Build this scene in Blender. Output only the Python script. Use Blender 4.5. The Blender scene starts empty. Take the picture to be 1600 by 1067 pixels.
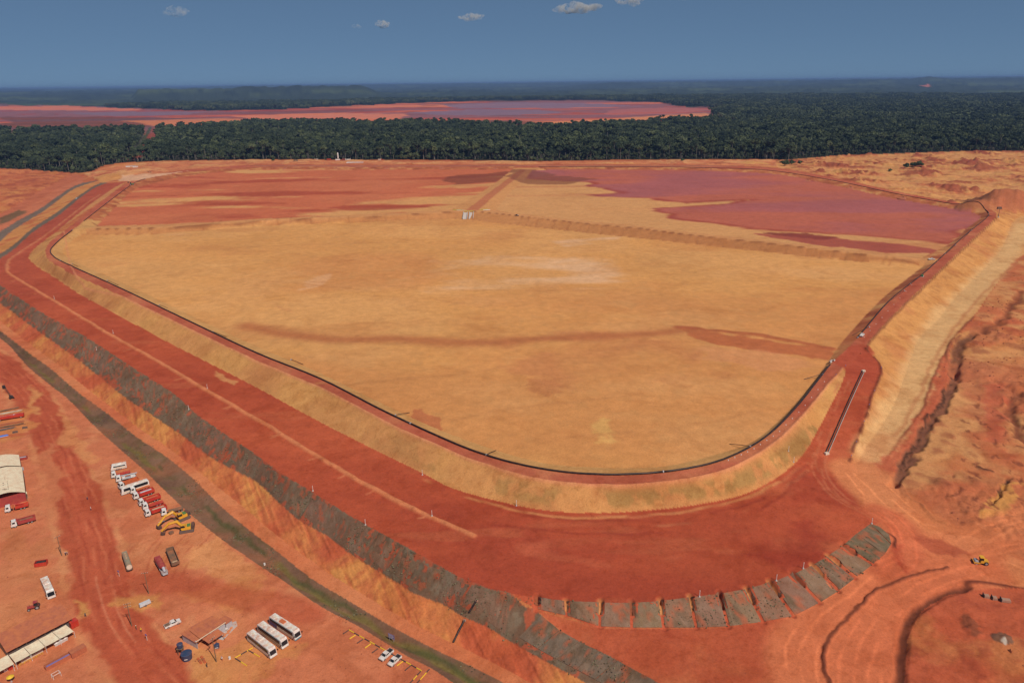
import bpy, math, random
import numpy as np
from mathutils import Vector, Matrix
from mathutils.geometry import delaunay_2d_cdt
random.seed(7); RNG = np.random.default_rng(7)
scene = bpy.context.scene
COL = scene.collection

SKY_AIR, SKY_DUST, SKY_OZONE, SKY_STRENGTH, SKY_TINT = 0.3, 0.0, 10.0, 0.15, (0.69, 0.98, 1.27)
SUN_E, EXPOSURE = 3.75, 0.0
HAZE_D, HAZE_C = 4.6e-5, (0.25, 0.41, 0.76)
# ------------------------------------------------------------------ camera
F, H = 1150.0, 175.0                     # focal length in pixels of a 1600 px wide picture, height above the yard (m)
PITCH = math.atan((533.5 - 130.0) / F)
ROLL = math.radians(0.68)
cam = bpy.data.objects.new('camera', bpy.data.cameras.new('camera'))
COL.objects.link(cam); scene.camera = cam
cam.location = (0, 0, H)
cam.rotation_euler = (Matrix.Rotation(math.pi / 2 - PITCH, 3, 'X') @ Matrix.Rotation(-ROLL, 3, 'Z')).to_euler()
cam.data.sensor_width = 36.0
cam.data.lens = 36.0 * F / 1600.0
cam.data.clip_start = 1.0; cam.data.clip_end = 150000.0
scene.render.resolution_x, scene.render.resolution_y = 1024, 682

# ------------------------------------------------------------------ light
SUN_EL, SUN_AZ = math.radians(50), math.radians(140)      # azimuth from +Y towards +X
world = bpy.data.worlds.new('World'); scene.world = world; world.use_nodes = True
wn = world.node_tree.nodes; wl = world.node_tree.links
sky = wn.new('ShaderNodeTexSky'); sky.sky_type = 'NISHITA'; sky.sun_disc = False
sky.sun_elevation = SUN_EL; sky.sun_rotation = SUN_AZ
sky.altitude = 1000; sky.air_density = SKY_AIR; sky.dust_density = SKY_DUST; sky.ozone_density = SKY_OZONE
bgn = wn['Background']; bgn.inputs['Strength'].default_value = SKY_STRENGTH
gm = wn.new('ShaderNodeGamma'); gm.inputs['Gamma'].default_value = 0.3         # soften the contrast between zenith and horizon, the same in every direction
tn = wn.new('ShaderNodeVectorMath'); tn.operation = 'MULTIPLY'; tn.inputs[1].default_value = SKY_TINT
wl.new(sky.outputs['Color'], gm.inputs['Color']); wl.new(gm.outputs['Color'], tn.inputs[0]); wl.new(tn.outputs['Vector'], bgn.inputs['Color'])
sl = bpy.data.lights.new('sun', 'SUN'); sl.energy = SUN_E; sl.angle = math.radians(0.53); sl.color = (1.0, 0.93, 0.82)
so = bpy.data.objects.new('sun', sl); COL.objects.link(so)
sd = Vector((math.sin(SUN_AZ) * math.cos(SUN_EL), math.cos(SUN_AZ) * math.cos(SUN_EL), math.sin(SUN_EL)))
so.rotation_euler = sd.to_track_quat('Z', 'Y').to_euler(); so.location = (0, -200, 600)
scene.view_settings.view_transform = 'Standard'; scene.view_settings.look = 'None'
scene.view_settings.exposure = EXPOSURE; scene.view_settings.gamma = 1.0
scene.view_settings.use_curve_mapping = False
scene.render.engine = 'CYCLES'
cy = scene.cycles
cy.use_denoising = True; cy.max_bounces = 5; cy.diffuse_bounces = 3; cy.glossy_bounces = 2
cy.transmission_bounces = 2; cy.volume_bounces = 0; cy.transparent_max_bounces = 6
cy.caustics_reflective = False; cy.caustics_refractive = False

# ------------------------------------------------------------------ helpers: pixels to world
_cr, _sr, _cp, _sp = math.cos(ROLL), math.sin(ROLL), math.cos(PITCH), math.sin(PITCH)
def ray(px, py):
    x = np.asarray(px, float) - 800.0; y = np.asarray(py, float) - 533.5
    xr = x * _cr - y * _sr; yr = x * _sr + y * _cr
    return xr, F * _cp - yr * _sp, -F * _sp - yr * _cp
def gp(px, py, z):
    dx, dy, dz = ray(px, py)
    t = (np.asarray(z, float) - H) / dz
    return dx * t, dy * t

def lin(r, g, b):                         # sRGB 0-255 -> linear
    o = []
    for c in (r, g, b):
        c /= 255.0
        o.append(c / 12.92 if c <= 0.04045 else ((c + 0.055) / 1.055) ** 2.4)
    return np.array(o)

_PT = RNG.random((256, 256))
def vnoise(x, y):
    xi = np.floor(x).astype(np.int64); yi = np.floor(y).astype(np.int64)
    fx = x - xi; fy = y - yi
    fx = fx * fx * fx * (fx * (fx * 6 - 15) + 10); fy = fy * fy * fy * (fy * (fy * 6 - 15) + 10)
    x0 = xi & 255; x1 = (xi + 1) & 255; y0 = yi & 255; y1 = (yi + 1) & 255
    a = _PT[x0, y0]; b = _PT[x1, y0]; c = _PT[x0, y1]; d = _PT[x1, y1]
    return (a + (b - a) * fx) * (1 - fy) + (c + (d - c) * fx) * fy
def fbm(x, y, s, octv=4, seed=0):         # s: size of the largest feature in metres; result about -1..1
    x = x / s + seed * 17.31; y = y / s + seed * 9.77
    o = np.zeros_like(x); a = 1.0; t = 0.0
    for k in range(octv):
        o += a * (vnoise(x, y) * 2 - 1); t += a
        x = x * 2.03 + 5.1; y = y * 2.03 + 3.7; a *= 0.5
    return o / t * 1.6
def ss(a, b, x):
    t = np.clip((x - a) / (b - a), 0, 1); return t * t * (3 - 2 * t)

# ------------------------------------------------------------------ the survey: break lines as (pixel x, pixel y, height)
def spline(pts, n=6, closed=False):       # Catmull-Rom through world points
    P = np.array(pts, float); out = []
    m = len(P)
    rng = range(m if closed else m - 1)
    for i in rng:
        p1 = P[i]; p2 = P[(i + 1) % m]
        p0 = P[(i - 1) % m] if (closed or i > 0) else p1
        p3 = P[(i + 2) % m] if (closed or i + 2 < m) else p2
        for k in range(n):
            t = k / n
            out.append(0.5 * ((2 * p1) + (-p0 + p2) * t + (2 * p0 - 5 * p1 + 4 * p2 - p3) * t * t + (-p0 + 3 * p1 - 3 * p2 + p3) * t ** 3))
    if not closed: out.append(P[-1])
    return np.array(out)
def wline(pts, n=5, closed=False):
    w = []
    for px, py, z in pts:
        x, y = gp(px, py, z); w.append((float(x), float(y), z))
    return spline(w, n, closed)
Z2 = lambda pts, z: [(a, b, z) for a, b in pts]

CI = [(113,360,24),(96,373,24),(87,381,23.5),(80,389,23.5),(79,395,23.5),(84,401,23),(91,406,23),(118,419,23),(189,451,22.5),(291,500,22),(400,551.5,22),(500,592,22),(600,643,22),(700,689,22),(760,712,22),(820,728,22),(880,738,22),(940,742,22),(1000,741,22),(1060,735,22),(1120,722,22),(1170,700,22),(1210,672,22),(1250,630,22),(1280,592,22),(1302,565,22),(1340,528,22.5),(1390,470,23.5),(1440,430,24),(1470,403,24.5),(1500,375,25),(1520,358,25),(1540,342,25.5),(1545,334,25.5),(1535,327,25.5),(1500,321,25.5),(1400,303,25.5),(1300,282,25),(1200,266.5,25),(1100,262.5,25),(1000,261,25),(800,261,25),(600,261.5,25),(500,261,25),(400,261.5,25),(300,268,25),(240,277,24.5),(215,284,24),(197,295,24),(160,323,24)]
CO = [(100,361,24),(80,376,23.5),(71,389,23.5),(72,399,23.5),(80,409,23),(118,430,23),(189,462,22.5),(291,511,22),(400,563,22),(500,605,22),(600,657,22),(700,703,22),(760,726,22),(820,743,22),(880,753,22),(940,757,22),(1000,756,22),(1060,750,22),(1120,738,22),(1175,714,22),(1215,688,22),(1255,648,22),(1290,605,22),(1318,574,22)]
CO2 = [(1352,545,22),(1361,530,22.5),(1400,488,23.5),(1450,440,24),(1500,392,25),(1530,364,25.2),(1554,342,25.5),(1557,334,25.5),(1548,328,25.5),(1520,321.5,25.5),(1400,299,25.5),(1300,278,25),(1215,262.5,25),(1100,258.5,25),(1000,257.5,25),(800,257.5,25),(600,258,25),(500,257.5,25),(400,258,25),(300,264.5,25),(235,275,24.5),(206,283,24),(186,294,24),(148,323,24),(100,361,24)]
CT = [(86,364,20),(62,382,17),(48,396,15),(46,405,14.2),(60,418,14),(87,435,14),(129,463,14),(180,490,14),(255,531,14),(312,560,14),(400,605,14),(490,654,14),(580,700,14),(658,738,14),(710,764,14),(800,788,14),(850,797,14),(900,801,14),(960,801,14),(1020,797,14),(1080,790,14),(1140,779,14),(1180,765,14),(1220,742,14.3),(1255,710,15.5),(1280,668,17.5),(1300,630,19.5),(1315,600,21),(1322,577,22)]
CTL = [(86,364,20),(135,324,22),(178,294,23),(198,284,23.5)]
RR = [(1352,545,22),(1377,575,21),(1365,615,19.5),(1352,655,17.5),(1340,690,15.5),(1327,722,13.8)]
FE = [(126,367,19.6),(104,383,19.8),(99,397,19.8),(122,411,19.8),(200,446,19.8),(300,494,19.8),(400,541,19.8),(500,583,19.8),(600,632,19.8),(700,677,19.8),(820,717,19.8),(900,729,19.8),(1000,731,19.8),(1060,725,19.8),(1140,704,19.8),(1180,688,19.8),(1225,650,19.8),(1262,608,19.8),(1290,571,20),(1318,532,20.3),(1375,470,20),(1425,430,19.8),(1444,415,19.6)]
DC = [(147,356.5,24.4),(236,356,25),(315,351,25),(400,345,25),(582,337.5,25),(712,330.5,25),(745,330.5,25),(800,336,25),(900,347.5,25),(1000,356.5,25),(1100,369,25),(1200,379,25),(1273,388,25),(1357,397.5,24.8),(1423,404,24.6),(1449,406,24.5)]
DT = [(126,367,19.6),(157,367,19.6),(236,366.5,19.6),(315,360,19.6),(400,353,19.6),(625,345,19.6),(712,342.5,19.6),(750,345,19.6),(800,351,19.6),(900,362,19.6),(975,370,19.6),(1050,377.5,19.6),(1200,394,19.6),(1305,405,19.6),(1410,413,19.6),(1444,415,19.6)]
DRL = [(728,329,24.9),(760,304,24.9),(790,282,24.9),(813,265,25)]
DRR = [(747,329,24.9),(775,304,24.9),(803,282,24.9),(823,265,25)]
FBL = [(150,353.5,21.5),(178,326,21.5),(206,299,21.5),(235,288,22.5),(300,274,23.3),(400,265.5,23.3),(600,265.5,23.3),(800,265,23.3)]
FBLd = [(150,353.5,21.5),(315,348.5,23.4),(400,342.5,23.6),(582,335,23.8),(705,328,24)]
DRLt = [(705,328,24),(748,303,23.5),(780,282,23.4),(800,265,23.3)]
FBR = [(832,266,23.3),(1000,265,23.3),(1200,271.5,23.3),(1300,289,23),(1400,311,22.6),(1500,328.5,22.2),(1528,336,22),(1530,343,22),(1511,357,22),(1486,380,22.4),(1440,403,23.6)]
FBRd = [(775,328,24),(800,333,24),(900,344.5,24),(1000,353.5,24),(1100,366,23.8),(1200,376.5,23),(1273,385,23),(1357,395,23),(1440,403,23.6)]
DRRt = [(775,328,24),(795,303,23.5),(818,282,23.4),(832,266,23.3)]
PE = [(-27,418,14),(-29,426,14),(-22,433,14),(0,445,14),(60,485,14),(135,527,14),(210,576,14),(270,614,14),(300,641,14),(345,674,14),(400,710,14),(434,736,14),(486,767,14),(538,800,14),(572,820,14),(620,846,14),(654,865,14),(692,887,14),(727,905,14),(761,918,14),(800,927,14),(840,933,14),(883,939,14),(934,941,14),(988,942,14),(1034,939,14),(1080,933,14),(1123,928,14),(1163,921,14),(1200,911,14),(1235,898,14),(1267,885,14),(1291,869,14),(1316,853,14),(1326,842,14),(1359,818,14)]
PB = [(835,950,12.2),(854,956,11.2),(883,961,10.6),(921,976,9.6),(948,980,9.4),(988,980,9.3),(1069,980,9.3),(1123,979,9.3),(1200,970,9.3),(1240,962,9.4),(1275,944,9.7),(1308,925,10),(1334,904,10.4),(1361,884,10.8),(1386,863,11.3),(1393,850,11.8),(1388,834,12.6),(1367,819,13.6)]
GB = [(-75,424,6),(-60,440,6),(0,474,6),(36,500,6),(78,530,6),(120,560,6),(165,596,6),(195,620,6),(240,650,6),(285,680,6),(324,710,6),(360,731,6),(400,752,6),(434,783,6),(469,813,6),(513,838,6),(548,865,6),(593,893,6),(627,913,6),(648,927,6),(692,944,6),(723,963,6),(761,979,5.5),(800,1003,5),(854,1033,4.6),(908,1062,4.3),(965,1092,4),(1060,1140,4)]
LS = [(835,950,12.2),(867,979,9.9),(908,1003,9.2),(948,1022,9),(988,1044,9),(1029,1066,9),(1085,1095,9),(1180,1140,9)]
CHT = [(-110,430,1),(-80,452,1),(0,516,1),(45,551,1),(78,575,1),(120,611,1),(165,644,1),(210,680,1),(255,710,1),(300,746,1),(350,795,1),(400,836,1),(434,862,1),(486,903,1),(538,934,1),(589,965,1),(641,994,1),(692,1020,1),(744,1044,1),(785,1065,1),(845,1095,1),(940,1140,1)]
CHB = [(-140,430,0),(-100,455,0),(0,528,0),(26,553,0),(43,572,0),(63,589,0),(84,606,0),(105,622,0),(144,662,0),(180,695,0),(225,734,0),(249,758,0),(300,805,0),(350,845,0),(400,879,0),(441,906,0),(503,948,0),(555,975,0),(606,1006,0),(641,1027,0),(675,1044,0),(710,1067,0),(762,1097,0),(850,1140,0)]
E0 = [(-27,418,14),(-10,410,14),(0,404,14),(26,386,14.5),(52,362,15.5),(92,336,17),(118,315,18.5),(147,294,20),(168,286,21)]
E1 = [(-40,418,12),(0,397,12),(26,379,12.5),(52,356,13),(92,330,14.5),(118,310,16),(147,290.5,18),(162,284.5,20)]
E2 = [(-60,410,7),(0,377,7.5),(16,363,7.5),(47,343,8),(71,328,8.5),(105,302,10),(125,291.5,12),(155,282,16)]
E3 = [(-75,400,5),(0,362,5.5),(26,346,6),(60,328,6),(76,317,6.5),(110,294,8),(130,286,10)]
E4 = [(-90,385,3.5),(0,344,4),(42,325,4.2),(92,294,5),(131,278,7)]
E5 = [(-100,370,3),(0,334,3.2),(52,305,3.5),(113,271,4.5)]
RT = [(1625,335,18),(1597,338,18),(1581,350,17.6),(1565,388,17),(1528,430,16.5),(1489,469,16),(1465,500,15.5),(1436,529,15),(1418,573,14.5),(1399,626,14),(1378,663,13.6),(1357,692,13.3),(1339,726,13)]
RL = [(1700,370,17),(1600,398,16.8),(1560,440,16.4),(1523,492,15.8),(1491,526,15.2),(1462,579,14.6),(1441,639,14),(1418,673,13.5),(1384,723,13)]
LINES = {n: wline(globals()[n], 5, n in ('CI',)) for n in ('CI','CO','CO2','CT','CTL','RR','FE','DC','DT','DRL','DRR','FBL','FBLd','DRLt','FBR','FBRd','DRRt','PE','PB','GB','LS','CHT','CHB','E0','E1','E2','E3','E4','E5','RT','RL')}
# toe of the orange cut and bottom of the lined channel, between lines already given
def between(a, b, f, dz, n=70):
    def rs(L):
        d = np.r_[0, np.cumsum(np.hypot(*np.diff(L[:, :2], axis=0).T))]; t = np.linspace(0, d[-1], n)
        return np.c_[np.interp(t, d, L[:, 0]), np.interp(t, d, L[:, 1]), np.interp(t, d, L[:, 2])]
    A, B = rs(a), rs(b)
    # pair each point of A with the nearest of B
    j = np.argmin((A[:, None, 0] - B[None, :, 0]) ** 2 + (A[:, None, 1] - B[None, :, 1]) ** 2, axis=1)
    L = A * (1 - f) + B[j] * f; L[:, 2] = dz
    return L
gbL = LINES['GB'][(LINES['GB'][:, 0] > -420)]
LINES['OT'] = between(LINES['GB'], LINES['CHT'], 0.62, 1.3)
LINES['CHM'] = between(LINES['CHB'], LINES['CHT'], 0.5, -1.3)
SPOTS = [(1340,745,13),(1390,765,12.6),(1440,800,11.6),(1490,845,10),(1540,880,9.2),(1600,905,9),(1450,870,9.8),(1420,840,11),(1400,880,10.4),(1350,935,9.4),(1300,1000,9),(1200,1030,9),(1100,1020,9),(1400,1000,8.5),(1500,1000,8.5),(1600,1050,8.5),(1300,1067,8.8),(1700,1150,8),(1300,1140,8.8),
  (1420,800,12.5),(1480,760,13),(1560,780,12.5),(1600,840,10.5),(1470,700,13.8),(1540,640,14.5),(1600,600,14.5),(1510,560,15),(1600,500,16),(1700,450,16.5),(1720,600,15),(1720,800,12),(1440,740,13.3),
  (1400,285,22),(1480,300,20),(1600,305,18.5),(1700,330,18),(1600,265,19),(1500,260,19.5),(1400,262,20),(1300,262,22),(1750,260,18),
  (400,254,22.5),(600,254,22.5),(800,253.5,22.5),(1000,253,22.5),(1200,254,22.5),(300,258,22.5),(240,262,22),(190,268,20),(160,275,17),(215,270,23),(280,272,24),
  (150,270,9),(170,263,10),(60,285,4),(0,300,3.5),(-100,320,3.5),(0,275,4),(80,270,5),(-200,300,3.5),(-300,350,3),(-200,270,4),
  (1600,236,17),(1450,239,17),(1300,245,17),(1150,249,17),(950,251,17.5),(750,252,17.5),(550,251,17.5),(400,250,17.5),(260,252,16),(130,268,6),(0,264,5),(-200,262,5),(1800,234,17),
  (-200,500,0),(-300,700,0),(0,700,0),(0,900,0),(200,900,0),(100,1067,0),(400,1000,0),(500,1067,0),(-200,1100,0),(300,1200,0),(700,1250,0),(-400,450,0),(300,950,0),(200,800,0),(60,650,0),(900,1250,4),(1100,1250,8)]

def build_tin():
    pts, edges = [], []
    for n, L in LINES.items():
        b = len(pts)
        pts += [tuple(p) for p in L]
        edges += [(b + i, b + i + 1) for i in range(len(L) - 1)]
        if n == 'CI': edges.append((b + len(L) - 1, b))
    for px, py, z in SPOTS:
        x, y = gp(px, py, z); pts.append((float(x), float(y), z))
    for a in np.linspace(0, 2 * math.pi, 40, endpoint=False):
        pts.append((2400 * math.sin(a), 2400 * math.cos(a), 14.0 if math.cos(a) > 0 else 2.0))
        pts.append((150 * math.sin(a), 20 + (100 if math.cos(a) > 0 else 150) * math.cos(a), 0.0 if math.sin(a) < .5 else 5.0))
    for x in (-3e5, 3e5):
        for y in (-3e5, 3e5): pts.append((x, y, 12.0))
    P = np.array(pts)
    v, e, f, ov, oe, of = delaunay_2d_cdt([Vector((p[0], p[1])) for p in P], edges, [], 0, 1e-4, True)
    V = np.array([(a.x, a.y) for a in v]); zz = np.zeros(len(V))
    for i, o in enumerate(ov):
        if o: zz[i] = np.mean(P[o, 2])
        else:                                # crossing of two lines: take the nearest surveyed point
            zz[i] = P[np.argmin((P[:, 0] - V[i, 0]) ** 2 + (P[:, 1] - V[i, 1]) ** 2), 2]
    return V, zz, f
TV, TZ, TF = build_tin()

# ------------------------------------------------------------------ the ground sheet: a polar grid out to the horizon
def _rows():
    v = list(np.arange(1230, 300, -1.35)) + list(np.arange(300, 134.9, -1.0))
    r = []
    for y in v:
        dep = PITCH + math.atan((y - 533.5) / F); r.append((H - 12) / math.tan(dep))
    r = [4.0, 30.0, 60.0, 85.0] + r
    while r[-1] < 70000: r.append(r[-1] * 1.08)
    return np.array(r)
RR_ = _rows()
TH = np.radians(np.concatenate([np.arange(-180, -43.5, 2.5), np.arange(-43.0, 43.0, 0.078), np.arange(43.0, 180.1, 2.5)]))
NR, NT = len(RR_), len(TH)
GX = (RR_[:, None] * np.sin(TH)[None, :]); GY = (RR_[:, None] * np.cos(TH)[None, :])
GZ = np.full((NR, NT), 12.0)
def fill_tin():
    for tri in TF:
        a, b, c = TV[tri[0]], TV[tri[1]], TV[tri[2]]
        P = np.array([a, b, c]); za, zb, zc = TZ[list(tri)]
        # radial range of the triangle (nearest point to the origin along the edges too)
        def seg0(p, q):
            d = q - p; L2 = d @ d
            t = 0 if L2 == 0 else min(1, max(0, -(p @ d) / L2)); return np.hypot(*(p + t * d))
        cr = [(P[(i + 1) % 3][0] - P[i][0]) * (0 - P[i][1]) - (P[(i + 1) % 3][1] - P[i][1]) * (0 - P[i][0]) for i in range(3)]
        inside0 = all(k >= 0 for k in cr) or all(k <= 0 for k in cr)
        rmin = 0 if inside0 else min(seg0(a, b), seg0(b, c), seg0(c, a))
        rmax = max(np.hypot(*a), np.hypot(*b), np.hypot(*c))
        i0 = max(0, np.searchsorted(RR_, rmin) - 1); i1 = min(NR, np.searchsorted(RR_, rmax) + 1)
        if i0 >= i1: continue
        th = np.arctan2(P[:, 0], P[:, 1])
        if inside0 or th.max() - th.min() > math.pi: j0, j1 = 0, NT
        else: j0 = max(0, np.searchsorted(TH, th.min()) - 1); j1 = min(NT, np.searchsorted(TH, th.max()) + 1)
        x = GX[i0:i1, j0:j1]; y = GY[i0:i1, j0:j1]
        det = (b[1] - c[1]) * (a[0] - c[0]) + (c[0] - b[0]) * (a[1] - c[1])
        if abs(det) < 1e-9: continue
        w0 = ((b[1] - c[1]) * (x - c[0]) + (c[0] - b[0]) * (y - c[1])) / det
        w1 = ((c[1] - a[1]) * (x - c[0]) + (a[0] - c[0]) * (y - c[1])) / det
        w2 = 1 - w0 - w1
        m = (w0 >= -1e-7) & (w1 >= -1e-7) & (w2 >= -1e-7)
        if m.any():
            GZ[i0:i1, j0:j1][m] = (w0 * za + w1 * zb + w2 * zc)[m]
fill_tin()
def ground(x, y):
    x = np.asarray(x, float); y = np.asarray(y, float)
    r = np.hypot(x, y); t = np.arctan2(x, y)
    i = np.clip(np.searchsorted(RR_, r) - 1, 0, NR - 2); j = np.clip(np.searchsorted(TH, t) - 1, 0, NT - 2)
    fr = np.clip((r - RR_[i]) / (RR_[i + 1] - RR_[i]), 0, 1); ft = np.clip((t - TH[j]) / (TH[j + 1] - TH[j]), 0, 1)
    return (GZ[i, j] * (1 - fr) * (1 - ft) + GZ[i + 1, j] * fr * (1 - ft) + GZ[i, j + 1] * (1 - fr) * ft + GZ[i + 1, j + 1] * fr * ft)
def hit(px, py):                          # where the line of sight of a pixel meets the ground
    px = np.asarray(px, float); py = np.asarray(py, float)
    z = np.full(np.broadcast(px, py).shape, 12.0)
    for k in range(14):
        x, y = gp(px, py, z); z = z * 0.4 + 0.6 * ground(x, y)
    x, y = gp(px, py, z)
    return x, y, z
def wpoly(pts):
    p = np.array(pts, float); x, y, z = hit(p[:, 0], p[:, 1]); return np.c_[x, y]

X = GX.ravel(); Y = GY.ravel(); Z = GZ.ravel()
R = np.hypot(X, Y)
def near(poly, pad):
    lo = poly.min(0) - pad; hi = poly.max(0) + pad
    cx = np.array([lo[0], hi[0], hi[0], lo[0]]); cy_ = np.array([lo[1], lo[1], hi[1], hi[1]])
    rmax = np.hypot(cx, cy_).max()
    nx = min(max(0.0, lo[0]), hi[0]) if lo[0] > 0 else (hi[0] if hi[0] < 0 else 0.0)
    ny = lo[1] if lo[1] > 0 else (hi[1] if hi[1] < 0 else 0.0)
    i0 = max(0, np.searchsorted(RR_, math.hypot(nx, ny)) - 1); i1 = min(NR, np.searchsorted(RR_, rmax) + 1)
    if ny <= 0: j0, j1 = 0, NT
    else:
        t = np.arctan2(cx, cy_); j0 = max(0, np.searchsorted(TH, t.min()) - 1); j1 = min(NT, np.searchsorted(TH, t.max()) + 1)
    if i1 <= i0 or j1 <= j0: return np.zeros(0, np.int64)
    x = GX[i0:i1, j0:j1]; y = GY[i0:i1, j0:j1]
    a, b = np.nonzero((x > lo[0]) & (x < hi[0]) & (y > lo[1]) & (y < hi[1]))
    return (a + i0) * NT + (b + j0)
def seg_dist(qx, qy, poly, closed):
    n = len(poly); d = np.full(qx.shape, 1e18)
    for i in range(n if closed else n - 1):
        a = poly[i]; b = poly[(i + 1) % n]
        ex, ey = b - a; L2 = ex * ex + ey * ey + 1e-12
        t = np.clip(((qx - a[0]) * ex + (qy - a[1]) * ey) / L2, 0, 1)
        d = np.minimum(d, (qx - a[0] - t * ex) ** 2 + (qy - a[1] - t * ey) ** 2)
    return np.sqrt(d)
def in_poly(qx, qy, poly):
    c = np.zeros(qx.shape, bool); n = len(poly); j = n - 1
    for i in range(n):
        yi, yj = poly[i][1], poly[j][1]
        if yi != yj:
            c ^= ((yi > qy) != (yj > qy)) & (qx < (poly[j][0] - poly[i][0]) * (qy - yi) / (yj - yi) + poly[i][0])
        j = i
    return c
# ------------------------------------------------------------------ soil colours and zones
ALB = 1.0
def C(r, g, b):
    c = lin(r, g, b) * ALB; return (c * .97 + .03 * c.mean()) * np.array([.98, 1.0, .99])
SAND = C(216,149,84); RED = C(178,77,48); YARD = C(204,115,77); CREST = C(184,94,66); ORANGE = C(203,115,66)
GREYMAT = C(124,94,74); GREEN = C(62,68,42)
COLR = np.tile(C(196,112,68), (len(X), 1))
WET = np.zeros(len(X))
ZONE = np.zeros(len(X), np.int16)
ZN = ['ground', 'platform', 'embankment', 'crest_road', 'basin_floor', 'basin_floor_behind_dike', 'flooded_basin_floor', 'dike', 'drainage_channel',
      'haul_road', 'cut_slope', 'planted_slope', 'mud_flat', 'forest_floor', 'berm', 'dirt_road', 'terrain']
ZI = {n: i for i, n in enumerate(ZN)}
def zone(poly, name, col=None):
    k = near(poly, 0); m = k[in_poly(X[k], Y[k], poly)]
    ZONE[m] = ZI[name]
    if col is not None: COLR[m] = col
    return m
def mixc(idx, col, w):
    w = np.asarray(w)[:, None]; COLR[idx] = COLR[idx] * (1 - w) + col * w
def patch(pts, col, soft=4.0, warp=4.0, size=25.0, amt=1.0, wet=None, sx=1.0, seed=1, world=False, only=None, streak=None):
    poly = np.array(pts, float) if world else wpoly(pts)
    pad = soft * 2 + warp * 2
    k = near(poly, pad)
    if only is not None: k = k[np.isin(ZONE[k], [ZI[n] for n in only])]
    if not len(k): return
    wx = X[k] + warp * fbm(X[k] * sx, Y[k], size, 4, seed); wy = Y[k] + warp * fbm(X[k] * sx, Y[k], size, 4, seed + 3)
    d = seg_dist(wx, wy, poly, True); ins = in_poly(wx, wy, poly)
    sd_ = np.where(ins, d, -d)
    w = ss(-soft * .6, soft * .6, sd_ + .35 * soft * fbm(X[k], Y[k], max(2.0, size * .25), 4, seed + 7)) * amt
    if streak is not None:
        w = w * ss(streak[1], streak[2], fbm(X[k] * streak[3], Y[k], streak[0], 5, seed + 11))
    mixc(k, col, w)
    if wet is not None: WET[k] = np.maximum(WET[k], w * wet)
def stripe(pts, width, col=None, soft=None, dz=0.0, warp=1.0, size=12.0, amt=1.0, seed=2, name=None, world=False, brk=None):
    line = np.array(pts, float)[:, :2] if world else wpoly(pts)
    L = spline(np.c_[line, np.zeros(len(line))], 4)[:, :2]
    soft = width * 0.35 if soft is None else soft
    k = near(L, width + soft + warp + 2)
    wx = X[k] + warp * fbm(X[k], Y[k], size, 3, seed); wy = Y[k] + warp * fbm(X[k], Y[k], size, 3, seed + 5)
    d = seg_dist(wx, wy, L, False)
    w = 1 - ss(width / 2 - soft, width / 2 + soft, d)
    if brk is not None: w = w * ss(brk[1], brk[2], fbm(X[k], Y[k], brk[0], 3, seed + 9))
    if dz: Z[k] += dz * w * (0.8 + 0.4 * fbm(X[k], Y[k], 6.0, 3, seed + 1))
    if col is not None: mixc(k, col, w * amt)
    if name: ZONE[k[d < width / 2]] = ZI[name]
L2 = lambda n: LINES[n][:, :2]
def ring(*names):                          # names with a leading '-' run backwards
    return np.vstack([L2(n[1:])[::-1] if n[0] == '-' else L2(n) for n in names])

# --- ground far and near
far = R > 1300
COLR[:] = C(192,104,64)
k = np.nonzero((R < 5000))[0]
n1 = fbm(X[k], Y[k], 60, 5, 1); n2 = fbm(X[k], Y[k], 18, 4, 2)
mixc(k, C(205,128,72), ss(-0.1, 0.7, n1)); mixc(k, C(178,84,54), ss(0.1, 0.8, n2) * 0.7)

# yard: everything on the near-left of the channel
yardp = np.vstack([L2('CHB'), [(400, 0), (-2500, 0), (-2500, 900)]])
m = zone(yardp, 'ground')
COLR[m] = YARD
n1 = fbm(X[m], Y[m], 45, 5, 4); n2 = fbm(X[m], Y[m], 12, 4, 5); n3 = fbm(X[m], Y[m] * 1.0, 140, 3, 6)
mixc(m, C(208,126,82), ss(0.0, 0.8, n1)); mixc(m, C(192,95,64), ss(0.15, 0.7, n3) * 0.7); mixc(m, C(210,134,90), ss(0.35, 0.9, n2) * 0.5)

# platform
platp = np.vstack([L2('PE'), wpoly([(1367,819),(1400,800),(1360,760),(1335,726)]), L2('RR')[::-1], L2('CT')[::-1], L2('CTL'), wpoly([(200,284)]), L2('E0')[::-1]])
m = zone(platp, 'platform', RED)
n1 = fbm(X[m], Y[m] , 70, 5, 7); n2 = fbm(X[m] * 0.35, Y[m] * 1.6, 16, 4, 8)
mixc(m, C(190,88,54), ss(-0.1, 0.9, n1) * 0.8); mixc(m, C(163,65,43), ss(0.0, 0.8, -n1 + 0.3 * n2) * 0.7); mixc(m, C(196,104,66), ss(0.3, 0.9, n2) * 0.35)
mixc(m, C(178,84,60), ss(500, 1000, R[m]) * 0.6)

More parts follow.
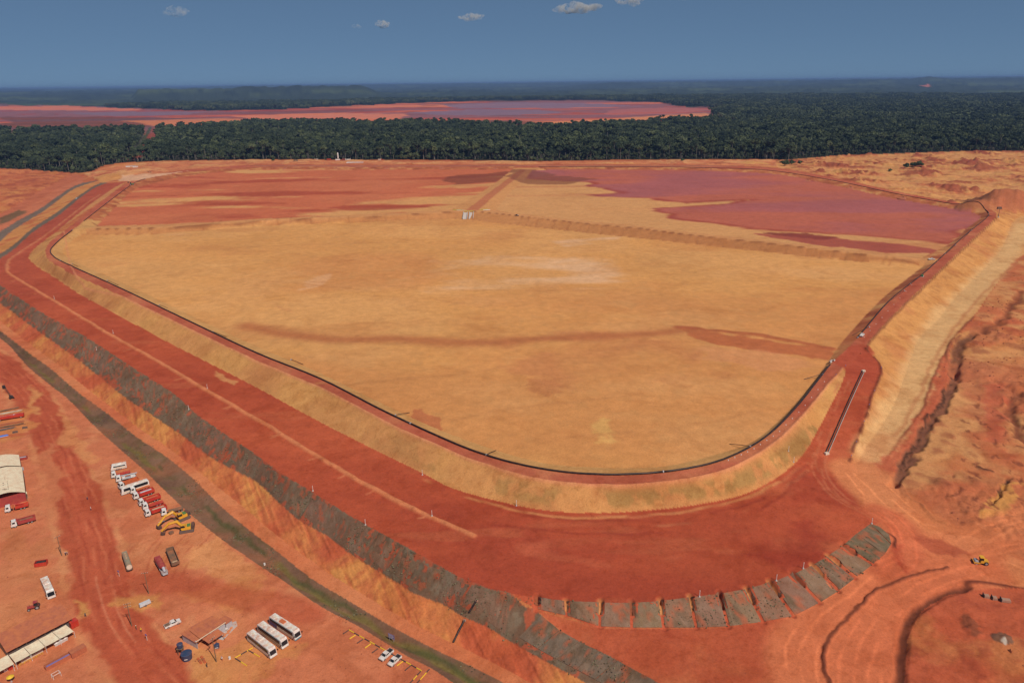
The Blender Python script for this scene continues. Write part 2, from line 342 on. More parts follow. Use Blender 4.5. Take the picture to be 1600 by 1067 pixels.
# outer embankment, crest road, inner slopes
m = zone(np.vstack([L2('CO'), L2('CT')[::-1]]), 'embankment', C(205,140,82))
n1 = fbm(X[m], Y[m], 30, 5, 9); n2 = fbm(X[m], Y[m], 5, 4, 10); h = (Z[m] - 14) / 8.0
mixc(m, C(186,118,70), ss(0.0, 0.8, n1) * 0.7); mixc(m, C(214,152,86), ss(0.0, 0.8, -n1) * 0.8)
mixc(m, C(156,118,66), ss(0.1, 0.7, n2 + 0.9 * n1) * ss(0.05, 0.3, h) * (1 - ss(0.6, 0.95, h)) * ss(-130, 60, X[m]) * 0.75)      # dry grass on the front bend
zone(np.vstack([L2('CO2')[-8:], L2('CTL')[::-1]]), 'embankment', C(200,132,80))
zone(np.vstack([L2('CO2'), L2('CO'), L2('CI')[1:][::-1]]), 'crest_road', CREST)      # refined below
ci = L2('CI')
kk = near(ci, 40); 
m = zone(ci, 'basin_floor', C(190,112,66))                 # everything inside the pipe line first
outer = np.vstack([L2('CO'), wpoly([(1335,560)]), L2('CO2')])
k = near(outer, 5); m = k[in_poly(X[k], Y[k], outer) & ~in_poly(X[k], Y[k], ci)]
ZONE[m] = ZI['crest_road']; COLR[m] = CREST
n1 = fbm(X[m], Y[m], 25, 4, 11); mixc(m, C(172,80,56), ss(0, 0.8, n1) * 0.7); mixc(m, C(202,124,82), ss(0.2, 0.9, -n1) * 0.5)
m = zone(ring('CI'), 'embankment', C(186,104,64))
n1 = fbm(X[m], Y[m], 14, 4, 12); mixc(m, C(160,84,52), ss(0, .8, n1)); mixc(m, C(205,140,84), ss(.1, .8, -n1))
mixc(m, C(206,148,88), (1 - ss(150, 210, X[m] - (Y[m] - 300) * .05)) * (Y[m] < 900))
right_outer = np.vstack([L2('CO2')[:52], wpoly([(1600,320)]), L2('RT'), L2('RR')[::-1]])
m = zone(right_outer, 'embankment', C(208,142,80))
n1 = fbm(X[m], Y[m], 30, 5, 13); n2 = fbm(X[m], Y[m], 6, 4, 14)
mixc(m, C(196,122,72), ss(0, .8, n1) * .8); mixc(m, C(180,116,66), ss(.2, .8, n2) * .5)

# basin floors
fl = ring('FE', '-DT')
m = zone(fl, 'basin_floor', SAND)
n1 = fbm(X[m] * 0.7, Y[m], 140, 6, 15); n2 = fbm(X[m] * 0.5, Y[m] * .8, 50, 6, 16); n3 = fbm(X[m], Y[m], 9, 4, 17)
mixc(m, C(209,137,79), ss(-.1, .7, n1) * .8); mixc(m, C(218,154,92), ss(0, .7, -n1) * .8)
mixc(m, C(196,126,72), ss(.25, .8, n2) * .5); mixc(m, C(219,156,98), ss(.3, .9, -n2) * .4); mixc(m, C(200,140,84), ss(.2, .9, n3) * .35)
dm_ = zone(ring('DC', '-DT'), 'dike', C(194,128,76)); mixc(dm_, C(182,116,68), ss(0, 200, X[dm_]) * .9)
m = zone(ring('DC', '-FBRd', '-FBLd'), 'dike', C(206,138,84))
k = near(L2('DC'), 30); d = seg_dist(X[k], Y[k], L2('DC'), False); m = k[(d < 9) & ~np.isin(ZONE[k], [ZI['basin_floor'], ZI['crest_road']])]
m = m[~in_poly(X[m], Y[m], ring('DC', '-DT'))]; ZONE[m] = ZI['dike']; mixc(m, C(208,142,88), np.ones(len(m)))
m = zone(ring('FBL', '-DRLt', '-FBLd'), 'basin_floor_behind_dike', C(198,104,68))
n1 = fbm(X[m] * .45, Y[m], 130, 6, 18); n2 = fbm(X[m] * .3, Y[m] * 1.2, 60, 5, 19)
cx = ss(-560, 60, X[m]) * (1 - ss(1000, 1420, Y[m]))
mixc(m, C(212,148,90), ss(.25, .55, n1 * .8 + n2 * .5 + cx * .75 - .08)); mixc(m, C(170,74,50), ss(.25, .6, -n2 + .3 * n1) * .85); mixc(m, C(206,118,78), ss(.2, .9, -n1) * .5)
m = zone(ring('FBR', '-FBRd', 'DRRt'), 'flooded_basin_floor', C(186,96,72))
zone(np.vstack([L2('DRL'), L2('DRR')[::-1]]), 'dike', C(190,112,74))
k = near(L2('DRR'), 40); dm = k[np.isin(ZONE[k], [ZI['embankment'], ZI['basin_floor']]) & (seg_dist(X[k], Y[k], L2('DRR'), False) < 35) & (Y[k] > 930)]
ZONE[dm] = ZI['dike']; COLR[dm] = C(208,142,86)
m = np.nonzero(ZONE == ZI['flooded_basin_floor'])[0]
n1 = fbm(X[m] * .5, Y[m], 150, 6, 20); n2 = fbm(X[m] * .22, Y[m] * 1.3, 60, 5, 21)
edge = seg_dist(X[m] + 22 * n2, Y[m] + 16 * n1, wpoly([(905,290),(960,303),(1010,312),(1040,322),(1035,340),(1100,352),(1190,360),(1290,371),(1506,379)]), False)
shore = wpoly([(830,278),(905,285),(990,301),(935,304),(1010,313),(1060,318),(1160,313),(1130,319),(1030,325),(1045,342),(1120,355),(1190,361),(1295,366),(1300,368),(1380,374),(1510,380),(1540,350),(1560,330),(1400,302),(1200,262),(1000,258),(830,258)])
wx = X[m] + 26 * n2 + 10 * n1; wy = Y[m] + 14 * n1
wetm = in_poly(wx, wy, shore); dsh = seg_dist(wx, wy, shore, True)
w = ss(-7, 4, np.where(wetm, dsh, -dsh) + 5 * fbm(X[m] * .4, Y[m], 30, 4, 71))
mixc(m, C(211,148,92), 1 - w)
mixc(m, C(172,90,86), w * ss(-.25, .45, n1 + .5 * n2) * (1 - ss(520, 640, X[m])) * .9)
mixc(m, C(158,62,44), w * (1 - ss(2, 14, dsh)) * .8)
WET[m] = w * (.12 + .2 * ss(-.2, .4, n1))
mixc(m, C(190,112,72), (1 - w) * ss(.35, .8, n2) * .6)
stripe(LINES['DC'][:, :2][::3] + np.array([0, -1.0]), 2.2, C(142,84,54), .8, world=True, dz=.5, warp=1.0, amt=.85, seed=57, brk=(25, -.8, -.1))
stripe(LINES['DT'][:, :2][::3], 2.5, C(178,112,66), 1.2, world=True, warp=1.5, amt=.6, seed=56)
# stains and darker patches on the floors
patch([(790,266),(840,266),(870,275),(930,280),(880,288),(820,287),(800,282)], C(130,70,50), 6, 10, 40, .7, sx=.4, seed=31, only=['flooded_basin_floor','dike'])  # dark patches on either side of the dividing track
patch([(700,276),(790,268),(800,274),(770,284),(720,288),(690,284)], C(128,66,48), 6, 12, 40, .75, sx=.4, seed=32, only=['basin_floor_behind_dike'])
patch([(1180,364),(1290,370),(1400,380),(1480,391),(1460,395),(1380,394),(1290,384),(1210,372)], C(172,76,54), 3, 5, 30, .95, wet=.4, seed=33, only=['flooded_basin_floor'])
patch([(1185,364),(1260,365),(1310,371),(1290,376),(1230,370)], C(140,54,38), 2, 4, 20, .9, wet=.3, seed=34, only=['flooded_basin_floor','dike'])
F4 = ['basin_floor']
patch([(640,445),(690,414),(780,404),(880,406),(950,410),(1010,440),(990,452),(860,460),(700,460)], C(228,180,142), 30, 34, 60, .62, sx=.35, seed=35, only=F4, streak=(45, -.45, .4, .4))
patch([(860,378),(960,370),(950,384),(880,386)], C(224,170,128), 6, 8, 40, .7, sx=.4, seed=36, only=F4, streak=(30, -.3, .4, .4))
patch([(110,362),(330,358),(400,360),(260,376),(150,376)], C(222,160,112), 6, 10, 40, .7, sx=.4, seed=37, only=F4, streak=(40, -.2, .4, .3))
patch([(460,440),(510,428),(520,440),(470,452)], C(222,160,112), 4, 8, 30, .7, seed=38, only=F4)
patch([(625,655),(655,638),(690,650),(694,672),(650,668)], C(188,106,66), 1.5, 6, 14, .85, seed=39, only=F4)
patch([(835,596),(880,592),(900,612),(850,622)], C(190,116,70), 3, 8, 16, .6, seed=40, only=F4)
patch([(820,520),(1060,515),(1120,560),(1080,620),(900,640),(800,590)], C(196,122,74), 14, 25, 40, .7, seed=41, only=F4, streak=(40, -.2, .5, .6))
patch([(925,665),(965,660),(960,688),(930,688)], C(222,170,96), 3, 5, 14, .6, seed=42, only=F4)
patch([(1060,512),(1130,520),(1300,545),(1310,560),(1180,548),(1080,525)], C(186,100,60), 2.5, 4, 20, .9, seed=43, only=F4)  # red track band; slope shading below it is put into this colour
patch([(1100,535),(1250,555),(1270,575),(1200,580),(1100,560)], C(214,140,92), 5, 8, 30, .6, seed=44, only=F4)
stripe([(380,505),(460,522),(560,532),(700,536),(850,530),(970,520),(1075,513)], 15, C(180,104,62), 7, warp=6, size=50, amt=.85, seed=45)
stripe([(1060,512),(1180,523),(1300,545)], 6, C(172,88,54), 2, dz=.5, warp=1.5, amt=.85, seed=46)
for i, (a, b) in enumerate([((480,440),(1000,455)), ((300,430),(760,480)), ((500,600),(900,560)), ((700,660),(1150,600)), ((850,690),(1200,640)), ((250,400),(600,380))]):
    stripe([a, ((a[0] + b[0]) / 2, (a[1] + b[1]) / 2 + 6 * (-1) ** i), b], 3, C(192,126,74), 1.5, warp=3, size=40, amt=.5, seed=50 + i, brk=(30, -.3, .3))

# platform traces
patch([(800,850),(1080,855),(1040,878),(820,872)], C(192,94,62), 3, 5, 20, .5, seed=60, only=['platform'], streak=(14, -.2, .5, .35))
patch([(1160,860),(1290,800),(1300,850),(1200,900)], C(150,52,36), 8, 8, 30, .7, seed=61, only=['platform'])
patch([(1240,740),(1320,730),(1340,780),(1260,800)], C(160,60,40), 8, 8, 30, .6, seed=62, only=['platform'])
for i, o in enumerate((0, 5, 11, 17)):
    stripe([(790 - o, 792 + o * 1.6), (900, 806 + o * 1.6), (1000, 806 + o * 1.6), (1100, 797 + o * 1.6), (1190, 772 + o * 1.3), (1260, 722 + o)], 1.6, C(196,112,74) if i % 2 == 0 else C(150,58,40), .8, warp=1.2, amt=.6, seed=63 + i, brk=(20, -.3, .3))
for o in (0, 7, 14, 20):
    stripe([(1335 - o, 590), (1318 - o, 640), (1300 - o * 1.2, 690), (1290 - o, 730), (1320 - o, 775), (1390 - o, 815)], 1.1, C(198,110,74), .6, warp=.6, amt=.55, seed=70 + o, brk=(12, -.4, .2))

patch([(1296,566),(1335,538),(1356,540),(1378,575),(1372,600),(1330,596),(1318,580)], C(178,76,50), 2.5, 2, 12, .9, seed=58)
patch([(1336,545),(1360,526),(1440,438),(1430,436),(1345,530)], C(176,82,56), 2, 2, 12, .7, seed=59)
# light haul road on the right
roadp = np.vstack([L2('RT'), wpoly([(1350,745),(1380,735)]), L2('RL')[::-1]])
m = zone(roadp, 'haul_road', C(208,146,90))
n1 = fbm(X[m], Y[m], 30, 4, 22)
mixc(m, C(190,100,62), ss(0, 1, ss(470, 330, R[m])) * .8); mixc(m, C(196,128,78), ss(.1, .8, n1) * .6)
stripe([(1600,352),(1577,392),(1535,440),(1495,480),(1465,515),(1445,560),(1425,610),(1395,665),(1365,710)], 19, C(220,168,112), 4, amt=.85, seed=81, warp=2)
stripe([(1620,385),(1555,440),(1510,490),(1478,530),(1448,585),(1428,635),(1400,680)], 2.2, C(184,112,70), 1, amt=.6, seed=82)
stripe([(1523,495),(1491,528),(1463,580),(1442,640),(1419,674),(1386,722)], 1.6, C(140,70,46), .8, dz=.35, warp=1, amt=.9, seed=83)
for o in (0, 7): stripe([(1392 - o,685),(1362 - o,722),(1352,748),(1376,778),(1425,815),(1470,842)], 13 - o, C(212,140,90), 4, warp=2, amt=.45, seed=89 + o)
# red verge between the light road and the ditch
patch([(1480,545),(1495,560),(1488,590),(1470,625),(1440,672),(1404,738),(1360,740),(1390,715),(1420,672),(1444,636),(1465,578)], C(190,92,60), 3, 2, 10, .9, seed=84)
patch([(1490,525),(1515,516),(1520,530),(1500,548),(1494,560),(1484,560)], C(206,138,82), 2, 2, 10, .9, seed=85)

# cut slope, planted slope, channel
m = zone(ring('GB', '-OT'), 'cut_slope', ORANGE)
n1 = fbm(X[m], Y[m], 22, 5, 23); n2 = fbm(X[m] * 1.0, Y[m], 3.5, 4, 24)
mixc(m, C(214,140,74), ss(.05, .6, n1) * .9); mixc(m, C(196,92,58), ss(.05, .6, -n1) * .9); mixc(m, C(172,82,54), ss(.25, .8, n2) * .5)
rl = np.abs(fbm(X[m] + Y[m] * .55, (Y[m] - X[m] * .55) * .10, 3.0, 4, 25)); Z[m] += n2 * .25 - rl * .55; mixc(m, C(182,84,54), ss(.25, .7, rl) * .45)
m = zone(ring('OT', '-CHT'), 'cut_slope', C(204,112,70))
n1 = fbm(X[m], Y[m], 30, 5, 26); mixc(m, C(212,130,84), ss(-.3, .8, n1) * .7); mixc(m, C(194,92,60), ss(.2, .8, -n1) * .6)
m = zone(np.vstack([L2('PE')[:101], L2('GB')[::-1]]), 'planted_slope', GREYMAT)
zone(ring('LS', '-GB')[:, :], 'planted_slope', GREYMAT) if False else None
ls = np.vstack([L2('LS'), L2('GB')[100:][::-1]])
m2 = zone(ls, 'planted_slope', GREYMAT)
m3 = zone(np.vstack([L2('PE')[100:], L2('PB')[::-1]]), 'planted_slope', C(184,84,54))
m = np.concatenate([m, m2])
n1 = fbm(X[m], Y[m], 16, 5, 27); n2 = fbm(X[m], Y[m], 4, 4, 28)
mixc(m, C(104,82,64), ss(.0, .7, n1) * .8); mixc(m, C(182,86,56), ss(.2, .55, n2 + .5 * n1) * .85); mixc(m, C(128,112,92), ss(.2, .8, -n2) * .6)
for nm in ('E1',):
    zone(ring('E0', '-E1'), 'planted_slope', C(118,98,82)); zone(ring('E1', '-E2'), 'cut_slope', C(206,134,74)); zone(ring('E2', '-E3'), 'planted_slope', C(124,102,88))
    m = zone(ring('E3', '-E4'), 'ground', C(200,112,76)); zone(ring('E4', '-E5'), 'ground', C(192,104,70))
m = np.nonzero((ZONE == ZI['cut_slope']) & (R > 600))[0]; n1 = fbm(X[m], Y[m], 20, 4, 29); mixc(m, C(190,100,62), ss(.1, .6, n1) * .8)
patch([(0,340),(35,327),(40,333),(0,352)], C(98,86,60), 3, 3, 15, .8, seed=86)
m = zone(ring('CHT', '-CHB'), 'drainage_channel', C(132,94,72))
n1 = fbm(X[m], Y[m], 20, 5, 30); n2 = fbm(X[m], Y[m], 5, 4, 31)
mixc(m, C(112,80,64), ss(0, .7, n1)); mixc(m, C(114,90,58), ss(.15, .7, n2 + .3 * n1) * .6); mixc(m, C(156,96,66), ss(.2, .8, -n1) * .6)
grassy = between(LINES['CHB'], LINES['CHT'], .42, 0)
stripe(grassy, 2.2, C(122,108,52), 1.0, world=True, warp=1.5, amt=.7, seed=87, brk=(40, .0, .4))
stripe(between(LINES['CHB'], LINES['CHT'], .6, 0), 1.6, C(78,82,46), .8, world=True, warp=1.5, amt=.7, seed=88, brk=(35, .3, .6))

# right-hand field: pushed-up soil
field = wpoly([(1215,262),(1300,277),(1400,298),(1520,321),(1556,332),(1600,336),(1700,372),(1600,400),(1560,442),(1523,495),(1515,520),(1500,545),(1492,590),(1460,650),(1428,705),(1398,757),(1460,800),(1530,840),(1600,870),(1900,950),(2100,500),(1900,236),(1500,237),(1300,244),(1210,252)])
k = near(field, 10); m = k[in_poly(X[k], Y[k], field)]
n1 = fbm(X[m], Y[m], 55, 5, 32); n2 = fbm(X[m], Y[m], 14, 5, 33); n3 = fbm(X[m], Y[m], 4, 3, 34)
dist_e = np.minimum(seg_dist(X[m], Y[m], field, True) / 12, 1)
hm = ss(-.1, .7, n1)
Z[m] += dist_e * (n1 * 1.6 + (np.abs(n2) * 2.2 - .7) * (.35 + hm) + n3 * .35 * hm) * (1 + ss(700, 1200, R[m]) * 1.3)
mixc(m, C(208,142,88), ss(-.3, .5, -n1 + .5 * n2) * .95); mixc(m, C(188,108,70), ss(.1, .7, n1) * .75); mixc(m, C(158,80,54), ss(.4, .85, n2 + .2 * n1) * .6)
mixc(m, C(212,150,88), ss(800, 1150, R[m]) * ss(-.1, .5, -n2) * .8)
mixc(m, C(146,70,50), ss(900, 1400, R[m]) * ss(.15, .5, n1 + .4 * n2) * .8)
field2 = wpoly([(0,333),(113,272),(140,268),(150,262),(-300,262),(-500,330),(-300,470),(-100,385)])
k = near(field2, 10); m = k[in_poly(X[k], Y[k], field2)]
n1 = fbm(X[m], Y[m], 45, 5, 35); n2 = fbm(X[m], Y[m], 15, 4, 36)
Z[m] += np.abs(n2) * 2.4 + n1 * 1.2
mixc(m, C(208,122,74), ss(-.2, .5, n1) * .9); mixc(m, C(160,78,54), ss(.15, .7, n2) * .8)
# back strip behind the far crest road
back = wpoly([(130,272),(165,262),(200,257),(300,251.5),(430,250.5),(800,253),(1000,251),(1210,250),(1215,261),(1000,256.8),(600,257),(400,257),(300,264),(230,274),(200,282),(165,286)])
k = near(back, 10); m = k[in_poly(X[k], Y[k], back)]
n1 = fbm(X[m], Y[m], 60, 5, 37); n2 = fbm(X[m], Y[m], 18, 4, 38)
Z[m] += ss(-.1, .8, n1) * 3 + n2 * .6
COLR[m] = C(206,122,78); mixc(m, C(216,150,96), ss(0, .6, n1)); mixc(m, C(178,84,56), ss(.2, .7, n2) * .7)
stripe([(400,259.5),(600,259.8),(800,259.3),(1000,259.2),(1150,260)], 10, C(160,112,86), 3, warp=1, amt=.8, seed=90)
patch([(184,283),(190,274),(225,272),(262,271),(300,266),(240,277),(210,283)], C(222,168,132), 2, 2, 15, .9, seed=91)
patch([(150,278),(190,268),(188,280),(160,286)], C(210,142,80), 3, 4, 20, .9, seed=92)
# stock pile at the far right corner
def mound(px, py, rx, ry, h, col=None, seed=0, rot=0.0):
    x0, y0, _ = hit(px, py); c_, s_ = math.cos(rot), math.sin(rot)
    k = np.nonzero((np.abs(X - x0) < max(rx, ry) * 1.6) & (np.abs(Y - y0) < max(rx, ry) * 1.6))[0]
    u = ((X[k] - x0) * c_ + (Y[k] - y0) * s_) / rx; v = (-(X[k] - x0) * s_ + (Y[k] - y0) * c_) / ry
    d = np.hypot(u, v) + .22 * fbm(X[k], Y[k], max(rx, ry) * .6, 4, seed + 40)
    w = np.clip(1 - d, 0, 1) ** .8
    Z[k] += h * w
    if col is not None: mixc(k, col, ss(.0, .15, w) * .9)
mound(1557,326, 46, 36, 22, C(132,76,54), 1); mound(1530,324, 30, 20, 9, C(180,106,68), 2); mound(1590,326, 40, 26, 11, C(186,106,70), 3)
patch([(1566,303),(1580,299),(1586,306),(1580,318),(1566,314)], C(84,66,54), 1.5, 3, 10, .95, seed=93)
for i, (a, b, q, hh) in enumerate([(1310,268,22,3),(1345,262,26,4),(1385,268,20,3),(1430,272,30,4),(1480,262,26,3.5),(1540,262,34,4),(1575,272,24,3),(1500,285,20,3),(1590,252,30,4),(1250,262,24,3),(1180,256,30,4),(1125,256,20,3)]):
    mound(a, b, q, q * .6, hh, C(160,84,56) if i % 2 else C(210,146,84), 10 + i)
# ditches and dark berms of the right-hand field
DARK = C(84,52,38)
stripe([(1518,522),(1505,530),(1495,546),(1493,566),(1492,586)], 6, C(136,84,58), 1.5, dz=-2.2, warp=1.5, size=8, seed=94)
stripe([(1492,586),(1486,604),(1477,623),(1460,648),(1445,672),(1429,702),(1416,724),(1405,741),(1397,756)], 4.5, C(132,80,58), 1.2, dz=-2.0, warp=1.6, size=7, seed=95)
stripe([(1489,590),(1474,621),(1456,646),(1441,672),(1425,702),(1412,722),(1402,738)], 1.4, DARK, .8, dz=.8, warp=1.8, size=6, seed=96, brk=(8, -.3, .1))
stripe([(1502,524),(1488,535),(1481,552),(1484,570)], 1.4, C(150,84,56), .7, dz=.7, warp=.8, seed=97)
stripe([(1398,757),(1420,778),(1440,790),(1462,812),(1480,820)], 1.3, C(104,58,42), .6, dz=.6, warp=1.0, size=6, seed=98, brk=(8, -.4, .0))
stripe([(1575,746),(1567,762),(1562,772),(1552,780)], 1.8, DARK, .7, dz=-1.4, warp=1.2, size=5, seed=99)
stripe([(1521,727),(1530,731),(1545,735)], 2.0, C(104,58,42), .8, dz=.6, warp=1.4, size=4, seed=100)
stripe([(1590,610),(1582,640),(1582,660),(1596,680),(1620,700)], 5, C(140,80,54), 2, dz=-2.0, warp=3, size=8, seed=101)
stripe([(1600,455),(1585,470),(1572,490),(1545,510),(1535,520)], 5, C(150,82,52), 2, dz=-1.8, warp=3, size=10, seed=102)
patch([(1560,766),(1590,752),(1592,785),(1570,800),(1535,812),(1530,800)], C(212,144,74), 2, 3, 8, .85, seed=103)
patch([(1490,560),(1590,570),(1600,640),(1560,660),(1500,640)], C(186,104,68), 8, 8, 20, .6, seed=104)
patch([(1545,600),(1575,600),(1570,690),(1540,690)], C(188,88,60), 4, 5, 16, .7, seed=105)
for i in range(60):
    px = 1480 + RNG.random() * 120; py = 590 + RNG.random() * 240
    if px < 1545 - (py - 560) * .45: continue
    a = RNG.random() * 2 - 1
    stripe([(px, py), (px + 6 * a + 2, py + 4), (px + 9 * a + 4, py + 8 * RNG.random())], .6 + .7 * RNG.random(), C(128,66,46), .4, dz=-.5 + RNG.random() * .9, warp=1.0, size=4, amt=.75, seed=110 + i)

# roads of the lower right
JR = [('dirt_road', [(1345,740),(1395,790),(1450,830),(1500,858),(1560,890),(1640,920)], 25, C(214,128,80)),
      ('dirt_road', [(1510,862),(1440,872),(1390,895),(1340,935),(1290,975),(1262,1020),(1268,1067),(1290,1110)], 23, C(210,114,72)),
      ('dirt_road', [(1530,890),(1480,905),(1430,925),(1385,965),(1350,1020),(1345,1067),(1350,1110)], 20, C(206,108,68)),
      ('dirt_road', [(1500,850),(1560,822),(1640,800)], 13, C(206,118,74)),
      ('dirt_road', [(1375,800),(1410,830),(1415,870),(1385,890)], 14, C(200,100,64)),
      ('dirt_road', [(1520,870),(1590,850),(1650,860)], 8, C(206,114,72))]
low = wpoly([(835,950),(900,1000),(1030,1067),(1150,1130),(1700,1130),(1700,900),(1500,840),(1400,780),(1392,850),(1361,886),(1308,926),(1240,964),(1123,981),(948,982)])
k = near(low, 0); m = k[in_poly(X[k], Y[k], low) & (ZONE[k] == 0)]
COLR[m] = C(186,86,54); n1 = fbm(X[m], Y[m], 30, 5, 41); mixc(m, C(200,108,68), ss(0, .7, n1) * .8); mixc(m, C(172,72,46), ss(.1, .7, -n1) * .7)
for nm, pts, w_, c_ in JR:
    L = wpoly(pts); Ls = spline(np.c_[L, np.zeros(len(L))], 4)[:, :2]
    k = near(Ls, w_); d = seg_dist(X[k], Y[k], Ls, False); mm = k[(d < w_ / 2) & np.isin(ZONE[k], [0, ZI['platform']])]
    ZONE[mm] = ZI['dirt_road']
    stripe(pts, w_, c_, 3.0, warp=1.5, size=16, amt=.85, seed=int(w_))
    for o in (-.28, -.1, .1, .28):
        n_ = np.gradient(Ls, axis=0); n_ /= np.linalg.norm(n_, axis=1)[:, None] + 1e-9
        stripe(np.c_[Ls[:, 0] - n_[:, 1] * o * w_, Ls[:, 1] + n_[:, 0] * o * w_][::4], 1.0, c_ * 1.3, .5, world=True, warp=.6, amt=.75, seed=int(w_ + o * 50), brk=(14, -.4, .3))
patch([(1430,838),(1470,840),(1510,866),(1480,868),(1450,858)], C(168,76,50), 2, 2, 10, .8, seed=180)
patch([(1395,850),(1412,855),(1408,890),(1398,880)], C(170,68,44), 3, 2, 10, .8, seed=181)
stripe([(1480,888),(1434,897),(1394,912),(1361,930),(1329,960),(1302,987),(1287,1008),(1285,1027),(1297,1067),(1310,1095)], 1.2, C(116,58,40), .5, dz=.8, warp=.8, size=6, amt=.9, seed=182, name='berm')  # low berm; its dark colour stands for the shadow along it
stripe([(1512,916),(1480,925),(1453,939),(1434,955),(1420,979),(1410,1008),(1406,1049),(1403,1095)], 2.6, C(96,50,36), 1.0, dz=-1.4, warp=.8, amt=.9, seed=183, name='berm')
stripe([(1600,920),(1547,914),(1512,913)], 1.6, C(120,58,40), .7, dz=.6, seed=184)
lowr = wpoly([(1555,918),(1480,930),(1440,955),(1418,1000),(1412,1100),(1750,1100),(1700,920)])
k = near(lowr, 0); m = k[in_poly(X[k], Y[k], lowr)]
COLR[m] = C(186,88,56); n1 = fbm(X[m], Y[m], 26, 5, 42); n2 = fbm(X[m], Y[m], 7, 4, 43)
mixc(m, C(196,112,66), ss(0, .6, n1)); mixc(m, C(162,72,48), ss(.3, .8, n2) * .6); Z[m] += .35 * n2
patch([(1508,965),(1522,962),(1534,980),(1525,1000),(1512,990)], C(128,72,50), 1, 2, 5, .7, seed=185)
for a_, b_ in ((1513,970), (1519,978), (1524,990), (1515,984)): mound(a_, b_, 2.6, 2.0, .8, None, int(a_) % 9)
mound(1568,998, 3.2, 2.6, 1.1, C(120,84,66), 60); patch([(1564,1000),(1572,996),(1576,1003),(1570,1006)], C(196,176,160), .5, .6, 3, .9, seed=186)
stripe([(1387,832),(1396,840),(1397,855)], 1.0, C(110,52,36), .5, dz=.5, seed=187)

# berm on the platform and dark stake line of the ramp edge
BERM = [(12,420),(14,427),(39,443),(84,470),(165,519),(249,566),(324,611),(400,654),(472,700),(520,727),(565,753),(606,777),(641,793),(692,817),(741,838)]
stripe(BERM, 2.4, C(212,124,80), .7, dz=.8, warp=.5, amt=.95, seed=188, name='berm')
stripe([(12,420),(16,405),(47,384),(79,362),(130,322),(157,304)], 3.0, C(204,122,82), 1.0, dz=.7, warp=.8, amt=.8, seed=189, name='berm')
for i in range(26):
    t = RNG.random(); q = np.array(BERM)[1 + int(t * 12)] * .5 + np.array(BERM)[2 + int(t * 12)] * .5
    stripe([(q[0], q[1]), (q[0] - 9 - 5 * RNG.random(), q[1] + 4 + 3 * RNG.random())], 1.0, C(204,116,76), .5, warp=.5, amt=.6, seed=190 + i)
stripe([(1352,545),(1377,575),(1365,615),(1352,655),(1340,690),(1327,722)], 1.3, C(122,62,44), .6, dz=.7, warp=.5, amt=.85, seed=191, brk=(9, -.6, -.2))
stripe([(a, b + 1.2) for a, b, c in CO if a > 90], 1.2, C(214,134,92), .6, dz=.5, warp=.4, amt=.8, seed=192)
stripe([(a + 3, b) for a, b, c in CO2[:8]], 1.2, C(120,62,46), .6, dz=.5, warp=.4, amt=.8, seed=193)
toe = [(a, b) for a, b, c in CT if 600 < a < 1230]
stripe([(a, b + 7) for a, b in toe], 1.6, C(208,134,82), .8, warp=.8, amt=.75, seed=194, brk=(16, -.6, .1))
# dust spread from the slope on to the platform, and ruts of the light clay by the toe
patch([(425,470+0),(430,475),(470,490),(440,485)], C(206,140,84), 2, 2, 8, .8, seed=195)
patch([(335,580),(372,597),(368,602),(335,588)], C(206,136,84), 1, 1.5, 6, .9, seed=196)

# gullies between the mats, and channels down the dike face
GUL = [((840,933),(839,951)),((883,939),(885,961)),((938,941),(937,978)),((986,942),(987,980)),((1031,939),(1037,980)),((1078,933),(1088,980)),((1124,928),(1138,978)),((1166,920),(1192,971)),((1203,910),(1240,962)),((1240,897),(1281,941)),((1270,883),(1310,923)),((1294,868),(1337,902)),((1318,852),(1364,881))]
for i, (a, b) in enumerate(GUL):
    c_ = (a[0] * .65 + b[0] * .35, a[1] * .65 + b[1] * .35); a2 = (a[0] - (b[0] - a[0]) * .04, a[1] - (b[1] - a[1]) * .04)
    stripe([a2, c_, b], 2.0, C(186,84,54), .7, dz=-.7, warp=.5, size=5, seed=300 + i)
    stripe([a2, c_], 1.7, C(204,134,80) if i % 3 else C(150,84,56), .6, dz=-1.6, warp=.3, size=5, seed=320 + i)

DKg = [(712,331,709,342)] + [(x_, 331 + (712 - x_) * .034, x_ + 1.5 * (-1) ** int(x_), 343 + (712 - x_) * .027) for x_ in range(330, 706, 17)] + [(x_, 336 + (x_ - 800) * .108, x_ - 7, 350 + (x_ - 800) * .108) for x_ in range(812, 1420, 14)]
for i, (a, b, c_, d_) in enumerate(DKg):
    if RNG.random() < .35: continue
    j_ = RNG.normal(0, 3); a += j_; c_ += j_ + RNG.normal(0, 1.5)
    stripe([(a, b), (c_, d_)], 1.2 + RNG.random(), C(164,100,60), .8, dz=-.35, warp=1.2, size=6, amt=.15 + .5 * RNG.random() ** 2, seed=200 + i % 7)
for i in range(4):
    a = (194 - 17 * i * 1.0, 297 + 16 * i * 1.05)
    stripe([a, (a[0] + 11, a[1] + 6)], 2, C(150,84,54), 1, amt=.8, seed=210 + i)

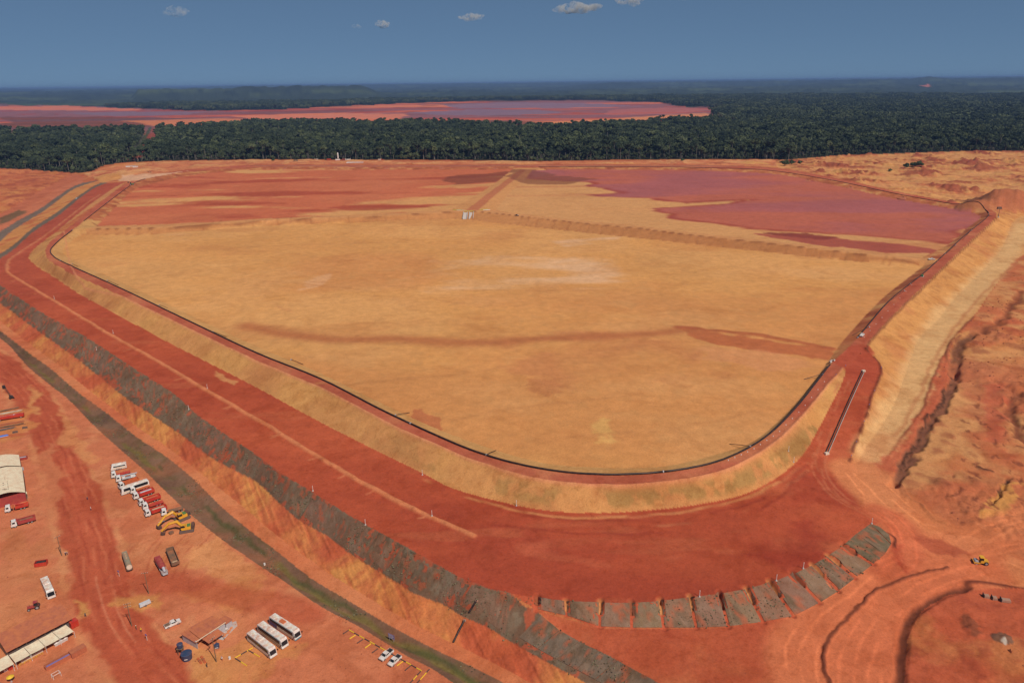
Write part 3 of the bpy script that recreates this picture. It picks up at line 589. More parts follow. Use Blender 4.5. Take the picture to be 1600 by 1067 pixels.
# yard: the main track, its ruts, pale patches
YR = [(-30,548),(28,592),(66,645),(90,700),(113,760),(135,822),(150,880),(165,950),(200,1010),(250,1067),(290,1110)]
L = wpoly(YR); Ls = spline(np.c_[L, np.zeros(len(L))], 5)[:, :2]
keep_ch = np.isin(ZONE, [ZI['drainage_channel'], ZI['cut_slope'], ZI['planted_slope']]); col_ch = COLR[keep_ch].copy(); zon_ch = ZONE[keep_ch].copy()
for s_ in (-10.5, 9.5):
    n_ = np.gradient(Ls, axis=0); n_ /= np.linalg.norm(n_, axis=1)[:, None] + 1e-9
    stripe(np.c_[Ls[:, 0] - n_[:, 1] * s_, Ls[:, 1] + n_[:, 0] * s_][::4], 2.4, C(216,138,90), .9, world=True, warp=1.6, size=9, amt=.7, seed=216, brk=(20, -.6, .2))
stripe(YR, 18, C(182,80,51), 1.4, warp=2.2, size=9, amt=.9, seed=220, name='dirt_road')
stripe([(95,700),(118,770),(138,840),(158,920),(185,990),(232,1050),(262,1090)], 5, C(196,92,60), 2, warp=1.2, amt=.7, seed=219)
for o in (0, 22): stripe([(150 + o, 900), (160 + o, 945), (172 + o, 975), (190 + o, 1003)], .7, C(216,130,94), .35, warp=.4, size=14, amt=.55, seed=218 + o, brk=(12, -.6, .1))
n_ = np.gradient(Ls, axis=0); n_ /= np.linalg.norm(n_, axis=1)[:, None] + 1e-9
for i, o in enumerate((-6, -4.3, -2, -.3, 1.5, 3.4, 5.2, 6.5)):
    stripe(np.c_[Ls[:, 0] - n_[:, 1] * o, Ls[:, 1] + n_[:, 0] * o][::4], .9, C(206,108,72) if i % 2 else C(168,70,46), .5, world=True, warp=.8, amt=.7, seed=221 + i, brk=(16, -.3, .3), dz=-.06)
for pts, c_, am in [([(88,640),(140,700),(160,715),(140,725),(95,690)], C(214,136,84), .8), ([(330,830),(420,905),(360,915),(300,880)], C(214,140,86), .7), ([(270,930),(380,905),(440,930),(380,945),(290,945)], C(212,136,80), .7),
                    ([(195,935),(250,930),(245,955),(215,965),(200,955)], C(212,142,80), .8), ([(380,990),(470,1000),(420,1067),(340,1067),(330,1030)], C(208,134,76), .7), ([(118,935),(135,935),(138,965),(122,968)], C(208,140,78), .9),
                    ([(70,690),(92,700),(95,820),(80,830),(60,760)], C(206,122,80), .7), ([(0,830),(60,845),(90,830),(80,870),(0,870)], C(200,118,74), .7), ([(290,1015),(345,1025),(370,1067),(300,1067)], C(208,136,78), .8),
                    ([(45,600),(60,615),(58,650),(44,640)], C(212,140,84), .8), ([(0,640),(45,640),(55,665),(45,680),(0,692)], C(206,126,72), .9), ([(700,990),(760,1040),(740,1045),(690,1015)], C(204,100,64), .6),
                    ([(585,940),(640,950),(690,1010),(640,985)], C(218,150,108), .7), ([(640,955),(720,985),(770,1040),(720,1020),(660,985)], C(184,78,48), .8), ([(420,780),(500,850),(560,900),(510,880),(440,825)], C(206,96,60), .5),
                    ([(560,845),(600,860),(640,915),(610,905)], C(150,104,80), .6)]:
    patch(pts, c_, 2.5, 4, 12, am, seed=int(pts[0][0]) % 50 + 230)
for i, (px, py, s_) in enumerate([(560,1050,34),(470,1050,30)]):
    for q in range(3):
        t = np.linspace(0, 1.3 * math.pi, 7) + i; x0, y0, _ = hit(px, py)
        rr = s_ * .25 + q * 2.2
        stripe(np.c_[x0 + rr * 1.6 * np.cos(t), y0 + rr * np.sin(t)], .8, C(206,114,74), .4, world=True, warp=.9, amt=.3, seed=250 + i)
for i in range(9):
    a = 190 + i * 12; stripe([(a + 40, 835), (a + 15, 860 + i), (a - 5, 905)], .8, C(176,82,54), .4, warp=.8, amt=.5, seed=260 + i, brk=(10, -.3, .3))
stripe([(200,905),(300,915),(400,935),(480,960)], 12, C(186,84,54), 3, warp=2, amt=.7, seed=270)
stripe([(0,683),(50,676),(62,668)], 4, C(184,84,54), 1, warp=1, amt=.7, seed=271)

COLR[keep_ch] = col_ch; ZONE[keep_ch] = zon_ch
# --- far country
FRONT = wpoly([(-700,262),(-200,262),(0,263),(60,266),(120,270),(142,268),(165,258),(200,254),(260,251.5),(330,250.5),(430,249.5),(520,250),(640,250),(760,251),(840,252),(960,250),(1060,249.5),(1180,249),(1230,250),(1300,243.5),(1400,240),(1500,236.5),(1600,236),(1900,235),(2600,236)])
def gpl(pts, z): 
    p = np.array(pts, float); x, y = gp(p[:, 0], p[:, 1], z); return np.c_[x, y]
MUD = np.vstack([gpl([(-260,168),(0,165.5),(100,165.5),(220,170),(300,173.5),(420,172),(540,166),(640,161.5),(760,158.5),(930,157.5),(1035,160.5),(1062,166.5),(1125,168)], 12),
                 gpl([(1122,184),(1152,186),(1130,189),(1040,188),(960,192),(880,197),(830,198),(760,194),(640,191),(520,189.5),(420,189),(330,194),(255,200),(150,203),(0,204),(-260,206)], 36)])
PATH = np.vstack([gpl([(243,200)], 10), gpl([(228,235),(208,250)], 14)])
fr = np.vstack([FRONT, [(60000, 60000), (-60000, 60000)]])
m = np.nonzero(Y > 900)[0]; m = m[in_poly(X[m], Y[m], fr)]
ZONE[m] = ZI['forest_floor']; COLR[m] = C(56,52,36)
fm = m[R[m] > 5200]; ZONE[fm] = ZI['terrain']
n1 = fbm(X[fm], Y[fm], 900, 6, 44); n2 = fbm(X[fm], Y[fm], 120, 4, 45)
COLR[fm] = C(56,64,46); mixc(fm, C(86,96,60), ss(.05, .6, n1) * .8); mixc(fm, C(36,44,36), ss(.0, .7, n2) * .7)
# low plateaus towards the horizon
a_ = np.arctan2(X[fm], Y[fm]); r_ = R[fm]
hb = ss(7000, 42000, r_) * 150
pl = ss(.0, .12, fbm(a_ * 9000, r_ * .5, 3600, 4, 46) + .15) * (20 + 60 * ss(9000, 20000, r_)) * ss(6500, 9000, r_)
edge_l = ss(math.radians(-26), math.radians(-25.4), a_) * (1 - ss(math.radians(-11), math.radians(-9), a_)) * np.exp(-((r_ - 12500) / 1800) ** 2) * 125
ridge_r = ss(math.radians(4), math.radians(8), a_) * np.exp(-((r_ - 24000) / 4200) ** 2) * 75
hump = np.exp(-((a_ - math.radians(28.2)) / math.radians(.9)) ** 2) * np.exp(-((r_ - 21000) / 2500) ** 2) * 45
Z[fm] += np.minimum(hb * .9 + pl * .6 + edge_l + ridge_r + hump, 196) + ss(7000, 12000, r_) * n2 * 9 + n2 * 7
MUDz = near(MUD, 0); m = MUDz[in_poly(X[MUDz], Y[MUDz], MUD)]
ZONE[m] = ZI['mud_flat']; Z[m] = 12
n1 = fbm(X[m] * .22, Y[m], 420, 6, 47); n2 = fbm(X[m] * .2, Y[m], 150, 5, 48)
COLR[m] = C(216,108,72)
mixc(m, C(170,72,60), ss(-.05, .35, n1)); mixc(m, C(226,128,84), ss(.0, .5, -n1) * .8)
pool = ss(.34, .46, n1 + .35 * n2 + .25 * ss(-200, 900, X[m]) * (1 - ss(900, 1800, X[m])))
mixc(m, C(150,92,92), pool * .8); WET[m] = pool * .5
mixc(m, C(112,60,50), ss(.35, .7, n2 - .4 * n1) * .7)
mixc(m, C(224,134,82), (1 - ss(3000, 3700, R[m])) * .8); mixc(m, C(112,64,50), (1 - ss(3200, 4000, R[m])) * (1 - ss(-1300, -900, X[m])) * ss(-.3, .3, n2) * .85)
MF = ['mud_flat']
for i, (pts, c_, w_, a_) in enumerate([([(0,168),(100,166.5),(220,170.5),(215,173.5),(120,173),(0,172)], C(232,122,78), 0, .95), ([(100,177),(200,174.5),(330,175),(300,180),(180,181)], C(142,104,118), .6, .85),
        ([(690,164),(800,160.5),(930,162),(1000,166),(860,170),(720,169)], C(146,108,124), .6, .9), ([(640,176),(760,170.5),(840,172),(900,177),(780,182),(700,180)], C(142,106,122), .6, .9), ([(300,178),(420,174),(560,171),(600,174),(430,180)], C(140,72,62), .1, .8),
        ([(380,181),(520,176.5),(650,178),(640,187),(520,187),(400,188)], C(230,126,84), 0, .95), ([(0,183),(160,183),(330,187),(260,199),(60,203),(0,203)], C(118,66,50), 0, .85), ([(180,190),(330,186),(420,188),(300,198),(230,199)], C(216,124,78), 0, .9),
        ([(670,189),(780,187.5),(890,191),(800,195),(700,194)], C(112,66,54), 0, .8), ([(830,194),(960,186),(1100,177),(1124,180),(1000,192),(880,199)], C(222,136,84), 0, .95), ([(960,171),(1060,168),(1120,171),(1060,178),(950,180)], C(196,100,84), .2, .8)]):
    patch(pts, c_, 25, 60, 500, a_, wet=w_ or None, sx=.2, seed=282 + i, only=MF)
k = near(PATH, 40); d = seg_dist(X[k], Y[k], PATH, False); m = k[d < 26]; COLR[m] = C(78,76,46); m = k[d < 13]; COLR[m] = C(150,72,56); ZONE[m] = ZI['dirt_road']
patch([(1432,134),(1450,133),(1449,135.5),(1434,136)], C(222,120,92), 60, 60, 300, .9, seed=280)
Z += .05 * fbm(X, Y, 1.3, 2, 49) * (R < 420)
GZ = Z.reshape(NR, NT)

# ------------------------------------------------------------------ materials
def newmat(name):
    m = bpy.data.materials.new(name); m.use_nodes = True
    nt = m.node_tree; b = nt.nodes['Principled BSDF']
    return m, nt, b
def ground_mat(name, bump=.4, fine=1.0, spec=.12, stain=1.0):
    m, nt, b = newmat(name); N = nt.nodes; K = nt.links
    at = N.new('ShaderNodeAttribute'); at.attribute_name = 'soil'
    wt = N.new('ShaderNodeAttribute'); wt.attribute_name = 'wet'
    geo = N.new('ShaderNodeNewGeometry')
    prev = at.outputs['Color']
    for sc_, lo, hi, det in ((.012, .93, 1.07, 4), (.16, .88, 1.10, 8), (1.6 * fine, .86, 1.12, 6)):
        nz = N.new('ShaderNodeTexNoise'); nz.inputs['Scale'].default_value = sc_; nz.inputs['Detail'].default_value = det; nz.inputs['Roughness'].default_value = .62
        K.new(geo.outputs['Position'], nz.inputs['Vector'])
        mr = N.new('ShaderNodeMapRange'); mr.inputs['From Min'].default_value = .3; mr.inputs['From Max'].default_value = .7
        mr.inputs['To Min'].default_value = lo; mr.inputs['To Max'].default_value = hi
        K.new(nz.outputs['Fac'], mr.inputs['Value'])
        mx = N.new('ShaderNodeVectorMath'); mx.operation = 'SCALE'
        K.new(prev, mx.inputs[0]); K.new(mr.outputs['Result'], mx.inputs['Scale']); prev = mx.outputs['Vector']
    for sc_, lo, hi, tint in ((.035, .50, .60, (.88, .82, .78)), (.05, .52, .66, (1.08, 1.12, 1.14)), (.30, .52, .62, (.90, .86, .82)), (.8 * fine, .56, .66, (.84, .80, .76) if fine < 1.5 else (.62, .63, .58))):
        nz = N.new('ShaderNodeTexNoise'); nz.inputs['Scale'].default_value = sc_; nz.inputs['Detail'].default_value = 9; nz.inputs['Roughness'].default_value = .68; nz.inputs['Distortion'].default_value = .5
        ofs = N.new('ShaderNodeVectorMath'); ofs.operation = 'ADD'; ofs.inputs[1].default_value = (sc_ * 9100, sc_ * 3700, 0); K.new(geo.outputs['Position'], ofs.inputs[0]); K.new(ofs.outputs['Vector'], nz.inputs['Vector'])
        mr = N.new('ShaderNodeMapRange'); mr.interpolation_type = 'SMOOTHSTEP'; mr.inputs['From Min'].default_value = lo; mr.inputs['From Max'].default_value = hi; K.new(nz.outputs['Fac'], mr.inputs['Value'])
        ml = N.new('ShaderNodeVectorMath'); ml.operation = 'MULTIPLY'; ml.inputs[1].default_value = tuple(1 + (q_ - 1) * stain for q_ in tint); K.new(prev, ml.inputs[0])
        mi = N.new('ShaderNodeMix'); mi.data_type = 'VECTOR'; K.new(mr.outputs['Result'], mi.inputs['Factor']); K.new(prev, mi.inputs['A']); K.new(ml.outputs['Vector'], mi.inputs['B']); prev = mi.outputs['Result']
    K.new(prev, b.inputs['Base Color'])
    rr = N.new('ShaderNodeMapRange'); rr.inputs['To Min'].default_value = .95; rr.inputs['To Max'].default_value = .22
    K.new(wt.outputs['Fac'], rr.inputs['Value']); K.new(rr.outputs['Result'], b.inputs['Roughness'])
    sp = N.new('ShaderNodeMapRange'); sp.inputs['To Min'].default_value = spec; sp.inputs['To Max'].default_value = .6
    K.new(wt.outputs['Fac'], sp.inputs['Value']); K.new(sp.outputs['Result'], b.inputs['Specular IOR Level'])
    nb = N.new('ShaderNodeTexNoise'); nb.inputs['Scale'].default_value = .7 * fine; nb.inputs['Detail'].default_value = 6; nb.inputs['Roughness'].default_value = .65
    K.new(geo.outputs['Position'], nb.inputs['Vector'])
    iw = N.new('ShaderNodeMath'); iw.operation = 'SUBTRACT'; iw.inputs[0].default_value = 1.0; K.new(wt.outputs['Fac'], iw.inputs[1])
    st = N.new('ShaderNodeMath'); st.operation = 'MULTIPLY'; st.inputs[0].default_value = bump; K.new(iw.outputs[0], st.inputs[1])
    bp = N.new('ShaderNodeBump'); bp.inputs['Distance'].default_value = .35 / fine
    K.new(st.outputs[0], bp.inputs['Strength']); K.new(nb.outputs['Fac'], bp.inputs['Height']); K.new(bp.outputs['Normal'], b.inputs['Normal'])
    return m
MAT_SOIL = ground_mat('soil', .13); MAT_FLOOR = ground_mat('tailings_floor', .06, 1.0, .1, .45); MAT_MAT = ground_mat('erosion_mat_cloth', .9, 2.0); MAT_FAR = ground_mat('far_canopy', .8, .12)

def mesh_np(name, V, Fq, soil=None, wet=None, mat=None, smooth=True):
    me = bpy.data.meshes.new(name)
    me.vertices.add(len(V)); me.vertices.foreach_set('co', np.ascontiguousarray(V, np.float32).ravel())
    n = Fq.shape[1]
    me.loops.add(Fq.size); me.loops.foreach_set('vertex_index', np.ascontiguousarray(Fq, np.int32).ravel())
    me.polygons.add(len(Fq)); me.polygons.foreach_set('loop_start', np.arange(0, Fq.size, n, dtype=np.int32)); me.polygons.foreach_set('loop_total', np.full(len(Fq), n, np.int32))
    me.update(calc_edges=True)
    me.polygons.foreach_set('use_smooth', np.full(len(Fq), smooth, bool))
    if soil is not None:
        a = me.attributes.new('soil', 'FLOAT_COLOR', 'POINT'); a.data.foreach_set('color', np.ascontiguousarray(np.c_[soil, np.ones(len(soil))], np.float32).ravel())
        a = me.attributes.new('wet', 'FLOAT', 'POINT'); a.data.foreach_set('value', np.ascontiguousarray(wet if wet is not None else np.zeros(len(V)), np.float32))
    if mat: me.materials.append(mat)
    return me
def link(name, me, parent=None, loc=None, rot=None):
    o = bpy.data.objects.new(name, me); COL.objects.link(o)
    if parent: o.parent = parent
    if loc is not None: o.location = loc
    if rot is not None: o.rotation_euler = rot
    return o
def tag(o, label=None, cat=None, group=None, kind=None):
    if label: o['label'] = label
    if cat: o['category'] = cat
    if group: o['group'] = group
    if kind: o['kind'] = kind
    return o
ii, jj = np.meshgrid(np.arange(NR - 1), np.arange(NT - 1), indexing='ij')
q0 = (ii * NT + jj).ravel()
QUAD = np.c_[q0, q0 + NT, q0 + NT + 1, q0 + 1]
FZ = ZONE[q0]
ALLV = np.c_[X, Y, Z]
ZLAB = {'ground': ('orange red bare earth of the yard and the rough fields', 'ground'), 'platform': ('broad dark red levelled platform around the basin', 'ground'),
        'embankment': ('sandy yellow embankment slope around the basin', 'embankment'), 'crest_road': ('pinkish dirt road on the embankment crest', 'road'),
        'basin_floor': ('wide sandy tan floor of the front basin', 'ground'), 'basin_floor_behind_dike': ('red streaked basin floor behind the dike, west of the dividing track', 'ground'),
        'flooded_basin_floor': ('wet pink and mauve mud floor of the far basin', 'ground'), 'dike': ('sandy dike dividing the basins', 'dike'),
        'drainage_channel': ('grey brown lined drainage channel with grass beside the yard', 'channel'), 'haul_road': ('pale sandy haul road outside the embankment', 'road'),
        'cut_slope': ('eroded orange cut slope above the drainage channel', 'slope'), 'planted_slope': ('grey brown planted slope below the platform edge', 'slope'),
        'mud_flat': ('orange and mauve mud flats beyond the forest', 'mud flat'), 'forest_floor': ('dark ground under the forest', 'ground'), 'berm': ('low earth berms along tracks and platform', 'berm'),
        'dirt_road': ('red dirt roads with pale wheel ruts', 'road'), 'terrain': ('hazy wooded plain and low plateaus on the horizon', 'terrain')}
STRUCT = {}
for zi, zn in enumerate(ZN):
    f = QUAD[FZ == zi]
    if not len(f): continue
    u, inv = np.unique(f, return_inverse=True)
    me = mesh_np(zn, ALLV[u], inv.reshape(f.shape)[:, ::-1].copy(), COLR[u], WET[u], MAT_FAR if zn in ('terrain',) else (MAT_FLOOR if 'basin_floor' in zn or zn == 'dike' else MAT_SOIL))
    o = link(zn, me); STRUCT[zn] = o
    tag(o, ZLAB[zn][0], None, None, 'structure')

# ------------------------------------------------------------------ simple materials
def paint(name, col, rough=.5, dust=.0, metal=0.0, var=.12, scale=1.5, spec=.4):
    m, nt, b = newmat(name); N = nt.nodes; K = nt.links
    tc = N.new('ShaderNodeTexCoord'); nz = N.new('ShaderNodeTexNoise'); nz.inputs['Scale'].default_value = scale; nz.inputs['Detail'].default_value = 5
    K.new(tc.outputs['Object'], nz.inputs['Vector'])
    mr = N.new('ShaderNodeMapRange'); mr.inputs['From Min'].default_value = .3; mr.inputs['From Max'].default_value = .7
    mr.inputs['To Min'].default_value = 1 - var; mr.inputs['To Max'].default_value = 1 + var
    K.new(nz.outputs['Fac'], mr.inputs['Value'])
    mx = N.new('ShaderNodeVectorMath'); mx.operation = 'SCALE'; mx.inputs[0].default_value = tuple(col)[:3]
    K.new(mr.outputs['Result'], mx.inputs['Scale']); out = mx.outputs['Vector']
    if dust > 0:
        geo = N.new('ShaderNodeNewGeometry'); sx_ = N.new('ShaderNodeSeparateXYZ'); K.new(geo.outputs['Normal'], sx_.inputs[0])
        n2 = N.new('ShaderNodeTexNoise'); n2.inputs['Scale'].default_value = .55; n2.inputs['Detail'].default_value = 6; K.new(tc.outputs['Object'], n2.inputs['Vector'])
        m2 = N.new('ShaderNodeMapRange'); m2.inputs['From Min'].default_value = .38; m2.inputs['From Max'].default_value = .66; K.new(n2.outputs['Fac'], m2.inputs['Value'])
        up = N.new('ShaderNodeMapRange'); up.inputs['From Min'].default_value = -.2; up.inputs['From Max'].default_value = 1; up.inputs['To Min'].default_value = .35; K.new(sx_.outputs['Z'], up.inputs['Value'])
        mu = N.new('ShaderNodeMath'); mu.operation = 'MULTIPLY'; K.new(m2.outputs['Result'], mu.inputs[0]); K.new(up.outputs['Result'], mu.inputs[1])
        m3 = N.new('ShaderNodeMath'); m3.operation = 'MULTIPLY'; m3.inputs[1].default_value = dust; K.new(mu.outputs[0], m3.inputs[0])
        mi = N.new('ShaderNodeMix'); mi.data_type = 'RGBA'; K.new(m3.outputs[0], mi.inputs['Factor']); K.new(out, mi.inputs['A']); mi.inputs['B'].default_value = (*lin(200,116,70), 1)
        out = mi.outputs['Result']
    K.new(out, b.inputs['Base Color']); b.inputs['Roughness'].default_value = rough; b.inputs['Metallic'].default_value = metal; b.inputs['Specular IOR Level'].default_value = spec
    return m
def leaf_mat(name, c1, c2):
    m, nt, b = newmat(name); N = nt.nodes; K = nt.links
    oi = N.new('ShaderNodeObjectInfo'); geo = N.new('ShaderNodeNewGeometry'); acc = None
    for src, w in ((.30, .55), (.035, .75), (.006, .8)):
        nz = N.new('ShaderNodeTexNoise'); nz.inputs['Scale'].default_value = src; nz.inputs['Detail'].default_value = 3; K.new(geo.outputs['Position'], nz.inputs['Vector'])
        ma = N.new('ShaderNodeMath'); ma.operation = 'MULTIPLY_ADD'; ma.inputs[1].default_value = w; ma.inputs[2].default_value = -w * .5
        K.new(nz.outputs['Fac'], ma.inputs[0])
        if acc is None: acc = ma.outputs[0]
        else:
            ad = N.new('ShaderNodeMath'); ad.operation = 'ADD'; K.new(acc, ad.inputs[0]); K.new(ma.outputs[0], ad.inputs[1]); acc = ad.outputs[0]
    ad = N.new('ShaderNodeMath'); ad.operation = 'MULTIPLY_ADD'; ad.inputs[1].default_value = .85; K.new(oi.outputs['Random'], ad.inputs[0]); K.new(acc, ad.inputs[2])
    cr = N.new('ShaderNodeValToRGB'); E_ = cr.color_ramp.elements; c1 = np.array(c1); c2 = np.array(c2)
    E_[0].position = .05; E_[0].color = (*c1, 1); E_[1].position = 1.0; E_[1].color = (*(c2 * np.array([1.35, 1.3, 1.35])), 1)
    for ps, t, tint in ((.45, .35, (1, 1, 1)), (.72, .62, (1, 1, .9)), (.84, .95, (1.05, 1, .75)), (.92, .75, (1.1, 1, 1.15))):
        e = E_.new(ps); e.color = (*((c1 + (c2 - c1) * t) * np.array(tint)), 1)
    K.new(ad.outputs[0], cr.inputs['Fac']); K.new(cr.outputs['Color'], b.inputs['Base Color'])
    b.inputs['Roughness'].default_value = .75; b.inputs['Specular IOR Level'].default_value = .2
    return m
M = {}
M['leaf'] = leaf_mat('leaf_forest', (.027, .039, .021), (.108, .128, .064)); M['leaf2'] = leaf_mat('leaf_bush', (.030, .045, .018), (.10, .12, .05))
M['weed'] = paint('leaf_weed', (.21, .185, .11), .85, 0, 0, .4, .35, .1); M['bark'] = paint('bark', (.22, .19, .16), .9)

# ------------------------------------------------------------------ erosion mats on the planted slopes
def mat_patch(tl, tr, br, bl, nu=10, nv=7, seed=0, col=None, lift=.16):
    u, v = np.meshgrid(np.linspace(0, 1, nu), np.linspace(0, 1, nv), indexing='ij')
    P = lambda i: (tl[i] * (1 - u) * (1 - v) + tr[i] * u * (1 - v) + br[i] * u * v + bl[i] * (1 - u) * v)
    x, y, z = hit(P(0).ravel(), P(1).ravel())
    z = ground(x, y) + lift + .10 * fbm(x, y, 2.5, 3, seed)
    n = nu * nv; idx = np.arange(n).reshape(nu, nv)
    q = np.stack([idx[:-1, :-1], idx[:-1, 1:], idx[1:, 1:], idx[1:, :-1]], -1).reshape(-1, 4)
    rim = np.concatenate([idx[:, 0], idx[-1, 1:], idx[-2::-1, -1], idx[0, -2:0:-1]])
    base = np.arange(n, n + len(rim)); z2 = ground(x[rim], y[rim]) - .3
    sk = np.stack([rim, np.roll(rim, -1), np.roll(base, -1), base], -1)
    V = np.c_[np.r_[x, x[rim]], np.r_[y, y[rim]], np.r_[z, z2]]
    n1 = fbm(V[:, 0], V[:, 1], 5, 4, 50); n2 = fbm(V[:, 0], V[:, 1], 2, 3, 51)
    c = np.tile(col if col is not None else C(128,100,80), (len(V), 1))
    for cc, w in ((C(110,86,66), ss(0, .7, n1)), (C(176,92,62), ss(.25, .6, n2 + .3 * n1) * .7), (C(146,116,96), ss(.2, .7, -n2) * .5)):
        c = c * (1 - w[:, None]) + cc * w[:, None]
    me = mesh_np('erosion_mat', V, np.vstack([q, sk]), c, None, MAT_MAT, False)
    # face upwards
    return link('erosion_mat', me, STRUCT['planted_slope'])
lerp = lambda a, b, t: (a[0] + (b[0] - a[0]) * t, a[1] + (b[1] - a[1]) * t)
for i in range(len(GUL) - 1):
    (a0, b0), (a1, b1) = GUL[i], GUL[i + 1]
    g = 2.2 if i > 0 else 1.4
    w_ = max(20.0, a1[0] - a0[0]); e = g / w_
    mat_patch(lerp(a0, a1, e), lerp(a0, a1, 1 - e), lerp(b0, b1, 1 - e), lerp(b0, b1, e), seed=i, col=C(134 + (i * 7) % 10, 100 + (i * 5) % 8, 82))
tip = [((1318,852),(1364,881)), ((1338,834),(1382,866)), ((1360,819),(1392,850))]
for i in range(2):
    (a0, b0), (a1, b1) = tip[i], tip[i + 1]
    mat_patch(lerp(a0, a1, .06 if i == 0 else 0.005), lerp(a0, a1, .99), lerp(b0, b1, .99), lerp(b0, b1, .06 if i == 0 else 0.005), seed=20 + i, col=C(110,92,70))
mat_patch((1360.5,818.5), (1374,823), (1389,835), (1392.5,849.5), 6, 6, 23, C(112,94,72))
pe = np.array(PE)[3:, :2]; gb = np.array(GB)[2:, :2]
pex = lambda u: (u, float(np.interp(u, pe[:, 0], pe[:, 1]))); gbx = lambda u: (u, float(np.interp(u, gb[:, 0], gb[:, 1])))
u = 14.0; i = 0
while u < 786:
    w_ = 19 + .024 * u + 5 * ((i * 37) % 10) / 10; sl_ = 14 + .02 * u
    t0, t1 = pex(u), pex(min(u + w_, 800)); b0, b1 = gbx(u - sl_), gbx(u + w_ - sl_)
    f_ = .70 + .25 * ((i * 53) % 10) / 10 if u < 430 else .93
    g = .12 + 3.0 * ((i * 29) % 7 in (0, 3)); e = g / w_
    mat_patch(lerp(t0, t1, e), lerp(t0, t1, 1 - e), lerp(lerp(t0, t1, 1 - e), lerp(b0, b1, 1 - e), f_), lerp(lerp(t0, t1, e), lerp(b0, b1, e), f_ - .06 * ((i * 3) % 4)), seed=7, col=C(126 + (i * 11) % 8, 96 + (i * 7) % 6, 78 + (i * 5) % 5), lift=.03)
    u += w_; i += 1
lsp = np.array(LS)[:, :2]; lsx = lambda u: (u, float(np.interp(u, lsp[:, 0], lsp[:, 1])))
for i, u in enumerate(range(846, 1060, 30)):
    t0, t1 = lsx(u), lsx(u + 28.5); b0, b1 = gbx(u - 44), gbx(u - 15.5)
    mat_patch(lerp(t0, b0, .02), lerp(t1, b1, .02), lerp(t1, b1, .80), lerp(t0, b0, .80), seed=90 + i, col=C(120,100,84))

# ------------------------------------------------------------------ weeds on slopes and in the channel (uncountable)
def weeds():          # noqa
    ok = np.nonzero((np.isin(ZONE, [ZI['planted_slope'], ZI['drainage_channel']])) & (R < 560))[0]
    area_w = R[ok] ** 2
    pick = RNG.choice(ok, 13000, p=area_w / area_w.sum())
    x = X[pick] + RNG.normal(0, .5, len(pick)); y = Y[pick] + RNG.normal(0, .5, len(pick))
    d = fbm(x, y, 9, 4, 60); ch = ZONE[pick] == ZI['drainage_channel']
    keep = np.where(ch, d + .3 * RNG.random(len(d)) > .5, .6 * d + .9 * RNG.random(len(d)) > .62); x, y = x[keep], y[keep]
    n = len(x); z = ground(x, y) + .12
    s = .10 + .26 * RNG.random(n) ** 2
    V, Fc = [], []
    for k in range(3):                       # three crossed leaf blades per tuft
        a = RNG.random(n) * math.pi * 2; dx = np.cos(a) * s; dy = np.sin(a) * s; lx = RNG.normal(0, .35, n) * s; ly = RNG.normal(0, .35, n) * s
        p = [np.c_[x - dx, y - dy, z], np.c_[x + dx, y + dy, z], np.c_[x + dx * .7 + lx, y + dy * .7 + ly, z + s * .8], np.c_[x - dx * .7 + lx, y - dy * .7 + ly, z + s * .9]]
        b = sum(len(v) for v in V); V.append(np.stack(p, 1).reshape(-1, 3)); Fc.append((np.arange(n)[:, None] * 4 + np.arange(4)[None, :]) + b)
    me = mesh_np('weeds', np.vstack(V), np.vstack(Fc), mat=M['weed'], smooth=False)
    tag(link('weeds', me), 'dry green weeds growing over the planted slopes and channel', 'weeds', kind='stuff')
weeds()
def clods():
    fld = np.nonzero((ZONE == 0) & (R < 900) & (X > 150))[0]
    n1 = fbm(X[fld], Y[fld], 40, 4, 61); fld = fld[n1 > .1]
    pick = RNG.choice(fld, 2600, p=(R[fld] ** 2) / (R[fld] ** 2).sum())
    yd = np.nonzero((ZONE == 0) & (R < 420) & (X < -20) & (Y > 120))[0]; pick = np.r_[pick, RNG.choice(yd, 500)]
    x, y, z = X[pick], Y[pick], Z[pick]; n = len(x); s = (.12 + .45 * RNG.random(n) ** 3) * np.where(x > 100, 1.3, .6)
    o = np.array([(1,0,0),(0,1,0),(-1,0,0),(0,-1,0),(0,0,1.0),(.5,.5,.6)]); f = np.array([(0,5,4),(5,1,4),(1,2,4),(2,3,4),(3,0,4),(0,1,5)])
    jit = RNG.normal(0, .25, (n, 6, 3)); V = np.c_[x, y, z][:, None, :] + (o[None] + jit) * s[:, None, None]
    Fc = (f[None] + (np.arange(n) * 6)[:, None, None]).reshape(-1, 3)
    me = mesh_np('clods', V.reshape(-1, 3), Fc, mat=paint('clod_earth', C(150,80,54), .95), smooth=False)
    tag(link('clods', me), 'scattered clods of dark red earth on the rough ground', 'clods', kind='stuff')
clods()

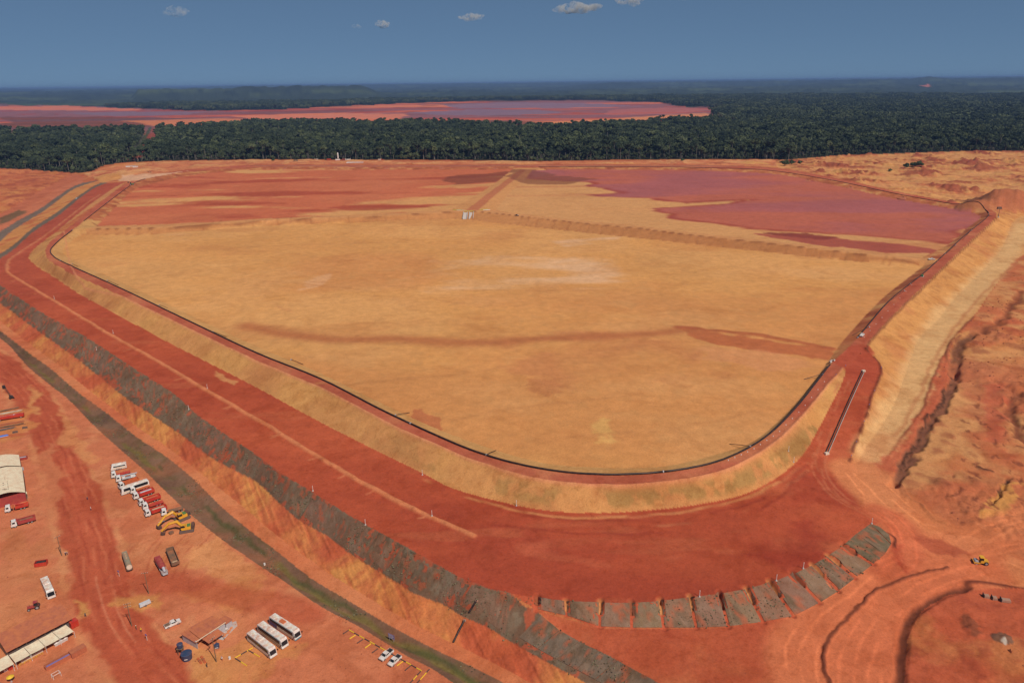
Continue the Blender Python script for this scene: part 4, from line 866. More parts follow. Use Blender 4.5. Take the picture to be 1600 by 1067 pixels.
# ------------------------------------------------------------------ trees
def crown_mesh(name, rx, rz, zc, n_cl, per, leaf, seed, tall=1.0, mat='leaf'):
    g = np.random.default_rng(seed); V = []; 
    for k in range(n_cl):
        a = g.random() * 2 * math.pi; el = math.asin(g.random() * 1.25 - .25) ; rr = .62 + .36 * g.random()
        c = np.array([math.cos(a) * math.cos(el) * rx * rr, math.sin(a) * math.cos(el) * rx * rr, zc + math.sin(el) * rz * rr * tall])
        cr_ = rx * (.20 + .16 * g.random())
        d = g.normal(size=(per, 3)); d /= np.linalg.norm(d, axis=1)[:, None]; d[:, 2] = np.abs(d[:, 2]) * .9 - .15
        p = c + d * cr_ * (.7 + .4 * g.random((per, 1)))
        for q in range(per):
            nrm = d[q] + g.normal(0, .30, 3); nrm /= np.linalg.norm(nrm)
            t = np.cross(nrm, g.normal(size=3)); t /= np.linalg.norm(t); b = np.cross(nrm, t); s = leaf * (.6 + .8 * g.random())
            V += [p[q] - t * s - b * s * .6, p[q] + t * s - b * s * .7, p[q] + t * s * .8 + b * s * .7, p[q] - t * s * .7 + b * s * .6]
    V = np.array(V); Fq = np.arange(len(V)).reshape(-1, 4)
    nu, nv = 9, 6; W = []                     # a ragged inner mass so the crown does not look hollow
    for j in range(nv):
        ph = -.55 + (math.pi / 2 + .45) * j / (nv - 1)
        for i in range(nu):
            a = 2 * math.pi * i / nu; s = .80 + .22 * g.normal() * .6
            W.append((math.cos(a) * math.cos(ph) * rx * s, math.sin(a) * math.cos(ph) * rx * s, zc + math.sin(ph) * rz * s * tall))
    W = np.array(W); b0 = len(V)
    Fi = np.array([(b0 + j * nu + i, b0 + j * nu + (i + 1) % nu, b0 + (j + 1) * nu + (i + 1) % nu, b0 + (j + 1) * nu + i) for j in range(nv - 1) for i in range(nu)])
    return mesh_np(name, np.vstack([V, W]), np.vstack([Fq, Fi]), mat=M[mat], smooth=False)
def trunk_mesh(name, h, r, rx, zc, seed):
    g = np.random.default_rng(seed); mb = MB()
    mb.tube([(0, 0, -1), (g.normal(0, .15), g.normal(0, .15), h * .5), (g.normal(0, .4), g.normal(0, .4), h)], [r * 1.3, r, r * .7], 6)
    for k in range(4):
        a = k * 1.57 + g.random(); mb.tube([(0, 0, h * (.72 + .06 * k)), (math.cos(a) * rx * .6, math.sin(a) * rx * .6, zc + 1.5 * g.random())], [r * .5, r * .2], 5)
    return mb.mesh(name, M['bark'])
class MB:
    def __init__(s): s.v = []; s.f = []
    def add(s, V, Fs):
        b = len(s.v); s.v += [tuple(p) for p in V]; s.f += [tuple(i + b for i in f) for f in Fs]; return s
    def box(s, x0, x1, y0, y1, z0, z1, tx=0, ty=0, sh=0):     # tx, ty: inset of the top face; sh: shift of the top in x
        V = [(x0,y0,z0),(x1,y0,z0),(x1,y1,z0),(x0,y1,z0),(x0+tx+sh,y0+ty,z1),(x1-tx+sh,y0+ty,z1),(x1-tx+sh,y1-ty,z1),(x0+tx+sh,y1-ty,z1)]
        return s.add(V, [(3,2,1,0),(4,5,6,7),(0,1,5,4),(1,2,6,5),(2,3,7,6),(3,0,4,7)])
    def prism(s, prof, y0, y1, ins=0.0):                      # profile in x-z, extruded along y
        n = len(prof); V = [(x, y0 + ins * (z > 2.2), z) for x, z in prof] + [(x, y1 - ins * (z > 2.2), z) for x, z in prof]
        return s.add(V, [tuple(range(n)), tuple(range(2 * n - 1, n - 1, -1))] + [(i, i + n, (i + 1) % n + n, (i + 1) % n) for i in range(n)])
    def tube(s, pts, rad, n=8, cap=True):
        P = [Vector(p) for p in pts]; rings = []
        rad = rad if isinstance(rad, (list, tuple)) else [rad] * len(P)
        up = Vector((0, 0, 1))
        for i, p in enumerate(P):
            d = (P[min(i + 1, len(P) - 1)] - P[max(i - 1, 0)]).normalized()
            a = d.cross(up if abs(d.z) < .9 else Vector((1, 0, 0))).normalized(); b = d.cross(a)
            rings.append([p + (a * math.cos(2 * math.pi * k / n) + b * math.sin(2 * math.pi * k / n)) * rad[i] for k in range(n)])
        V = [q for r_ in rings for q in r_]; Fs = []
        for i in range(len(P) - 1):
            for k in range(n): Fs.append((i * n + k, i * n + (k + 1) % n, (i + 1) * n + (k + 1) % n, (i + 1) * n + k))
        if cap: Fs += [tuple(range(n))[::-1], tuple(range((len(P) - 1) * n, len(P) * n))]
        return s.add(V, Fs)
    def mesh(s, name, mat, smooth=False):
        me = bpy.data.meshes.new(name); me.from_pydata(s.v, [], s.f); me.update()
        import bmesh
        bm = bmesh.new(); bm.from_mesh(me); bmesh.ops.recalc_face_normals(bm, faces=bm.faces); bm.to_mesh(me); bm.free()
        if smooth: me.polygons.foreach_set('use_smooth', [True] * len(me.polygons))
        if mat: me.materials.append(mat)
        return me
    def build(s, name, mat, parent=None, loc=None, rot=None, smooth=False):
        return link(name, s.mesh(name, M[mat] if isinstance(mat, str) else mat, smooth), parent, loc, rot)
KIND = [dict(rx=5.2, rz=4.8, h=15, zc=16, n=30, per=12, leaf=.75, r=.35), dict(rx=6.8, rz=4.6, h=19, zc=20, n=36, per=12, leaf=.8, r=.42), dict(rx=4.2, rz=6.0, h=13, zc=13, n=28, per=12, leaf=.7, r=.3), dict(rx=3.8, rz=3.0, h=23, zc=24.5, n=18, per=11, leaf=.65, r=.32), dict(rx=4.0, rz=3.6, h=5, zc=4.5, n=24, per=11, leaf=.65, r=.22)]
CROWN = [crown_mesh('crown', k['rx'], k['rz'], k['zc'], k['n'], k['per'], k['leaf'], 100 + i) for i, k in enumerate(KIND)]
TRUNK = [trunk_mesh('trunk', k['h'], k['r'], k['rx'], k['zc'], 200 + i) for i, k in enumerate(KIND)]
def join_meshes(name, parts, mats):
    V, Fs, mi = [], [], []; 
    for me, T, s in parts:
        b = len(V); V += [(v.co.x * s + T[0], v.co.y * s + T[1], v.co.z * s + T[2]) for v in me.vertices]
        for p in me.polygons: Fs.append(tuple(i + b for i in p.vertices)); mi.append(mats.index(me.materials[0]))
    o = bpy.data.meshes.new(name); o.from_pydata(V, [], Fs); o.update()
    for m_ in mats: o.materials.append(m_)
    o.polygons.foreach_set('material_index', mi); return o
# distribution
def forest_points(step, r0, r1):
    pts = []
    a0, a1 = math.radians(-46), math.radians(46)
    xs = np.arange(-r1 * math.sin(a1), r1 * math.sin(a1), step); ys = np.arange(r0 * .6, r1, step)
    gx, gy = np.meshgrid(xs, ys); gx = gx.ravel() + RNG.uniform(-.48, .48, gx.size) * step; gy = gy.ravel() + RNG.uniform(-.48, .48, gy.size) * step
    rr = np.hypot(gx, gy); aa = np.arctan2(gx, gy); k = (rr > r0) & (rr < r1) & (aa > a0) & (aa < a1); gx, gy = gx[k], gy[k]
    k = in_poly(gx, gy, fr) & ~in_poly(gx, gy, MUD); gx, gy = gx[k], gy[k]
    k = (seg_dist(gx, gy, PATH, False) > 25) & (seg_dist(gx, gy, FRONT, False) + 22 * fbm(gx, gy, 70, 4, 74) + 9 * RNG.random(gx.size) > 7); return gx[k], gy[k]
tx, ty = forest_points(8.2, 900, 3050)
td = np.hypot(tx, ty)
fe = seg_dist(tx, ty, FRONT, False)
tsc = (.6 + .85 * RNG.random(len(tx)) ** 1.6) * (.85 + .35 * ss(-.4, .6, fbm(tx, ty, 120, 3, 70)))
tkind = RNG.choice([0, 1, 2, 3, 4], len(tx), p=[.34, .27, .22, .09, .08])
fe = fe + 14 * fbm(tx, ty, 40, 3, 73); tkind[(fe < 14)] = 4; tkind[(fe < 34) & (RNG.random(len(tx)) < .4)] = 2; tkind[(fe < 34) & (RNG.random(len(tx)) < .3)] = 4
trz = RNG.random(len(tx)) * 6.28; tz = ground(tx, ty) - .3
inview = (np.abs(np.arctan2(tx, ty)) < math.radians(36.5)) & (fe > 10) & (tkind != 4)
near_ids = np.nonzero(inview)[0]; near_ids = near_ids[np.argsort(fe[near_ids] * 6 + td[near_ids] * .25)][:300]
for i in near_ids:
    k = tkind[i]
    t = link('tree', None, None, (tx[i], ty[i], tz[i]), (0, 0, trz[i])); t.scale = (tsc[i],) * 3
    tag(t, 'dark green rainforest tree standing in the front edge of the forest', 'tree', 'trees along the front edge of the forest')
    link('trunk', TRUNK[k], t); link('crown', CROWN[k], t)
rest = np.ones(len(tx), bool); rest[near_ids] = False
protoC = bpy.data.collections.new('forest_kinds')
pm = [M['bark'], M['leaf']]
for k in range(5):
    o = bpy.data.objects.new('forest_kind_%d' % k, join_meshes('forest_tree', [(TRUNK[k], (0, 0, 0), 1), (CROWN[k], (0, 0, 0), 1)], pm)); protoC.objects.link(o)
g = np.random.default_rng(5); farkind = [crown_mesh('far_crown', k['rx'] * 1.3, k['rz'] * 1.1, k['zc'], 12, 7, 1.6, 300 + i) for i, k in enumerate(KIND[:3])]
for k in range(4):
    parts = [(farkind[g.integers(3)], (gx_ + g.normal(0, 4.5), gy_ + g.normal(0, 4.5), g.normal(0, 2.0)), .6 + .8 * g.random() ** 1.5) for gx_ in range(-27, 28, 11) for gy_ in range(-27, 28, 11)]
    o = bpy.data.objects.new('forest_kind_%d' % (5 + k), join_meshes('forest_patch', parts, [M['leaf']])); protoC.objects.link(o)
px_, py_ = forest_points(58, 3050, 7800)
fx = np.r_[tx[rest], px_]; fy = np.r_[ty[rest], py_]; fk = np.r_[tkind[rest], RNG.integers(5, 9, len(px_))]; fs = np.r_[tsc[rest], RNG.uniform(.9, 1.15, len(px_))]
frz = np.r_[trz[rest], RNG.random(len(px_)) * 6.28]; fz = np.r_[tz[rest], ground(px_, py_)]
me = bpy.data.meshes.new('forest'); me.vertices.add(len(fx)); me.vertices.foreach_set('co', np.c_[fx, fy, fz].astype(np.float32).ravel())
for nm, ty_, dat in (('kind_index', 'INT', fk.astype(np.int32)), ('turn', 'FLOAT', frz.astype(np.float32)), ('size', 'FLOAT', fs.astype(np.float32))):
    me.attributes.new(nm, ty_, 'POINT').data.foreach_set('value', dat)
forest = tag(link('forest', me), 'dense dark green rainforest stretching behind the basins', 'forest', kind='stuff')
ng = bpy.data.node_groups.new('forest_nodes', 'GeometryNodeTree')
ng.interface.new_socket('Geometry', in_out='INPUT', socket_type='NodeSocketGeometry'); ng.interface.new_socket('Geometry', in_out='OUTPUT', socket_type='NodeSocketGeometry')
gi = ng.nodes.new('NodeGroupInput'); go = ng.nodes.new('NodeGroupOutput'); ip = ng.nodes.new('GeometryNodeInstanceOnPoints'); ci_ = ng.nodes.new('GeometryNodeCollectionInfo')
ci_.inputs['Collection'].default_value = protoC; ci_.inputs['Separate Children'].default_value = True; ci_.inputs['Reset Children'].default_value = True
mp = ng.nodes.new('GeometryNodeMeshToPoints')
def named(n, t):
    a = ng.nodes.new('GeometryNodeInputNamedAttribute'); a.data_type = t; a.inputs['Name'].default_value = n; return a
ng.links.new(gi.outputs[0], mp.inputs['Mesh']); ng.links.new(mp.outputs['Points'], ip.inputs['Points']); ng.links.new(ci_.outputs[0], ip.inputs['Instance'])
ip.inputs['Pick Instance'].default_value = True
ng.links.new(named('kind_index', 'INT').outputs['Attribute'], ip.inputs['Instance Index'])
cx_ = ng.nodes.new('ShaderNodeCombineXYZ'); ng.links.new(named('turn', 'FLOAT').outputs['Attribute'], cx_.inputs['Z']); ng.links.new(cx_.outputs[0], ip.inputs['Rotation'])
ng.links.new(named('size', 'FLOAT').outputs['Attribute'], ip.inputs['Scale']); ng.links.new(ip.outputs['Instances'], go.inputs[0])
md = forest.modifiers.new('forest_nodes', 'NODES'); md.node_group = ng

# ------------------------------------------------------------------ haze
hz, nt, b = newmat('haze_air'); nt.nodes.remove(b); pv = nt.nodes.new('ShaderNodeVolumePrincipled')
pv.inputs['Color'].default_value = (*HAZE_C, 1); pv.inputs['Density'].default_value = HAZE_D; pv.inputs['Anisotropy'].default_value = 0.0
nt.links.new(pv.outputs['Volume'], nt.nodes['Material Output'].inputs['Volume'])
hb_ = MB().box(-78000, 78000, -78000, 78000, float(Z.min()) - 1.0, max(H + 8.0, float(Z.max()) + 5.0)).build('haze', hz)
tag(hb_, 'pale blue haze hanging over the distant forest', 'haze', kind='stuff')

# ------------------------------------------------------------------ clouds
def cloud(px, py, dist, wpx, hpx, label, seed, dens=.02):
    dx, dy, dz = ray(px, py); t = dist / math.hypot(dx, dy); p = Vector((float(dx * t), float(dy * t), float(H + dz * t)))
    mpx = dist / F; g = np.random.default_rng(seed)
    import bmesh
    bm = bmesh.new(); n = 9
    for k in range(n):
        u = (k / (n - 1) - .5); r_ = hpx * mpx * (.34 + .22 * g.random()) * (1 - 1.1 * abs(u))
        mt = Matrix.Translation((u * wpx * mpx * .8, g.normal(0, .15) * wpx * mpx, abs(g.normal(0, .22)) * hpx * mpx * (1 - abs(u)))) @ Matrix.Diagonal((1.5, 1.2, .85, 1))
        bmesh.ops.create_icosphere(bm, subdivisions=3, radius=max(r_, 10), matrix=mt)
    for v in bm.verts:
        n_ = fbm(np.array([v.co.x + v.co.z]), np.array([v.co.y + v.co.z * .7]), hpx * mpx * .35, 4, seed)[0]; v.co *= 1 + .12 * n_
    me = bpy.data.meshes.new('cloud'); bm.to_mesh(me); bm.free()
    m_, nt, b = newmat('cloud_vapour'); nt.nodes.remove(b); pv = nt.nodes.new('ShaderNodeVolumePrincipled'); pv.inputs['Color'].default_value = (.97, .96, .96, 1); pv.inputs['Anisotropy'].default_value = -.25
    tc = nt.nodes.new('ShaderNodeTexCoord'); nz = nt.nodes.new('ShaderNodeTexNoise'); nz.inputs['Scale'].default_value = 2.4 / (hpx * mpx); nz.inputs['Detail'].default_value = 5
    nt.links.new(tc.outputs['Object'], nz.inputs['Vector']); mr = nt.nodes.new('ShaderNodeMapRange'); mr.inputs['From Min'].default_value = .42; mr.inputs['From Max'].default_value = .7; mr.inputs['To Max'].default_value = dens
    nt.links.new(nz.outputs['Fac'], mr.inputs['Value']); nt.links.new(mr.outputs['Result'], pv.inputs['Density']); nt.links.new(pv.outputs['Volume'], nt.nodes['Material Output'].inputs['Volume'])
    me.materials.append(m_)
    o = link('cloud', me, None, p, (0, 0, -math.atan2(p.x, p.y))); tag(o, label, 'cloud', 'small clouds in the blue sky')
for a in [(900,15,14000,66,24,'largest small white cloud in the sky, at the top of the view',1,.018),(735,29,15000,40,14,'flat faint cloud left of the largest cloud in the sky',2,.015),(597,40,16000,18,12,'tiny round cloud puff, second from the far left',3,.016),(557,43,16000,12,7,'faintest tiny cloud wisp beside the round puff',4,.006),(276,22,15000,28,16,'thin ragged cloud wisp alone at the upper left',5,.005),(982,4,14000,40,16,'hazy cloud at the top edge right of the largest cloud',6,.012),(1075,-3,14000,60,12,'pale cloud cut by the top edge of the view',7,.012)]: cloud(*a)

# ------------------------------------------------------------------ vehicles, buildings and small things
for n, c, r_, d_ in [('white', (.76,.75,.71), .35, .5), ('cream', (.74,.66,.52), .55, .65), ('dustywhite', (.76,.72,.64), .5, .75), ('red', (.50,.035,.025), .45, .5), ('orange', (.55,.13,.05), .5, .5), ('yellow', (.72,.36,.03), .45, .3), ('black', (.025,.024,.024), .6, .1),
                     ('glass', (.018,.02,.024), .12, .0), ('tyre', (.03,.028,.027), .9, .4), ('grey', (.34,.33,.33), .6, .4), ('darkgrey', (.10,.095,.095), .6, .3), ('steel', (.42,.43,.46), .45, .25), ('blue', (.035,.07,.20), .45, .15), ('teal', (.06,.24,.32), .45, .2),
                     ('brown', (.16,.10,.065), .85, .5), ('khaki', (.30,.25,.17), .6, .5), ('rustroof', (.42,.12,.06), .8, .6), ('fabric', (.80,.66,.46), .8, .25), ('wood', (.20,.13,.08), .9, .3), ('tankblue', (.035,.055,.11), .5, .1), ('maroon', (.36,.05,.05), .5, .4),
                     ('paintyellow', (.78,.48,.03), .6, .25), ('paintblack', (.045,.04,.04), .7, .3), ('hdpe', (.016,.014,.014), .5, .12), ('concrete', (.52,.48,.44), .9, .3), ('green', (.05,.20,.06), .5, .2), ('silver', (.55,.56,.58), .4, .2), ('purple', (.20,.16,.36), .6, .1),
                     ('skin', (.25,.13,.08), .6, 0), ('navy', (.04,.05,.10), .8, .1), ('light', (.8,.8,.72), .2, 0), ('tan', (.52,.36,.22), .9, .2), ('brightblue', (.05,.16,.55), .6, .1), ('greypad', (.50,.44,.40), .9, .5), ('lime', (.42,.52,.04), .6, .1), ('coal', (.10,.075,.065), .95, .3), ('oldslab', (.36,.22,.16), .95, .5), ('dustypipe', (.34,.28,.25), .7, .5)]:
    M[n] = paint('paint_' + n, c, r_, d_)

def seat(front, rear, dz=0.0):            # ground position, heading and length of a thing from two pixels
    x0, y0, z0 = hit(*front); x1, y1, z1 = hit(*rear)
    L = math.hypot(x0 - x1, y0 - y1)
    return Vector((float((x0 + x1) / 2), float((y0 + y1) / 2), float(min(z0, z1)) + dz)), math.atan2(float(y0 - y1), float(x0 - x1)), L
def at(px, py, dz=0.0):
    x, y, z = hit(px, py); return Vector((float(x), float(y), float(z) + dz))
def thing(name, label, cat, loc, rz=0.0, group=None):
    o = link(name, None, None, loc, (0, 0, rz)); return tag(o, label, cat, group)
_wm = {}
def wheel(parent, x, y, r, w):
    key = (round(r, 2), round(w, 2))
    if key not in _wm:
        _wm[key] = (MB().tube([(0, -w / 2, 0), (0, w / 2, 0)], r, 14).mesh('wheel', M['tyre']), MB().tube([(0, -w / 2 - .015, 0), (0, w / 2 + .015, 0)], r * .55, 10).mesh('rim', M['grey']))
    o = link('wheel', _wm[key][0], parent, (x, y, r)); link('rim', _wm[key][1], o); return o

def coach(front, rear, label, stripe='cream', tail=None, group=None, roofcol='dustywhite', L=None, Hh=3.5):
    loc, rz, l = seat(front, rear); L = L or l; W = 2.6; h = L / 2
    t = thing('coach', label, 'bus', loc, rz, group)
    MB().prism([(-h, .45), (-h, Hh - .25), (-h + .25, Hh), (h - .75, Hh), (h - .45, Hh - .25), (h, 1.25), (h, .45)], -W / 2, W / 2, .10).build('body', 'white', t)
    MB().box(-h + .35, h - .9, -W / 2 + .22, W / 2 - .22, Hh, Hh + .07).build('roof', roofcol, t)
    w = MB().prism([(h - .52, Hh - .35), (h + .03, 1.35), (h + .05, 1.35), (h - .46, Hh - .3)], -W / 2 + .2, W / 2 - .2).build('windscreen', 'glass', t)
    MB().box(-.02, .04, -.03, .03, -.9, .9).build('wiper', 'black', w, (h - .2, 0, 2.1), (0, -.27, 0))
    for s in (-1, 1):
        MB().box(-h + .5, h - 1.1, s * (W / 2 + .004) - .02, s * (W / 2 + .004) + .02, 1.75, Hh - .42).build('side_window', 'glass', t)
        MB().box(-h + .3, h - .9, s * (W / 2 + .006) - .02, s * (W / 2 + .006) + .02, .75, 1.55).build('side_panel', stripe, t)
        if tail: MB().box(-h + .25, -h + 4.2, s * (W / 2 + .02) - .02, s * (W / 2 + .02) + .02, .6, 1.95).build('tail_panel', tail, t)
        MB().box(-.12, .12, -.16, .16, -.32, .25).build('mirror', 'black', t, (h + .15, s * (W / 2 + .28), 2.3))
        MB().box(-.03, .03, -.22, .22, -.1, .1).build('headlight', 'light', t, (h + .01, s * .85, .85))
        for x in (h - 2.6, -h + 3.9, -h + 2.7): wheel(t, x, s * (W / 2 - .16), .5, .34)
    MB().box(h - .15, h + .12, -W / 2 + .05, W / 2 - .05, .42, .78).build('bumper', 'teal' if tail else 'white', t)
    MB().box(-1.6, 1.0, -.75, .75, Hh + .07, Hh + .30, .15, .1).build('air_conditioner', 'orange' if tail else 'dustywhite', t, (-.6, 0, 0))
    for x in (-h + 2.2, h - 3.0): MB().box(x - .45, x + .45, -.4, .4, Hh + .07, Hh + .16).build('roof_hatch', 'cream', t)
    return t
G_CO = 'white coaches parked by the canteen shed'
coach((428.1,1026.8), (392,998), 'nearest of three white coaches, beside the yellow parking logs', group=G_CO)
coach((446.2,1012), (408,984.6), 'middle one of the three white coaches parked side by side', 'tan', group=G_CO)
coach((466.4,998.7), (426.4,972.6), 'white coach with blue tail panel and teal bumper', tail='blue', group=G_CO)
coach((174.1,734.6), (198.4,729.7), 'short white minibus at the top end of the truck row', group='vehicles parked in the long row', Hh=2.7)
coach((189.5,773), (232.8,758.6), 'long white bus parked between trucks in the row', group='vehicles parked in the long row')
coach((83,938.6), (69.9,909.8), 'dusty white bus standing alone above the long shed', 'white', roofcol='dustywhite', L=11)

def truck(front, rear, label, kind='dump', bodycol='red', loadcol=None, cabcol='white', group=None, L=None, name='truck', axles=3):
    loc, rz, l = seat(front, rear); L = L or l; W = 2.5; h = L / 2; c0 = h - 2.1
    t = thing(name, label, 'truck', loc, rz, group)
    cb = MB().prism([(c0, .75), (c0, 2.85), (c0 + .25, 3.05), (h - .45, 3.0), (h - .12, 1.85), (h, 1.7), (h, .75)], -W / 2, W / 2, .12).build('cab', cabcol, t)
    MB().prism([(h - .42, 2.85), (h - .1, 1.92), (h - .07, 1.92), (h - .38, 2.88)], -W / 2 + .16, W / 2 - .16).build('windscreen', 'glass', cb)
    for s in (-1, 1):
        MB().box(c0 + .55, h - .55, s * (W / 2 - .02) - .03, s * (W / 2 - .02) + .03, 1.9, 2.65).build('side_window', 'glass', cb)
        MB().box(-.1, .1, -.1, .1, -.3, .3).build('mirror', 'black', cb, (h - .1, s * (W / 2 + .2), 2.3))
        MB().box(-.03, .03, -.2, .2, -.1, .1).build('headlight', 'light', cb, (h + .02, s * .85, .95))
    MB().box(h - .1, h + .12, -W / 2, W / 2, .45, .85).build('bumper', 'darkgrey', t)
    MB().box(-h + .1, c0 + .1, -.5, .5, .65, .98).build('chassis', 'black', t)
    ax = [h - 1.35, -h + 2.9, -h + 1.6] if axles == 3 else [h - 1.35, -h + 1.9]
    for x in ax:
        for s in (-1, 1): wheel(t, x, s * (W / 2 - .2), .5, .36)
    b0, b1 = -h, c0 - .35
    if kind == 'dump':
        m = MB(); z0, z1, th = 1.0, 2.55, .09
        m.box(b0, b1, -W / 2 + .1, W / 2 - .1, z0, z0 + .12)
        for s in (-1, 1): m.box(b0, b1, s * (W / 2 - th / 2) - th / 2, s * (W / 2 - th / 2) + th / 2, z0, z1)
        m.box(b0, b0 + th, -W / 2 + th, W / 2 - th, z0, z1 - .2); m.box(b1 - th, b1, -W / 2 + th, W / 2 - th, z0, z1 + .25)
        b = m.build('dump_body', bodycol, t)
        for k in range(6):
            x = b0 + .5 + k * (b1 - b0 - 1) / 5
            for s in (-1, 1): MB().box(x - .05, x + .05, s * (W / 2 + .04) - .04, s * (W / 2 + .04) + .04, z0, z1).build('rib', bodycol, b)
        MB().prism([(b1 - .1, z1 + .25), (b1 - .1, z1 + .33), (b1 + .9, z1 + .40), (b1 + .9, z1 + .32)], -W / 2, W / 2).build('cab_guard', bodycol, b)
        if loadcol: MB().box(b0 + .5, b1 - .3, -W / 2 + .35, W / 2 - .35, z0 + .12, z1 - .35, .5, .25).build('load', loadcol, t)
    elif kind == 'flat':
        b = MB().box(b0, b1, -W / 2, W / 2, 1.0, 1.18).build('flatbed', bodycol, t)
        MB().box(b1 - .1, b1, -W / 2, W / 2, 1.18, 1.9).build('headboard', bodycol, b)
        for k in range(5):
            for s in (-1, 1): MB().box(-.04, .04, -.04, .04, 0, .55).build('stake', bodycol, b, (b0 + .2 + k * (b1 - b0 - .5) / 4, s * (W / 2 - .05), 1.18))
        if loadcol: MB().box(b0 + .8, b1 - .8, -W / 2 + .3, W / 2 - .3, 1.18, 1.75, .1, .1).build('load', loadcol, t)
    elif kind == 'rig':
        b = MB().box(b0, b1, -W / 2, W / 2, 1.0, 1.15).build('deck', 'steel', t)
        MB().box(b1 - 1.5, b1 - .3, -W / 2 + .15, W / 2 - .15, 1.15, 2.2).build('engine_box', 'white', t)
        MB().tube([(b0 - .6, 0, 2.3), (b1 + .2, 0, 2.6)], .28, 8).build('drill_mast', 'steel', t)
        MB().box(b0 + .4, b0 + 2.3, -.9, .9, 1.15, 1.9).build('hydraulic_box', 'white', t)
        for s in (-1, 1): MB().tube([(b0 + .3, s * 1.1, .2), (b0 + .3, s * 1.1, 1.6)], .1, 6).build('jack', 'grey', t)
    elif kind == 'crane':
        MB().box(b0, b1 - 1.4, -W / 2, W / 2, 1.0, 1.5).build('flatbed', bodycol, t)
        for s in (-1, 1): MB().box(b0, b1 - 1.4, s * (W / 2 - .03) - .03, s * (W / 2 - .03) + .03, 1.5, 1.95).build('side_board', bodycol, t)
        cr_ = MB().tube([(b1 - .7, 0, 1.0), (b1 - .7, 0, 3.1)], [.35, .22], 8).build('crane_post', 'orange', t)
        MB().tube([(b1 - .7, 0, 3.0), (b0 + 1.6, .2, 2.5)], [.2, .13], 6).build('crane_boom', 'red', cr_)
        for s in (-1, 1): MB().box(-.12, .12, -.35, .35, 0, 1.0).build('outrigger', 'orange', t, (b1 - .7, s * 1.3, .3))
    elif kind == 'tractor':
        MB().tube([(b0 + 1.3, 0, 1.0), (b0 + 1.3, 0, 1.15)], .5, 12).build('fifth_wheel', 'darkgrey', t)
        MB().box(b0 - 3.6, b0 + 2.3, -W / 2, W / 2, 1.2, 1.45).build('flatbed', bodycol, t)
        for x in (b0 - 2.9, b0 - 1.7):
            for s in (-1, 1): wheel(t, x, s * (W / 2 - .2), .5, .36)
    return t
G_ROW = 'vehicles parked in the long row'
truck((175.1,746.7), (203.3,739.5), 'white cab truck with bare red flatbed below the minibus', 'flat', 'red', group=G_ROW, L=8.3)
truck((182.6,752.8), (212.5,745.6), 'white drilling rig truck with pale equipment on its deck', 'rig', group=G_ROW, L=8.6)
truck((184.3,765), (219,751.5), 'white cab truck with orange dump body hidden behind the bus', 'dump', 'orange', group=G_ROW, L=9)
truck((203.2,771.5), (234.5,761), 'white cab truck squeezed between the long bus and the red truck', 'flat', 'orange', group=G_ROW, L=8.4)
truck((208.5,780.5), (241.5,769), 'red dump truck carrying a flat pale grey load', 'dump', 'red', 'silver', group=G_ROW, L=9)
truck((214.5,791.5), (254,778), 'red dump truck with empty orange body, middle of the row', 'dump', 'red', 'orange', group=G_ROW, L=9.2)
truck((221.5,797), (257.5,785.5), 'white cab truck with red flatbed behind the tan loaded truck', 'flat', 'red', group=G_ROW, L=8.6)
truck((226,807.8), (262,795), 'red dump truck loaded with tan soil', 'dump', 'red', 'tan', group=G_ROW, L=9)
truck((249.5,806.5), (276,799.5), 'short white tractor unit pulling a dark flat trailer beside excavators', 'tractor', 'brown', group=G_ROW, L=5.2, axles=2)
truck((9.7,800), (44.5,791.5), 'red crane truck with white cab parked in front of the tent', 'crane', 'red', L=8.8)
truck((19.5,823.5), (55.4,813.2), 'white cab truck with maroon dump body below the crane truck', 'dump', 'maroon', 'brown', L=9)

